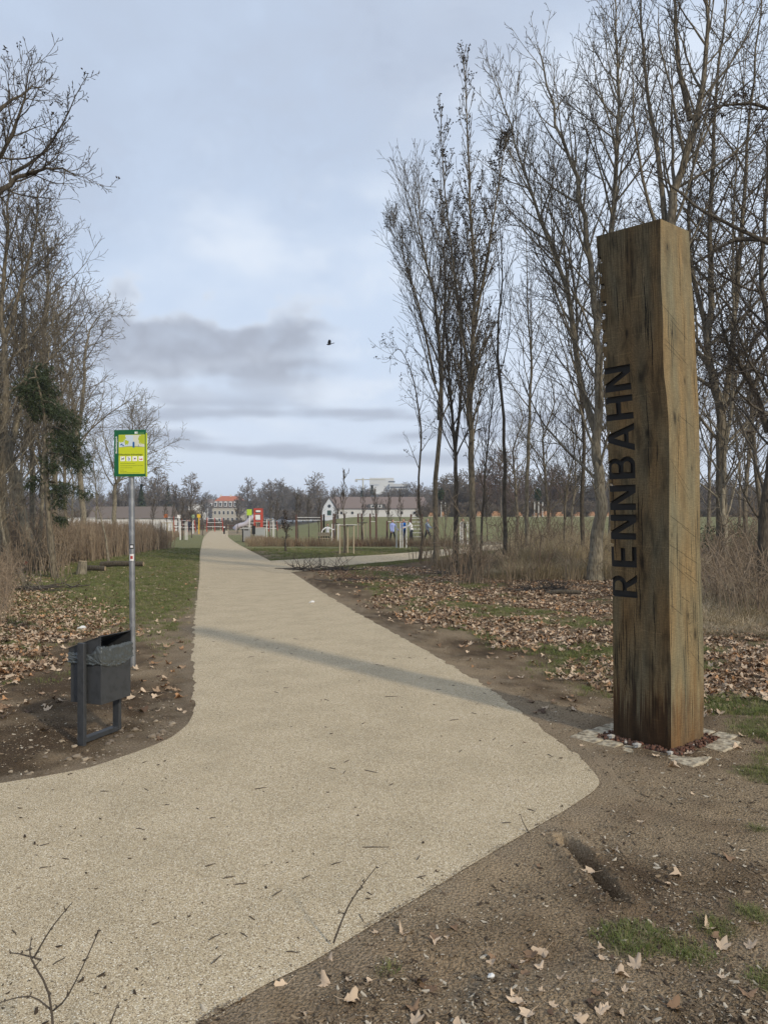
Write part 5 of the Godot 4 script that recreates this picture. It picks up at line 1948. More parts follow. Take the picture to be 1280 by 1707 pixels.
# ---------------------------------------------------------------- small things near by
func small_things() -> void:
	# stump and logs past the bin
	var d := dist(958.0)
	var o := thing("tree_stump", "sawn-off upright tree stump on the leaf-strewn grass", "stump", spot(136, d))
	var mb := MB.new()
	var pts := PackedVector3Array()
	var rad := PackedFloat32Array()
	for k in 6:
		pts.append(Vector3(0.01 * k, -0.05 + 0.09 * k, 0))
		rad.append(0.155 - 0.006 * k + (0.05 if k == 0 else 0.0))
	mb.tube(pts, rad, 14)
	part("bark", mb.mesh(), M.bark2, o)
	mb = MB.new()
	mb.disc(Vector3(0.05, 0.401, 0), Vector3(0.1, 1, 0.05).normalized(), 0.124, 14)
	part("cut_face", mb.mesh(), mat(lin(0.36, 0.27, 0.16), 0.9), o)
	for e in [[158, 952, 0.9, 0.09, 0.3, "short dark log lying next to the stump"], [205, 945, 1.5, 0.10, 0.1, "long fallen log in the grass behind the sign pole"], [1195, 988, 2.6, 0.10, 0.25, "pale broken log lying across the thicket floor past the stele"], [1250, 1002, 1.8, 0.09, -0.2, "pale stripped log beside the trunk at the picture edge"], [938, 992, 0.7, 0.05, 0.15, "dark rotten branch on the leaves between stele and thicket"]]:
		d = dist(e[1])
		var lg := thing("fallen_log", e[5], "log", spot(e[0], d, e[3] * 0.8))
		mb = MB.new()
		var a := Vector3(-e[2] / 2, 0, 0)
		var b := Vector3(e[2] / 2, 0.03, e[4])
		mb.tube(spline(PackedVector3Array([a, a.lerp(b, 0.4) + Vector3(0, 0.03, 0.04), b]), 3), PackedFloat32Array([e[3], e[3] * 0.97, e[3] * 0.95, e[3] * 0.92, e[3] * 0.9, e[3] * 0.85, e[3] * 0.8]), 10)
		part("bark", mb.mesh(), M.bark3 if e[0] < 1000 else M.bark2, lg)
		mb = MB.new()
		mb.disc(a, Vector3(-1, 0, 0), e[3], 10)
		mb.disc(b, Vector3(1, 0, 0.1).normalized(), e[3] * 0.8, 10)
		part("cut_face", mb.mesh(), mat(lin(0.33, 0.25, 0.15), 0.9), lg)
	# brush heaps at the fork of the paths
	for e in [[535, 951, 1.0, "low heap of dark brushwood where the side path branches off", M.twig3], [418, 0, 0.0, "", null], [592, 968, 0.6, "reddish dry weed clump at the soil's edge near the path fork", M.red_twig], [778, 958, 0.9, "tangled brushwood heap around the seedy tree's foot", M.twig2], [905, 985, 0.5, "small heap of twigs on the leaves before the dry grass", M.twig3], [20, 985, 1.2, "brown brush heap at the picture edge past the litter bin", M.twig2]]:
		if e[4] == null:
			continue
		d = dist(e[1])
		var h := thing("brush_heap", e[3], "brush", spot(e[0], d))
		mb = MB.new()
		for k in 70:
			var a: Vector3 = Vector3(rr(-1, 1), rr(0.0, 0.08), rr(-0.5, 0.5)) * e[2] * 0.9
			var b: Vector3 = a + Vector3(rr(-0.5, 0.5), rr(0.05, 0.55), rr(-0.4, 0.4)) * e[2]
			mb.tube(PackedVector3Array([a, a.lerp(b, 0.5) + rv() * 0.05, b]), PackedFloat32Array([0.010, 0.008, 0.005]), 3)
		part("upper_twigs", mb.mesh(), e[4], h)
		mb = MB.new()
		for k in 40:
			var a: Vector3 = Vector3(rr(-1, 1), rr(0.0, 0.05), rr(-0.5, 0.5)) * e[2]
			var b: Vector3 = a + Vector3(rr(-0.8, 0.8), rr(-0.02, 0.12), rr(-0.4, 0.4)) * e[2]
			mb.tube(PackedVector3Array([a, b]), PackedFloat32Array([0.018, 0.012]), 4)
		part("branches", mb.mesh(), M.twig3, h)
	# the red marker at the leaning trunk's foot
	d = 24.0
	var mk := thing("red_marker", "small red paper marker hung at the leaning trunk's foot", "marker", spot(45, d))
	mb = MB.new()
	mb.line(Vector3(0, 0, 0), Vector3(0, 0.22, 0), 0.012, 0.01, 5)
	part("stake", mb.mesh(), M.twig2, mk)
	mb = MB.new()
	mb.box(Transform3D(Basis(Vector3(0.2, 1, 0).normalized(), 0.4), Vector3(0, 0.27, 0)), Vector3(0.13, 0.11, 0.09), 0.02)
	part("flag", mb.mesh(), mat(lin(0.55, 0.06, 0.035), 0.6), mk)
	# stones round the bin
	var shapes := [pebble(1), pebble(2), pebble(4)]
	var stone_m := [mat(lin(0.22, 0.175, 0.125), 0.9), mat(lin(0.31, 0.25, 0.18), 0.9), mat(lin(0.17, 0.135, 0.10), 0.9)]
	var n := 0
	while n < 85:
		var dd := rr(4.55, 6.1)
		var le := absf(rr(-1, 1) * rr(0, 1)) * 0.9 + 0.07
		var x := edge_at(LEFT_EDGE, dd) - le
		if x < -2.6 or Vector2(x + 2.13, dd - 5.5).length() < 0.07:
			continue
		n += 1
		var s := rr(0.007, 0.026) * (0.5 + 0.5 * rng.randf())
		var p := part("loose_stone", shapes[n % 3], stone_m[rng.randi() % 3], self)
		p.position = Vector3(x, ground_y(x, dd) + s * 0.3, -dd)
		p.basis = Basis(Vector3.UP, rr(0, TAU)).scaled(Vector3(1.3, 0.7, 1.0) * s)
		tag(p, "small pale stone on the soil around the litter bin", "stone", "loose stones around the litter bin")
	for e in [[818, 1634, 0.011, "single white stone on the dark soil near the picture's lower edge"], [137, 1050, 0.05, "white scrap on the leaves behind the litter bin"], [520, 1006, 0.045, "white paper scrap on the path near the fork"]]:
		d = dist(e[1])
		var p := part("white_scrap" if e[1] < 1100 else "white_stone", shapes[1], mat(lin(0.68, 0.67, 0.64), 0.8), self)
		p.position = spot(e[0], d, 0.012 + e[2] * 0.3)
		p.scale = Vector3(1.3, 0.6, 1.0) * e[2]
		tag(p, e[3], "scrap" if e[1] < 1100 else "stone")
	# twigs lying on the path
	var kinds := []
	for k in 3:
		mb = MB.new()
		mb.tube(PackedVector3Array([Vector3(-0.5, 0, 0), Vector3(-0.15, 0.02, rr(-0.03, 0.03)), Vector3(0.2, 0, rr(-0.03, 0.03)), Vector3(0.5, 0.02, rr(-0.03, 0.03))]), PackedFloat32Array([0.03, 0.034, 0.028, 0.015]), 4)
		kinds.append(mb.mesh())
	n = 0
	while n < 70:
		var dd := 2.6 + 8.0 * pow(rng.randf(), 1.3)
		var x := rr(-0.5, 0.3) * dd
		if x > edge_at(RIGHT_EDGE, dd) - 0.05 or dd > 4.6 and x < edge_at(LEFT_EDGE, dd) + 0.1:
			continue
		n += 1
		var s := rr(0.02, 0.055) if rng.randf() < 0.8 else rr(0.06, 0.13)
		var p := part("twig", kinds[n % 3], M.twig3, self)
		p.position = Vector3(x, 0.0145, -dd)
		p.basis = Basis(Vector3.UP, rr(-1.0, 1.0)).scaled(Vector3(s, 0.08, 0.08))
		tag(p, "little dark twig lying on the sandy path", "twig", "twigs strewn over the path")
	# shoots standing close to the camera at the path's edge
	sapling_shoot("young bare shoot standing in front of the path at the picture's lower edge", Vector3(-0.98, -0.0, -2.12), [[[92, 1760], [80, 1660], [58, 1590], [50, 1570]], [[58, 1595], [88, 1545], [118, 1508]], [[86, 1690], [120, 1650], [155, 1575], [168, 1545]], [[84, 1690], [45, 1668], [0, 1664]], [[62, 1610], [30, 1596], [8, 1598]]])
	sapling_shoot("slim dry stalk leaning over the path edge near the torn soil", Vector3(-0.19, 0.0, -2.86), [[[556, 1572], [575, 1525], [596, 1488], [628, 1442]], [[574, 1527], [566, 1528]], [[594, 1490], [604, 1484]]])
	sapling_shoot("short bare stalk next to the young shoot at the lower edge", Vector3(-0.83, 0.0, -2.2), [[[178, 1740], [188, 1700], [200, 1668]]])
	sapling_shoot("dry branched weed stalk beside the torn furrow in the soil", Vector3(0.74, 0.0, -3.9), [[[905, 1440], [890, 1410], [875, 1378], [868, 1360]], [[900, 1425], [915, 1400], [930, 1380]], [[905, 1440], [912, 1405], [908, 1390]]])
	# the crow
	d = 42.0
	var bird := thing("crow", "black crow flying with raised wings against the clouds", "bird", spot(549, d, tall(574, d)))
	mb = MB.new()
	var sc := d / F
	mb.tube(PackedVector3Array([Vector3(-4.8, -0.3, 0) * sc, Vector3(-3.6, 0.0, 0) * sc, Vector3(-1.5, -0.3, 0) * sc, Vector3(1.5, 0.2, 0) * sc, Vector3(4.0, 1.2, 0) * sc, Vector3(8.5, 2.4, 0) * sc]), PackedFloat32Array([0.2 * sc, 0.85 * sc, 1.3 * sc, 1.1 * sc, 0.6 * sc, 0.55 * sc]), 8)
	part("body", mb.mesh(), mat(lin(0.012, 0.012, 0.013), 0.5), bird)
	for k in 2:
		mb = MB.new()
		var zz := -1.0 if k == 0 else 1.0
		var wing := [Vector3(-2.2, 0.4, 0.5 * zz), Vector3(1.9, 0.6, 0.5 * zz), Vector3(2.6, 3.6, 3.2 * zz), Vector3(2.5, 7.6, 6.5 * zz), Vector3(0.6, 8.6, 7.2 * zz), Vector3(-1.6, 7.2, 5.6 * zz), Vector3(-3.0, 3.6, 2.6 * zz)]
		var up := PackedVector3Array()
		var dn := PackedVector3Array()
		for e in wing:
			up.append((e as Vector3) * sc * (1.0 if k == 0 else 0.8))
			dn.append((e as Vector3) * sc * (1.0 if k == 0 else 0.8) + Vector3(0, -0.1, 0.15 * zz) * sc)
		var dn2 := dn.duplicate()
		dn2.reverse()
		mb.face(up)
		mb.face(dn2)
		for q in up.size():
			var r := (q + 1) % up.size()
			mb.quad(up[q], dn[q], dn[r], up[r])
		part("wing", mb.mesh(), mat(lin(0.012, 0.012, 0.013), 0.6), bird)


func sapling_shoot(label: String, foot: Vector3, lines: Array) -> void:
	var o := thing("bare_shoot", label, "plant", foot)
	var d := -foot.z
	var k := 0
	for l in lines:
		var raw := PackedVector3Array()
		for q in l:
			raw.append(Vector3((q[0] - 640.0) / F * d, maxf(tall(q[1], d), -0.02), -d + (0.0 if q == l[0] and k == 0 else rr(-0.03, 0.03))) - foot)
		var pts := spline(raw, 3) if raw.size() > 2 else raw
		var rad := PackedFloat32Array()
		for i in pts.size():
			rad.append(lerpf(0.0042 if k == 0 else 0.0028, 0.0012, float(i) / (pts.size() - 1)))
		var mb := MB.new()
		mb.tube(pts, rad, 5)
		for i in range(1, pts.size(), 2):
			var b := pts[i]
			mb.tube(PackedVector3Array([b, b + rv() * 0.006, b + rv() * 0.012 + Vector3(0, 0.006, 0)]), PackedFloat32Array([0.002, 0.0032, 0.0006]), 4)
		part("stem" if k == 0 else "side_shoot", mb.mesh(), M.twig3, o)
		k += 1


# ---------------------------------------------------------------- far things
func bx(mb: MB, at: Vector3, s: Vector3, turn := 0.0) -> void:
	mb.box(Transform3D(Basis(Vector3.UP, turn), at), s)


func one_box(called: String, at: Vector3, s: Vector3, m: Material, parent: Node, label := "", turn := 0.0) -> MeshInstance3D:
	var mb := MB.new()
	bx(mb, at, s, turn)
	return part(called, mb.mesh(), m, parent, label)


# gabled roof with its ridge along x, from eaves height a to ridge height b
func gable_roof(w: float, dp: float, a: float, b: float, over := 0.4, hip := 0.0) -> Mesh:
	var mb := MB.new()
	var x := w / 2 + (over if hip == 0.0 else over)
	var z := dp / 2 + over
	var r0 := Vector3(-x + hip, b, 0)
	var r1 := Vector3(x - hip, b, 0)
	var t := Vector3(0, 0.22, 0)
	mb.quad(Vector3(-x, a, z), Vector3(x, a, z), r1 + t, r0 + t)
	mb.quad(Vector3(x, a, -z), Vector3(-x, a, -z), r0 + t, r1 + t)
	mb.face(PackedVector3Array([Vector3(x, a, z), Vector3(x, a, -z), r1 + t]))
	mb.face(PackedVector3Array([Vector3(-x, a, -z), Vector3(-x, a, z), r0 + t]))
	mb.quad(Vector3(-x, a, -z), Vector3(x, a, -z), Vector3(x, a, z), Vector3(-x, a, z))
	return mb.mesh()


func window(parent: Node, at: Vector3, w: float, h: float, frame: Material) -> void:
	var p := one_box("window", at, Vector3(w, h, 0.12), frame, parent)
	one_box("pane", at + Vector3(0, 0, 0.04), Vector3(w * 0.78, h * 0.82, 0.10), M.glass, p)


func far_buildings() -> void:
	# the red-roofed villa with arched dormers
	var d := 380.0
	var o := thing("villa", "grand pale villa with a red tiled roof and white arched dormers", "building", spot(384, d, 0))
	var w := 15.5
	one_box("wall", Vector3(0, 4.0, 0), Vector3(w, 8.0, 10), mat(lin(0.46, 0.42, 0.34), 0.9), o)
	var mb := MB.new()
	mb.quad(Vector3(-w / 2 - 0.4, 8, 5.4), Vector3(w / 2 + 0.4, 8, 5.4), Vector3(w / 2 - 0.8, 11.2, 4.2), Vector3(-w / 2 + 0.8, 11.2, 4.2))
	mb.quad(Vector3(w / 2 + 0.4, 8, 5.4), Vector3(w / 2 + 0.4, 8, -5.4), Vector3(w / 2 - 0.8, 11.2, -4.2), Vector3(w / 2 - 0.8, 11.2, 4.2))
	mb.quad(Vector3(-w / 2 - 0.4, 8, -5.4), Vector3(-w / 2 - 0.4, 8, 5.4), Vector3(-w / 2 + 0.8, 11.2, 4.2), Vector3(-w / 2 + 0.8, 11.2, -4.2))
	mb.quad(Vector3(w / 2 + 0.4, 8, -5.4), Vector3(-w / 2 - 0.4, 8, -5.4), Vector3(-w / 2 + 0.8, 11.2, -4.2), Vector3(w / 2 - 0.8, 11.2, -4.2))
	mb.quad(Vector3(-w / 2 - 0.4, 8, -5.4), Vector3(w / 2 + 0.4, 8, -5.4), Vector3(w / 2 + 0.4, 8, 5.4), Vector3(-w / 2 - 0.4, 8, 5.4))
	var mansard := part("mansard", mb.mesh(), M.brown_roof, o)
	var rf := part("roof", gable_roof(w - 1.6, 8.4, 11.25, 13.6, 0.0, 2.4), M.red_roof, o)
	for x in [-4.6, 0.3, 4.8]:
		one_box("chimney", Vector3(x, 13.9, 0), Vector3(0.8, 1.2, 0.8), M.white_wall, rf)
	for k in 6:
		var x := -6.0 + 2.4 * k
		var dm := one_box("dormer", Vector3(x, 9.4, 5.0), Vector3(1.4, 1.9, 1.6), M.white_wall, mansard)
		var ar := MB.new()
		ar.line(Vector3(x, 10.35, 4.2), Vector3(x, 10.35, 5.8), 0.7, 0.7, 12)
		part("arch", ar.mesh(), M.white_wall, dm)
		one_box("pane", Vector3(x, 9.5, 5.78), Vector3(0.75, 1.5, 0.1), M.glass, dm)
	for fl in 2:
		for k in 7:
			window(o, Vector3(-6.3 + 2.1 * k, 2.2 + 3.3 * fl, 5.04), 1.1, 1.9, M.white_wall)
	# its neighbour with two dormers
	o = thing("townhouse", "narrow dark-roofed house with two white dormers beside the red-roofed villa", "building", spot(350, 395.0, 0))
	one_box("wall", Vector3(0, 4, 0), Vector3(5.5, 8, 8), mat(lin(0.28, 0.26, 0.24), 0.9), o)
	part("roof", gable_roof(5.5, 8, 8.0, 12.5, 0.3, 1.4), M.brown_roof, o)
	for x in [-1.3, 1.3]:
		var dm := one_box("dormer", Vector3(x, 9.6, 3.2), Vector3(1.3, 2.0, 2.0), M.white_wall, o)
		one_box("pane", Vector3(x, 9.6, 4.16), Vector3(0.7, 1.4, 0.1), M.glass, dm)
		window(o, Vector3(x, 3.0, 4.04), 1.0, 1.8, M.white_wall)
	# flat white block and low white sheds
	o = thing("white_block", "flat-roofed white block behind the bare trees beside the villa", "building", spot(331, 330.0, 0))
	one_box("wall", Vector3(0, 4.2, 0), Vector3(7.0, 8.4, 7), M.white_wall, o)
	one_box("roof", Vector3(0, 8.55, 0), Vector3(7.3, 0.3, 7.3), M.concrete, o)
	for k in 3:
		window(o, Vector3(-2.2 + 2.2 * k, 3.2, 3.54), 1.2, 1.6, M.concrete)
	# the long house with the white gable
	d = 200.0
	var gy := 1.7
	o = thing("long_house", "long white house with a brown roof and a pointed gable facing the lawn", "building", spot(632, d, gy))
	var lw := 23.0
	one_box("wall", Vector3(1.2, 1.5, 0), Vector3(lw, 3.0, 8), M.white_wall, o)
	part("roof", gable_roof(lw + 2.0, 8, 3.0, 5.9, 0.4, 1.2), M.brown_roof, o)
	mb = MB.new()
	var gx := -12.6
	mb.box(Transform3D(Basis(), Vector3(gx, 1.5, 3.4)), Vector3(3.6, 3.0, 4.0))
	mb.face(PackedVector3Array([Vector3(gx - 1.8, 3.0, 5.4), Vector3(gx + 1.8, 3.0, 5.4), Vector3(gx, 5.7, 5.4)]))
	var gb := part("gable_wall", mb.mesh(), mat(lin(0.62, 0.65, 0.68), 0.9), o)
	mb = MB.new()
	mb.quad(Vector3(gx + 2.1, 2.8, 5.7), Vector3(gx + 2.1, 2.8, -2), Vector3(gx, 5.95, -2), Vector3(gx, 5.95, 5.7))
	mb.quad(Vector3(gx - 2.1, 2.8, -2), Vector3(gx - 2.1, 2.8, 5.7), Vector3(gx, 5.95, 5.7), Vector3(gx, 5.95, -2))
	part("gable_roof", mb.mesh(), M.brown_roof, o)
	mb = MB.new()
	mb.line(Vector3(gx, 3.6, 5.36), Vector3(gx, 3.6, 5.46), 0.42, 0.42, 12)
	part("round_window", mb.mesh(), M.glass, gb)
	one_box("door", Vector3(gx, 1.9, 5.42), Vector3(1.0, 1.2, 0.1), mat(lin(0.02, 0.06, 0.045), 0.5), gb)
	for x in [-9.6, -6.8, 2.4, 5.8, 9.0, 11.5]:
		window(o, Vector3(x, 1.9, 4.02), 0.7, 0.8, M.white_wall)
	var dr := one_box("dormer", Vector3(-0.6, 3.5, 3.3), Vector3(4.4, 1.3, 2.0), mat(lin(0.10, 0.10, 0.10), 0.9), o)
	for x in [-1.6, 0.2]:
		one_box("window", Vector3(x, 3.55, 4.32), Vector3(1.0, 0.8, 0.08), M.white_wall, dr)
		one_box("pane", Vector3(x, 3.55, 4.37), Vector3(0.5, 0.5, 0.06), M.glass, dr)
	# the grey hipped roof behind it
	o = thing("grey_roof_house", "house with a tall blue-grey hipped roof peeking over the long house", "building", spot(625, 260.0, 1.2))
	one_box("wall", Vector3(0, 2.5, 0), Vector3(7, 5.0, 7), M.white_wall, o)
	part("roof", gable_roof(7, 7, 4.6, 8.9, 0.4, 3.0), M.grey_roof, o)
	one_box("chimney", Vector3(2.6, 7.6, 0), Vector3(0.5, 1.8, 0.5), M.white_wall, o)
	# the high block on the horizon
	d = 700.0
	o = thing("high_block", "large pale multi-storey block rising over the far treeline", "building", spot(650, d, 0))
	one_box("tower", Vector3(-7.5, 20, -4), Vector3(22, 41, 14), mat(lin(0.60, 0.60, 0.58), 0.9), o)
	one_box("wing", Vector3(7.5, 17.5, 0), Vector3(16, 35, 16), mat(lin(0.50, 0.50, 0.49), 0.9), o)
	one_box("annex", Vector3(-9, 13, 4), Vector3(20, 26, 12), mat(lin(0.50, 0.50, 0.49), 0.9), o)
	for k in 5:
		one_box("window_band", Vector3(7.5, 18.5 + 3.3 * k, 8.02), Vector3(15.0, 1.3, 0.2), M.glass, o)
		if k < 3:
			one_box("window_band", Vector3(-9, 16.0 + 3.3 * k, 10.02), Vector3(19.0, 1.2, 0.2), M.glass, o)
	for k in 3:
		one_box("window_band", Vector3(1.5, 31.0 + 3.0 * k, 3.05), Vector3(6.0, 1.2, 0.2), M.glass, o)
	# crane
	o = thing("tower_crane", "thin pale tower crane standing beside the high block", "crane", spot(605, 690.0, 0))
	mb = MB.new()
	mb.line(Vector3(0, 0, 0), Vector3(0, 40, 0), 0.7, 0.7, 4)
	part("mast", mb.mesh(), mat(lin(0.55, 0.52, 0.40), 0.7), o)
	mb = MB.new()
	mb.line(Vector3(-7, 38.6, 0), Vector3(20, 38.6, 0), 0.55, 0.4, 4)
	part("jib", mb.mesh(), mat(lin(0.55, 0.52, 0.40), 0.7), o)
	one_box("counterweight", Vector3(-6, 37.4, 0), Vector3(2.2, 1.8, 1.2), M.concrete, o)
	# low sheds and parked vans past the reeds
	o = thing("long_shed", "long low shed with a brown roof beyond the reed bed", "building", spot(225, 120.0, 0))
	one_box("wall", Vector3(0, 1.0, 0), Vector3(12, 2.0, 5), M.white_wall, o)
	part("roof", gable_roof(12, 5, 2.0, 3.6, 0.3), mat(lin(0.15, 0.12, 0.10), 0.9), o)
	o = thing("garden_wall", "whitewashed wall showing between the reeds and the far trees", "wall", spot(155, 100.0, 0))
	one_box("panel", Vector3(-2.0, 0.95, 0), Vector3(5.0, 1.9, 0.3), M.white_wall, o)
	one_box("panel", Vector3(3.4, 0.85, 0.05), Vector3(4.8, 1.7, 0.3), M.white_wall, o)
	one_box("coping", Vector3(-2.0, 1.95, 0), Vector3(5.1, 0.1, 0.45), M.concrete, o)
	# pallets of orange blocks on the rise
	var brick := mat(lin(0.52, 0.29, 0.17), 0.9)
	brick.albedo_texture = noise_tex(128, 0.05, FastNoiseLite.TYPE_CELLULAR, [[0.0, Color(0.7, 0.7, 0.7)], [1.0, Color(1, 1, 1)]], 95, 1, FastNoiseLite.RETURN_CELL_VALUE)
	tri(brick, Vector3.ONE * 0.6)
	var n := 0
	for px in [799, 826, 864, 895, 909, 931, 962, 986, 1014, 720, 738]:
		d = 99.0
		var x: float = (px - 640.0) / F * d
		o = thing("block_stack", "stack of orange blocks on the lawn's crest", "blocks", Vector3(x, hill(x, d), -d), "orange block stacks along the lawn's crest")
		var ww := rr(0.7, 1.35)
		one_box("pallet", Vector3(0, 0.06, 0), Vector3(ww, 0.13, 0.9), M.pale_wood, o)
		var hb := rr(0.15, 0.38)
		one_box("blocks", Vector3(0, 0.13 + hb / 2, 0), Vector3(ww - 0.06, hb, 0.84), brick, o)
		one_box("blocks", Vector3(rr(-0.1, 0.1), 0.13 + hb + 0.12, 0), Vector3(ww * rr(0.3, 0.7), 0.24, 0.8), brick, o)
		n += 1


func far_tree_proto(hgt: float, seed_: int, r: float, first := 34, blen := 0.42, up := 0.05) -> Array:
	rng.seed = seed_
	var tr := MB.new()
	var cr := MB.new()
	var sd := PackedVector3Array()
	var st := PackedVector3Array()
	for q in 5:
		st.append(Vector3(rr(-0.3, 0.3) * q * 0.4, hgt * q / 4.6 - 0.1, rr(-0.3, 0.3) * q * 0.4))
	var pts := spline(st, 2)
	var rad := PackedFloat32Array()
	for i in pts.size():
		rad.append(hgt * 0.016 * (1.0 - 0.85 * float(i) / pts.size()))
	tr.tube(pts, rad, 6)
	clothe(tr, cr, sd, pts, rad, style({"first": first, "blen": blen, "h0": 0.18, "top": 0.4, "n": [10, 7, 0], "angle": [0.8, 0.7, 0.7], "up": [up, 0.03, 0.0], "segs": [5, 3, 2], "sides": [4, 3, 3], "rmin": r, "wob": 0.2}))
	return [tr.mesh(), cr.mesh()]


func far_conifer(hgt: float) -> Array:
	var tr := MB.new()
	tr.tube(PackedVector3Array([Vector3(0, -0.1, 0), Vector3(0, hgt, 0)]), PackedFloat32Array([0.22, 0.03]), 6)
	var cr := MB.new()
	for k in 900:
		var t := pow(rng.randf(), 0.75)
		var y := hgt * lerpf(0.12, 1.0, t)
		var r := hgt * 0.24 * (1.0 - t) * rr(0.35, 1.1) + 0.05
		var a := rr(0, TAU)
		var o := Vector3(cos(a), 0, sin(a))
		var p := Vector3(0, y, 0) + o * r
		var w := Vector3(-o.z, 0, o.x) * rr(0.18, 0.4)
		cr.face(PackedVector3Array([p - o * 0.5 - w + Vector3(0, 0.15, 0), p - o * 0.5 + w + Vector3(0, 0.12, 0), p + o * 0.35 - Vector3(0, rr(0.1, 0.5), 0)]))
		var s := rr(0.6, 1.3)
		cr.paint(Color(s, s, s))
	return [tr.mesh(), cr.mesh()]


func far_trees() -> void:
	var protos := [far_tree_proto(13.0, 301, 0.045), far_tree_proto(15.5, 302, 0.05), far_tree_proto(11.0, 303, 0.045), far_tree_proto(14.0, 304, 0.05, 40, 0.36, 0.09)]
	rng.seed = 77
	var firs := far_conifer(14.0)
	# single trees of the first rank, told apart by what they stand near
	var rank := []
	for e in [[278, 210, 0], [296, 185, 2], [318, 175, 1], [345, 300, 0], [414, 240, 1], [430, 265, 0], [452, 230, 3], [470, 250, 1], [488, 235, 0], [505, 215, 2], [522, 225, 1], [535, 260, 0], [556, 250, 3], [572, 275, 2], [655, 270, 0], [672, 255, 2], [690, 280, 1], [706, 240, 0], [265, 190, 1], [250, 170, 2], [235, 195, 0], [214, 180, 3], [198, 165, 2], [440, 290, 1], [400, 330, 3]]:
		rank.append(e)
	for e in rank:
		var p: Array = protos[e[2]]
		var where := "behind the playground"
		if e[0] > 600:
			where = "behind the long white house"
		elif e[0] > 480:
			where = "beside the pointed white gable"
		elif e[0] < 330:
			where = "between the rules sign and the villa"
		elif e[0] < 410:
			where = "in front of the red-roofed villa"
		var o := thing("far_tree", "bare grey-brown tree in the far treeline " + where, "tree", spot(e[0], e[1], 0.0), "far treeline " + where)
		part("trunk", p[0], M.far_twig2, o)
		part("crown", p[1], M.far_twig if rng.randf() < 0.6 else M.far_twig2, o)
		o.rotation.y = rr(0, TAU)
		o.scale = Vector3.ONE * rr(0.8, 1.1)
	for e in [[603, 265, 0.85, "dark conifer standing just above the grey hipped roof"], [620, 285, 1.05, "tallest dark conifer below the high block"], [588, 275, 0.7, "short dark conifer beside the taller ones over the long house"], [236, 150, 0.62, "dark conifer showing behind the rules sign's pole"], [280, 200, 0.75, "dark conifer in the far treeline past the reed bed"], [640, 300, 0.85, "dark conifer half hidden under the high block"]]:
		var o := thing("conifer_tree", e[3], "tree", spot(e[0], e[1], 0.0))
		part("trunk", firs[0], M.far_twig2, o)
		part("crown", firs[1], M.needle, o)
		o.scale = Vector3.ONE * e[2]
	# the big reddish tree beyond the lawn and the tree-nest posts
	var big := far_tree_proto(12.5, 310, 0.03, 46, 0.5, 0.05)
	var b2 := thing("reddish_tree", "big round reddish-brown bare tree beyond the lawn", "tree", spot(835, 120.0, 1.0))
	part("trunk", big[0], M.far_twig2, b2)
	part("crown", big[1], M.red_twig, b2)
	for e in [[800, 135.0, 0.8, "smaller reddish bare tree beside the big round one"], [872, 128.0, 0.75, "reddish bare tree between the seedy tree and the dry grass, beyond the lawn"], [925, 140.0, 0.9, "reddish bare tree far behind the stout pale trunk"]]:
		var o := thing("reddish_tree", e[3], "tree", spot(e[0], e[1], 1.0))
		part("trunk", big[0], M.far_twig2, o)
		part("crown", big[1], M.red_twig, o)
		o.scale = Vector3.ONE * e[2]
		o.rotation.y = e[0]
	# the wood as a mass behind
	var mass := Node3D.new()
	mass.name = "far_woods"
	mass.set_meta("kind", "stuff")
	stuff_label(mass, "bare brown wood closing the view along the horizon", "woods")
	add_child(mass)
	for k in 4:
		var w := []
		for q in 230:
			var d := rr(290.0, 480.0)
			var px := rr(-120, 1400)
			if px > 300 and px < 420 and d < 400.0:
				d = rr(410.0, 480.0)
			if px > 590 and px < 700:
				d = rr(280.0, 330.0)
			var s := rr(0.8, 1.2)
			if px > 720:
				d = rr(140.0, 300.0)
				s *= 0.75
			w.append(Transform3D(Basis(Vector3.UP, rr(0, TAU)).scaled(Vector3(s * 1.2, s, s * 1.2)), spot(px, d, -0.3)))
		scatter("crowns", protos[k][1], [M.far_twig, M.far_twig2, M.red_twig, M.far_twig][k], w, PackedColorArray(), mass)
	# low scrub in front of it, round the playground and along the lawn's crest
	var sc := far_tree_proto(2.6, 330, 0.02, 30, 0.6, 0.08)
	rng.seed = 5
	var w2 := []
	for q in 700:
		var d := rr(125.0, 200.0)
		var px := rr(-60, 720)
		if px > 455:
			d = rr(205.0, 260.0)
		var s := rr(0.7, 1.5) * (0.5 if px > 325 and px < 460 else 1.0)
		w2.append(Transform3D(Basis(Vector3.UP, rr(0, TAU)).scaled(Vector3(s * 1.3, s, s * 1.3)), spot(px, d, 0.0 if px < 460 else 1.2)))
	for q in 300:
		var d := rr(112.0, 170.0)
		var px := rr(700, 1330)
		var s := rr(0.6, 1.25)
		w2.append(Transform3D(Basis(Vector3.UP, rr(0, TAU)).scaled(Vector3(s * 1.3, s, s * 1.3)), spot(px, d, 1.6)))
	stuff_label(scatter("scrub_undergrowth", sc[1], M.far_twig, w2, PackedColorArray()), "brown scrub around the playground and behind the lawn", "undergrowth")
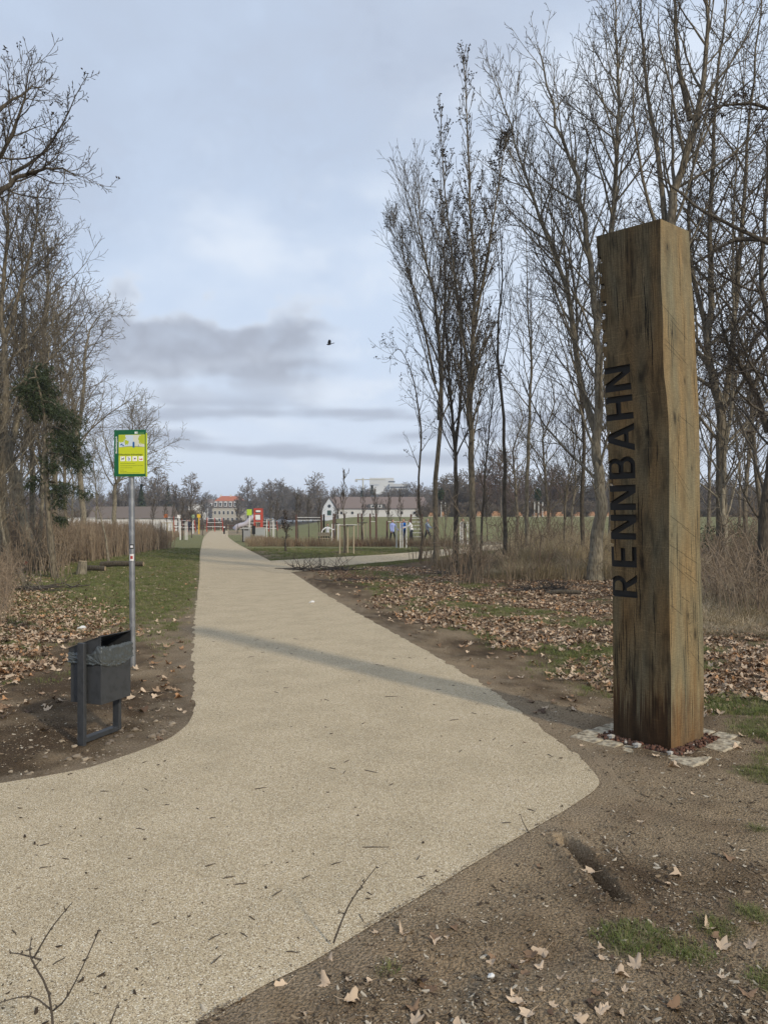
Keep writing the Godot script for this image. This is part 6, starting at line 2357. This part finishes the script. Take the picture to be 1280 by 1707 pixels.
	# evergreen bushes past the stele
	for e in [[1185, 34.0, 1.5, "dark evergreen bush behind the forked tree"], [1232, 36.0, 1.7, "dark evergreen bush nearer the picture edge, behind the fallen logs"]]:
		var o := thing("evergreen_bush", e[3], "bush", spot(e[0], e[1]))
		var lv := MB.new()
		var tw := MB.new()
		for k in 700:
			var p := Vector3(rr(-1, 1), rr(-1, 1), rr(-1, 1))
			if p.length() > 1.0:
				continue
			p = Vector3(p.x * 0.95, 0.75 + p.y * 0.75, p.z * 0.7) * e[2] * 0.62
			var a := rv().normalized() * 0.11
			var b := a.cross(rv()).normalized() * 0.035
			lv.face(PackedVector3Array([p - a, p + b, p + a, p - b]))
			var s := rr(0.6, 1.5)
			lv.paint(Color(s, s, s * 0.9))
		for k in 16:
			tw.tube(PackedVector3Array([Vector3(rr(-0.1, 0.1), -0.05, rr(-0.1, 0.1)), Vector3(rr(-0.6, 0.6), rr(0.7, 1.3), rr(-0.4, 0.4)) * e[2] * 0.6]), PackedFloat32Array([0.02, 0.006]), 4)
		part("stems", tw.mesh(), M.twig3, o)
		part("foliage", lv.mesh(), M.needle, o)


# ---------------------------------------------------------------- exercise ground, playground
func stake_frame(label: String, d: float, pxs: Array, top_py: float, m: Material, bar: Material, sapling_h := 0.0) -> void:
	var cx := 0.0
	for p in pxs:
		cx += p / pxs.size()
	var o := thing("tree_stakes", label, "tree stakes", spot(cx, d, hill((cx - 640.0) / F * d, d)))
	var y := tall(top_py, d) - o.position.y
	var ends := []
	for i in pxs.size():
		var x: float = (pxs[i] - cx) / F * d
		var z := 0.35 if i % 2 == 0 else -0.25
		var mb := MB.new()
		mb.line(Vector3(x, -0.1, z), Vector3(x, y, z), 0.036, 0.034, 8)
		part("stake", mb.mesh(), m, o)
		ends.append(Vector3(x, y - 0.06, z))
	for i in ends.size():
		if i == ends.size() - 1 and ends.size() == 2:
			break
		var mb := MB.new()
		mb.line(ends[i] + Vector3(0, 0.08, 0), ends[(i + 1) % ends.size()] + Vector3(0, 0.08, 0), 0.028, 0.028, 6)
		part("crosspiece", mb.mesh(), bar, o)
	if sapling_h > 0.0:
		var st := []
		for q in 5:
			st.append(Vector3(rr(-0.04, 0.04) * q, sapling_h * q / 4.0 - 0.05, rr(-0.04, 0.04) * q))
		tree("young_tree", "young planted tree held by the " + label.get_slice(" ", 0) + " " + label.get_slice(" ", 1) + " stakes " + label.get_slice(", ", 1), spot(cx, d, o.position.y), [[0.045, st, style({"first": 16, "blen": 0.3, "h0": 0.4, "top": 0.3, "n": [5, 0, 0], "levels": 2, "angle": [0.5, 0.6, 0.7], "rmin": 0.010, "up": [0.15, 0.05, 0.0]})]], M.bark3, M.twig3)


func bar_frame(label: String, d: float, pxs: Array, top_py: float, bars: Array) -> void:
	var cx: float = (pxs[0] + pxs[-1]) * 0.5
	var o := thing("exercise_frame", label, "exercise frame", spot(cx, d, hill((cx - 640.0) / F * d, d)))
	var y := tall(top_py, d) - o.position.y
	var xs := []
	for p in pxs:
		var x: float = (p - cx) / F * d
		xs.append(x)
		var mb := MB.new()
		mb.box(Transform3D(Basis(), Vector3(x, y / 2 - 0.05, 0)), Vector3(0.12, y + 0.1, 0.12), 0.01)
		part("post", mb.mesh(), M.red_wood, o)
	for h in bars:
		for i in xs.size() - 1:
			var mb := MB.new()
			mb.line(Vector3(xs[i], y * h, 0), Vector3(xs[i + 1], y * h, 0), 0.022, 0.022, 6)
			part("bar", mb.mesh(), M.white_post, o)


func exercise_ground() -> void:
	bar_frame("brown two-post pull-up frame next to the pointed white gable", 57.0, [494, 536, 540], 858.0, [0.90, 0.80])
	bar_frame("brown pull-up frame in front of the white gable", 57.0, [540, 559], 857.0, [0.92])
	bar_frame("tall brown climbing frame with several posts before the long house", 58.0, [556, 574, 597, 603], 856.0, [0.95, 0.6])
	bar_frame("pair of high brown posts with a top bar, middle of the exercise ground", 57.0, [617, 627], 856.0, [0.93, 0.72])
	bar_frame("brown frame behind the people training", 57.5, [645, 684], 868.0, [0.95])
	bar_frame("ladder frame of many light rungs between brown posts", 56.5, [685, 703], 857.0, [0.85, 0.72, 0.6, 0.47, 0.34, 0.2])
	bar_frame("low frame half hidden by the thicket's first trunks", 58.0, [770, 792], 872.0, [0.9])
	stake_frame("pale timber stakes tied as a square, nearest the side path", 37.5, [567, 579, 590, 573], 877.0, M.pale_wood, M.twig2, 3.9)
	stake_frame("white painted stakes with orange rail, beside the training people", 45.5, [667, 671, 677, 661], 871.0, M.white_post, mat(lin(0.5, 0.2, 0.06), 0.8), 3.4)
	stake_frame("grey weathered stakes with dark rail, before the long house", 50.0, [597, 606, 612, 604], 872.0, M.pale_wood, M.twig3, 3.3)
	stake_frame("pale slim stakes, before the white gable", 50.0, [554, 563, 566, 558], 873.0, M.white_post, M.twig3, 3.3)
	stake_frame("tall white stakes on the lawn, far side of the main path", 64.0, [303, 308, 314, 299], 869.0, M.white_post, M.twig3, 3.6)
	stake_frame("old timber stakes at the reed bed's end, by the lawn", 60.0, [272, 277, 282, 287], 872.0, M.pale_wood, M.pale_wood, 3.0)
	stake_frame("thin pale stakes past the grey bin, by the playground", 70.0, [446, 450, 458, 454], 866.0, M.white_post, M.pale_wood, 3.8)
	stake_frame("light stakes standing among the thicket trunks, on the lawn", 52.0, [766, 772, 778, 770], 870.0, M.white_post, M.pale_wood, 0.0)
	# young trees without stakes, alike, spread over the lawns
	var yst := []
	for q in 5:
		yst.append(Vector3(rr(-0.05, 0.05) * q, 3.6 * q / 4.0 - 0.05, rr(-0.05, 0.05) * q))
	var young: Node3D = null
	for q in [[320, 72.0, 0.9], [338, 84.0, 1.0], [462, 66.0, 0.9], [497, 62.0, 1.1], [515, 70.0, 1.0], [532, 64.0, 0.9], [628, 62.0, 1.1], [646, 68.0, 1.0], [700, 66.0, 1.1], [742, 70.0, 1.0], [812, 60.0, 1.1], [290, 88.0, 1.0], [396, 96.0, 1.1], [256, 80.0, 1.1]]:
		var o: Node3D
		if young == null:
			young = tree("young_tree", "", spot(q[0], q[1]), [[0.045, yst, style({"first": 22, "blen": 0.34, "h0": 0.3, "top": 0.3, "n": [7, 0, 0], "levels": 2, "angle": [0.5, 0.6, 0.7], "rmin": 0.012, "up": [0.15, 0.05, 0.0]})]], M.bark3, M.twig3, "slim young trees on the far lawns")
			o = young
		else:
			o = young.duplicate()
			o.name = numbered("young_tree")
			add_child(o)
		var x: float = (q[0] - 640.0) / F * q[1]
		o.position = Vector3(x, hill(x, q[1]), -q[1])
		o.rotation.y = rr(0, TAU)
		o.scale = Vector3.ONE * q[2]
		o.set_meta("label", "slim young bare tree " + ("on the lawn before the playground" if q[0] < 350 else "in front of the white gable" if q[0] < 600 else "behind the exercise frames" if q[0] < 760 else "on the lawn behind the thicket"))
	# lone sapling with rusty leaves
	var st := []
	for q in 5:
		st.append(Vector3(rr(-0.04, 0.04) * q, 2.0 * q / 4.0 - 0.05, 0.0))
	tree("young_tree", "small lone sapling with rusty dead leaves on the lawn by the main path", spot(477, 40.0), [[0.05, st, style({"first": 22, "blen": 0.34, "h0": 0.25, "top": 0.3, "n": [5, 0, 0], "levels": 2, "seeds": 0.7, "rmin": 0.009})]], M.bark3, M.red_twig, "", 0.05)
	for e in [[547, 842.0, 3.6], [735, 846.0, 3.6], [896, 838.0, 3.2]]:
		# nest-like trimmed crowns on white stakes
		if e[0] == 547:
			continue
		var d := 96.0
		var x: float = (e[0] - 640.0) / F * d
		var o := thing("box_tree", "clipped dark evergreen on a bare stem " + ("beside the long house's end" if e[0] < 800 else "above the orange block stacks"), "tree", Vector3(x, hill(x, d), -d))
		var mb := MB.new()
		mb.line(Vector3(0, -0.05, 0), Vector3(0, 2.2, 0), 0.08, 0.06, 6)
		part("trunk", mb.mesh(), M.bark3, o)
		var lv := MB.new()
		for k in 900:
			var p := rv()
			if p.length() > 1.0:
				continue
			p = Vector3(p.x * 0.42, 2.85 + p.y * 0.8, p.z * 0.42)
			var a := rv().normalized() * 0.12
			var b := a.cross(rv()).normalized() * 0.06
			lv.face(PackedVector3Array([p - a, p + b, p + a, p - b]))
			var s := rr(0.6, 1.4)
			lv.paint(Color(s, s, s))
		part("crown", lv.mesh(), M.needle, o)
		for k in 3:
			mb = MB.new()
			mb.line(Vector3(-0.5 + 0.5 * k, -0.05, 0.5), Vector3(-0.5 + 0.5 * k, 1.9, 0.5), 0.05, 0.05, 6)
			part("stake", mb.mesh(), M.white_post, o)
	# bench
	var bo := thing("park_bench", "low wooden bench with its back to the main path by the exercise ground", "bench", spot(543, 50.0))
	for k in 3:
		one_box("seat_slat", Vector3(0, 0.44, -0.14 + 0.14 * k), Vector3(1.0, 0.04, 0.11), M.pale_wood, bo)
	one_box("backrest", Vector3(0, 0.72, 0.24), Vector3(1.0, 0.24, 0.04), M.bark2, bo)
	for x in [-0.42, 0.42]:
		one_box("leg", Vector3(x, 0.22, 0), Vector3(0.06, 0.44, 0.34), M.anthracite, bo)
		one_box("back_support", Vector3(x, 0.5, 0.205), Vector3(0.05, 0.72, 0.03), M.anthracite, bo)
	# hip-high dry planting in front of the exercise ground and along the path
	var g := tuft(26, 0.7, 0.012, 0.25, 0.3)
	var where := []
	var tint := PackedColorArray()
	for k in 620:
		var d := rr(47.2, 49.5)
		var x := rr(-8.6, 4.6)
		if k % 3 == 0:
			d = rr(50.0, 62.0)
			x = edge_at(RIGHT_EDGE, d) + rr(0.8, 2.6)
		where.append(Transform3D(Basis(Vector3.UP, rr(0, TAU)).scaled(Vector3(1, rr(0.5, 1.1) * (1.0 if k % 3 else 0.8), 1)), Vector3(x, 0, -d)))
		var c := Vector3(0.23, 0.165, 0.11).lerp(Vector3(0.33, 0.26, 0.17), rng.randf())
		if rng.randf() < 0.2:
			c = Vector3(0.14, 0.07, 0.05)
		tint.append(Color(c.x, c.y, c.z))
	for k in 260:
		var d := rr(46.0, 84.0)
		var x := edge_at(LEFT_EDGE, d) - rr(2.4, 7.0)
		where.append(Transform3D(Basis(Vector3.UP, rr(0, TAU)).scaled(Vector3(1, rr(0.5, 1.2), 1)), Vector3(x, 0, -d)))
		tint.append(Color(0.24, 0.17, 0.115))
	stuff_label(scatter("border_grass", g, M.grass, where, tint), "hip-high dry planting along the exercise ground and main path", "grass")


func playground() -> void:
	var d := 100.0
	var red := mat(lin(0.50, 0.06, 0.03), 0.5)
	var orange := mat(lin(0.62, 0.16, 0.03), 0.5)
	var white := mat(lin(0.75, 0.74, 0.72), 0.6)
	var yellow := mat(lin(0.70, 0.45, 0.03), 0.5)
	var limec := mat(lin(0.42, 0.60, 0.04), 0.5)
	# the red tower with a slide
	var o := thing("play_tower", "red climbing tower with white panels and a pale tube slide", "play tower", spot(431, d))
	for x in [-0.45, 0.45]:
		for z in [-0.45, 0.45]:
			one_box("post", Vector3(x, 1.55, z), Vector3(0.14, 3.1, 0.14), red, o)
	for y in [0.7, 1.55, 2.5, 3.05]:
		one_box("rail", Vector3(0, y, 0.46), Vector3(0.92, 0.16, 0.10), red, o)
	one_box("panel", Vector3(0.05, 2.85, 0.45), Vector3(0.6, 0.25, 0.06), white, o)
	one_box("panel", Vector3(0.0, 2.05, 0.45), Vector3(0.6, 0.6, 0.06), white, o)
	one_box("roof", Vector3(0, 3.15, 0), Vector3(1.1, 0.10, 1.1), red, o)
	one_box("deck", Vector3(0, 1.4, 0), Vector3(0.9, 0.08, 0.9), M.pale_wood, o)
	var mb := MB.new()
	mb.tube(spline(PackedVector3Array([Vector3(-0.3, 2.3, 0.1), Vector3(-0.9, 1.9, 0.3), Vector3(-1.6, 1.2, 0.4), Vector3(-2.6, 0.9, 0.5), Vector3(-3.0, 0.45, 0.6)]), 3), PackedFloat32Array([0.3, 0.3, 0.3, 0.3, 0.3, 0.3, 0.3, 0.3, 0.3, 0.3, 0.3, 0.3, 0.3]), 10)
	part("slide", mb.mesh(), mat(lin(0.45, 0.42, 0.46), 0.4), o)
	# sign-like play panels on posts
	for e in [[416, 96.0, 854, 3.4, limec, "lime green square panel on a post beside the red tower"], [277, 92.0, 860, 2.0, orange, "orange panel on a post at the reed bed's far end"], [332, 92.0, 860, 2.2, yellow, "tall yellow post with a bent top by the playground square"], [322, 95.0, 861, 1.8, mat(lin(0.35, 0.50, 0.30), 0.6), "pale green post with a small board by the playground square"], [299, 96.0, 861, 1.8, white, "white board on a post near the tall white stakes"]]:
		var py: float = e[2]
		var y := tall(py, e[1])
		var q := thing("play_post", e[5], "play post", spot(e[0], e[1]))
		mb = MB.new()
		mb.line(Vector3(0, -0.05, 0), Vector3(0, y, 0), 0.06, 0.06, 8)
		part("post", mb.mesh(), yellow if e[0] == 332 else white, q)
		one_box("panel", Vector3(0.0, y, 0.05), Vector3(0.62, 0.75, 0.08) if e[0] == 416 else Vector3(0.42, 0.42, 0.08), e[4], q)
	# climbing frames behind the fence
	for e in [[290, 108.0, 1.3, "white and red rope climbing frame past the reed bed"], [358, 112.0, 1.2, "red swing frame at the end of the main path"], [312, 110.0, 1.0, "red slim climbing frame behind the tall white stakes"], [448, 104.0, 0.9, "red low climbing frame past the red tower"], [414, 106.0, 0.8, "pale low climbing frame behind the lime panel"]]:
		var q := thing("climbing_frame", e[3], "climbing frame", spot(e[0], e[1]))
		for x in [-1.2, 0.0, 1.2]:
			mb = MB.new()
			mb.line(Vector3(x, -0.05, -0.3), Vector3(x * 0.9, 1.7 * e[2], 0), 0.05, 0.05, 6)
			part("post", mb.mesh(), red if e[0] != 414 else M.pale_wood, q)
		for y in [0.6, 1.1, 1.6]:
			mb = MB.new()
			mb.line(Vector3(-1.15, y * e[2], -0.1), Vector3(1.15, y * e[2], -0.1), 0.035, 0.035, 6)
			part("rail", mb.mesh(), white, q)
	# low fence
	var f := thing("playground_fence", "low slatted fence enclosing the playground at the path's end", "fence", spot(380, 116.0))
	for k in 15:
		one_box("post", Vector3(-8.0 + 1.15 * k, 0.5, 0), Vector3(0.09, 1.0, 0.09), M.pale_wood, f)
	for y in [0.45, 0.85]:
		one_box("rail", Vector3(0.05, y, 0.07), Vector3(16.2, 0.10, 0.04), M.red_wood, f)
	# grey bin and cabinet
	var bn := thing("grey_bin", "tall grey steel litter bin standing by the main path far off", "litter bin", spot(411, 58.0))
	one_box("body", Vector3(0.04, 0.5, 0), Vector3(0.46, 0.92, 0.42), mat(lin(0.30, 0.30, 0.30), 0.5), bn)
	one_box("side_panel", Vector3(-0.235, 0.5, 0.0), Vector3(0.09, 0.96, 0.44), M.black_paint, bn)
	one_box("lid", Vector3(0.0, 1.03, 0), Vector3(0.56, 0.10, 0.48), mat(lin(0.42, 0.42, 0.42), 0.5), bn)
	one_box("slot", Vector3(0.04, 0.91, 0.212), Vector3(0.30, 0.08, 0.02), M.black_paint, bn)
	one_box("plinth", Vector3(0.0, 0.02, 0), Vector3(0.52, 0.06, 0.44), M.black_paint, bn)
	var cb := thing("grey_cabinet", "wide grey service cabinet behind the grey bin", "cabinet", spot(434, 74.0))
	one_box("housing", Vector3(0, 0.45, 0), Vector3(0.95, 0.9, 0.4), M.concrete, cb)
	one_box("door", Vector3(0, 0.46, 0.205), Vector3(0.86, 0.74, 0.02), mat(lin(0.34, 0.35, 0.34), 0.6), cb)
	one_box("top", Vector3(0, 0.93, 0), Vector3(1.0, 0.06, 0.46), M.concrete, cb)
	var bd := thing("dark_board", "narrow dark info board next to the grey cabinet", "board", spot(423, 70.0))
	one_box("panel", Vector3(0, 0.75, 0), Vector3(0.32, 0.8, 0.05), M.black_paint, bd)
	one_box("leg", Vector3(0, 0.18, -0.03), Vector3(0.08, 0.4, 0.05), M.anthracite, bd)
	var bl := thing("bollard", "black and white bollard at the end of the main path", "bollard", spot(374, 92.0))
	mb = MB.new()
	mb.line(Vector3(0, -0.05, 0), Vector3(0, 0.75, 0), 0.1, 0.1, 10)
	part("post", mb.mesh(), M.black_paint, bl)
	mb = MB.new()
	mb.line(Vector3(0, 0.75, 0), Vector3(0, 0.9, 0), 0.102, 0.09, 10)
	part("cap", mb.mesh(), white, bl)


# ---------------------------------------------------------------- people, seen far off
func figure(bones: Array, cell: float) -> Mesh:
	var lo := Vector3(1e9, 1e9, 1e9)
	var hi := -lo
	for b in bones:
		for q in [b[0], b[1]]:
			lo = lo.min(q - Vector3.ONE * 0.2)
			hi = hi.max(q + Vector3.ONE * 0.2)
	var n := Vector3i(((hi - lo) / cell).ceil()) + Vector3i.ONE
	var f := PackedFloat32Array()
	f.resize(n.x * n.y * n.z)
	f.fill(1.0)
	for b in bones:
		var a: Vector3 = b[0]
		var e: Vector3 = b[1]
		var ra: float = b[2]
		var rb: float = b[3]
		var m := maxf(ra, rb) + 0.09
		var p0 := Vector3i(((a.min(e) - Vector3.ONE * m - lo) / cell).floor()).clamp(Vector3i.ZERO, n - Vector3i.ONE)
		var p1 := Vector3i(((a.max(e) + Vector3.ONE * m - lo) / cell).ceil()).clamp(Vector3i.ZERO, n - Vector3i.ONE)
		var ab := e - a
		var il := 1.0 / maxf(ab.length_squared(), 1e-6)
		for z in range(p0.z, p1.z + 1):
			for y in range(p0.y, p1.y + 1):
				for x in range(p0.x, p1.x + 1):
					var p := lo + Vector3(x, y, z) * cell
					var t := clampf((p - a).dot(ab) * il, 0.0, 1.0)
					var dd := p.distance_to(a + ab * t) - lerpf(ra, rb, t)
					var i := (z * n.y + y) * n.x + x
					var o := f[i]
					var h := maxf(0.04 - absf(o - dd), 0.0) / 0.04
					f[i] = minf(o, dd) - h * h * 0.01
	var id := PackedInt32Array()
	id.resize(f.size())
	id.fill(-1)
	var mb := MB.new()
	var sx := 1
	var sy := n.x
	var sz := n.x * n.y
	var off := [0, sx, sy, sx + sy, sz, sz + sx, sz + sy, sz + sx + sy]
	for z in n.z - 1:
		for y in n.y - 1:
			for x in n.x - 1:
				var i := z * sz + y * sy + x
				var inside := 0
				for k in 8:
					if f[i + off[k]] < 0.0:
						inside += 1
				if inside == 0 or inside == 8:
					continue
				var s := Vector3.ZERO
				var cnt := 0
				for k in 8:
					for ax in 3:
						var l := k | (1 << ax)
						if l == k:
							continue
						var a := f[i + off[k]]
						var b := f[i + off[l]]
						if (a < 0.0) != (b < 0.0):
							var t := a / (a - b)
							var pk := Vector3(k & 1, (k >> 1) & 1, (k >> 2) & 1)
							var pl := Vector3(l & 1, (l >> 1) & 1, (l >> 2) & 1)
							s += pk.lerp(pl, t)
							cnt += 1
				id[i] = mb.v.size()
				var p := lo + (Vector3(x, y, z) + s / cnt) * cell
				mb.v.append(p)
				var g := Vector3(f[i + 1] - f[i], f[i + sy] - f[i], f[i + sz] - f[i])
				mb.n.append(g.normalized() if g.length_squared() > 0.0 else Vector3.UP)
				var best := 1e9
				var col := Color.WHITE
				for b in bones:
					var q := Geometry3D.get_closest_point_to_segment(p, b[0], b[1])
					var dd: float = q.distance_to(p) - (b[2] + b[3]) * 0.5
					if dd < best:
						best = dd
						col = b[4]
				mb.c.append(col)
	for z in range(1, n.z - 1):
		for y in range(1, n.y - 1):
			for x in range(1, n.x - 1):
				var i := z * sz + y * sy + x
				for ax in 3:
					var st: int = [sx, sy, sz][ax]
					var u: int = [sy, sz, sx][ax]
					var w: int = [sz, sx, sy][ax]
					var a := f[i]
					var b := f[i + st]
					if (a < 0.0) == (b < 0.0):
						continue
					var q := [id[i], id[i - u], id[i - u - w], id[i - w]]
					if a < 0.0:
						mb.ix.append_array([q[0], q[2], q[1], q[0], q[3], q[2]])
					else:
						mb.ix.append_array([q[0], q[1], q[2], q[0], q[2], q[3]])
	return mb.mesh()


func person(label: String, at: Vector3, turn: float, size: float, top: Color, legs: Color, hair: Color, arms: Array, stride := 0.12, bend := 0.0) -> void:
	var skin := Color(0.45, 0.28, 0.20)
	var shoe := Color(0.04, 0.04, 0.045)
	var hip := Vector3(0, 0.92, 0)
	var chest := Vector3(0, 1.30, bend)
	var neck := Vector3(0, 1.47, bend * 1.3)
	var head := Vector3(0, 1.62, bend * 1.5 + 0.02)
	var b := []
	b.append([hip, chest, 0.135, 0.15, top])
	b.append([chest + Vector3(-0.13, 0.06, 0), chest + Vector3(0.13, 0.06, 0), 0.085, 0.085, top])
	b.append([hip + Vector3(-0.07, -0.02, 0), hip + Vector3(0.07, -0.02, 0), 0.11, 0.11, legs])
	b.append([chest, neck, 0.10, 0.055, top])
	b.append([neck, head - Vector3(0, 0.05, 0), 0.052, 0.055, skin])
	b.append([head + Vector3(0, -0.03, 0.015), head + Vector3(0, 0.03, 0.0), 0.078, 0.09, skin])
	b.append([head + Vector3(0, 0.05, -0.025), head + Vector3(0, 0.0, -0.045), 0.092, 0.085, hair])
	b.append([head + Vector3(0, -0.015, 0.085), head + Vector3(0, -0.03, 0.10), 0.016, 0.018, skin])
	for s in [-1.0, 1.0]:
		var knee := Vector3(0.10 * s, 0.50, 0.04 + stride * s)
		var ankle := Vector3(0.11 * s, 0.09, stride * s * 1.3 - 0.02)
		b.append([hip + Vector3(0.09 * s, -0.04, 0), knee, 0.092, 0.062, legs])
		b.append([knee, ankle, 0.062, 0.045, legs])
		b.append([ankle + Vector3(0, -0.04, -0.02), ankle + Vector3(0, -0.05, 0.13), 0.045, 0.038, shoe])
		var sh := chest + Vector3(0.19 * s, 0.08, 0)
		var el: Vector3 = sh + (arms[0] if s < 0 else arms[1]) * 0.28
		var wr: Vector3 = el + (arms[2] if s < 0 else arms[3]) * 0.25
		b.append([sh, el, 0.06, 0.047, top])
		b.append([el, wr, 0.045, 0.035, top])
		b.append([wr, wr + (wr - el).normalized() * 0.12, 0.036, 0.03, skin])
	var o := part("person", figure(b, 0.032), M.tint, self)
	o.position = at
	o.rotation.y = turn
	o.scale = Vector3.ONE * size
	tag(o, label, "person")


func people() -> void:
	var dn := Vector3(0, -1, 0)
	var fw := Vector3(0, -0.25, 1).normalized()
	var dark := Color(0.02, 0.02, 0.022)
	var white := Color(0.72, 0.72, 0.72)
	person("child in a white top and black trousers with arms spread, by the bench", spot(546, 53.0), 0.2, 0.80, white, dark, dark, [Vector3(-0.8, -0.6, 0).normalized(), Vector3(0.8, -0.5, 0).normalized(), Vector3(-0.4, -0.9, 0.2).normalized(), Vector3(0.9, 0.1, 0.2).normalized()])
	person("person in a white and blue jacket and dark trousers beside the orange-railed stakes", spot(654, 55.0), 0.6, 0.97, Color(0.30, 0.36, 0.62), dark, dark, [dn, Vector3(0.4, -0.9, 0.2).normalized(), Vector3(0, -0.9, 0.4).normalized(), Vector3(0.5, -0.7, 0.4).normalized()])
	person("person in a bright blue jacket standing at the orange-railed stakes", spot(673, 56.0), -0.6, 1.0, Color(0.02, 0.20, 0.62), Color(0.03, 0.04, 0.08), Color(0.05, 0.04, 0.03), [dn, dn, fw, fw])
	person("person in white leaning forward with arms stretched, near the ladder frame", spot(686, 55.5), -1.4, 0.97, white, Color(0.04, 0.045, 0.05), Color(0.08, 0.06, 0.04), [Vector3(0, -0.6, 0.8), Vector3(0, -0.6, 0.8), fw, fw], 0.10, 0.10)
	person("person in a grey-blue shirt and dark shorts exercising by the first thicket trunk", spot(712, 55.0), 1.3, 1.0, Color(0.26, 0.32, 0.40), Color(0.02, 0.02, 0.03), Color(0.25, 0.22, 0.2), [Vector3(0, -0.8, 0.5).normalized(), Vector3(0, -0.8, 0.5).normalized(), fw, fw], 0.16)
	person("person in black clothes between the thicket trunks at the far frame", spot(771, 57.0), 0.3, 1.0, Color(0.03, 0.03, 0.03), Color(0.025, 0.025, 0.03), dark, [dn, dn, Vector3(0.2, -0.7, 0.7).normalized(), fw])
	person("person in dark clothes standing at the playground fence", spot(316, 104.0), 0.3, 1.0, Color(0.04, 0.04, 0.06), Color(0.03, 0.03, 0.04), dark, [dn, dn, dn, dn], 0.06)


func _ready() -> void:
	# camera
	var cam := Camera3D.new()
	cam.name = "camera"
	cam.projection = Camera3D.PROJECTION_FRUSTUM
	cam.near = 0.1
	cam.far = 4000.0
	cam.size = 2.0 * 0.1 * 853.5 / F
	cam.frustum_offset = Vector2(0, 0.1 * (HZ - 853.5) / F)
	cam.position = Vector3(0, EYE, 0)
	add_child(cam)
	cam.current = true
	# sky, sun, exposure
	var env := Environment.new()
	env.background_mode = Environment.BG_SKY
	var pm := PanoramaSkyMaterial.new()
	pm.panorama = sky_image()
	var sky := Sky.new()
	sky.sky_material = pm
	env.sky = sky
	env.tonemap_mode = Environment.TONE_MAPPER_LINEAR
	env.tonemap_exposure = 1.1
	env.sdfgi_enabled = true
	env.ssao_enabled = true
	env.ssil_enabled = true
	env.fog_enabled = true
	env.fog_density = 0.0005
	env.fog_light_color = Color(0.80, 0.84, 0.90)
	var we := WorldEnvironment.new()
	we.name = "environment"
	we.environment = env
	add_child(we)
	var sun := DirectionalLight3D.new()
	sun.name = "sun"
	sun.light_energy = 0.78
	sun.light_color = Color(1.0, 0.95, 0.86)
	sun.light_angular_distance = 3.0
	sun.shadow_enabled = true
	add_child(sun)
	sun.look_at_from_position(Vector3(0.64, 0.0, 0.77).normalized() * cos(deg_to_rad(27.0)) + Vector3(0, sin(deg_to_rad(27.0)), 0), Vector3.ZERO)
	rng.seed = 20240217
	n_low.seed = 3
	n_low.frequency = 0.28
	n_low.fractal_octaves = 3
	n_mid.seed = 4
	n_mid.frequency = 1.3
	n_mid.fractal_octaves = 3
	n_fine.seed = 5
	n_fine.frequency = 7.0
	n_fine.fractal_octaves = 3
	make_materials()
	var t0 := Time.get_ticks_msec()
	make_paths()
	build_ground()
	structure("path", sheet(path_poly, 0.013), M.path)
	structure("side_path", sheet(side_poly, 0.018), M.path)
	print("ground ", Time.get_ticks_msec() - t0)
	build_stele()
	print("stele ", Time.get_ticks_msec() - t0)
	build_bin()
	build_sign()
	rng.seed = 101
	right_wood()
	print("right ", Time.get_ticks_msec() - t0)
	rng.seed = 102
	left_wood()
	conifer()
	print("left ", Time.get_ticks_msec() - t0)
	rng.seed = 103
	far_buildings()
	far_trees()
	rng.seed = 104
	exercise_ground()
	playground()
	people()
	print("far ", Time.get_ticks_msec() - t0)
	rng.seed = 105
	dry_stems()
	grass_cover()
	soil_clods()
	leaf_litter()
	print("cover ", Time.get_ticks_msec() - t0)
	rng.seed = 106
	small_things()
	print("all ", Time.get_ticks_msec() - t0)
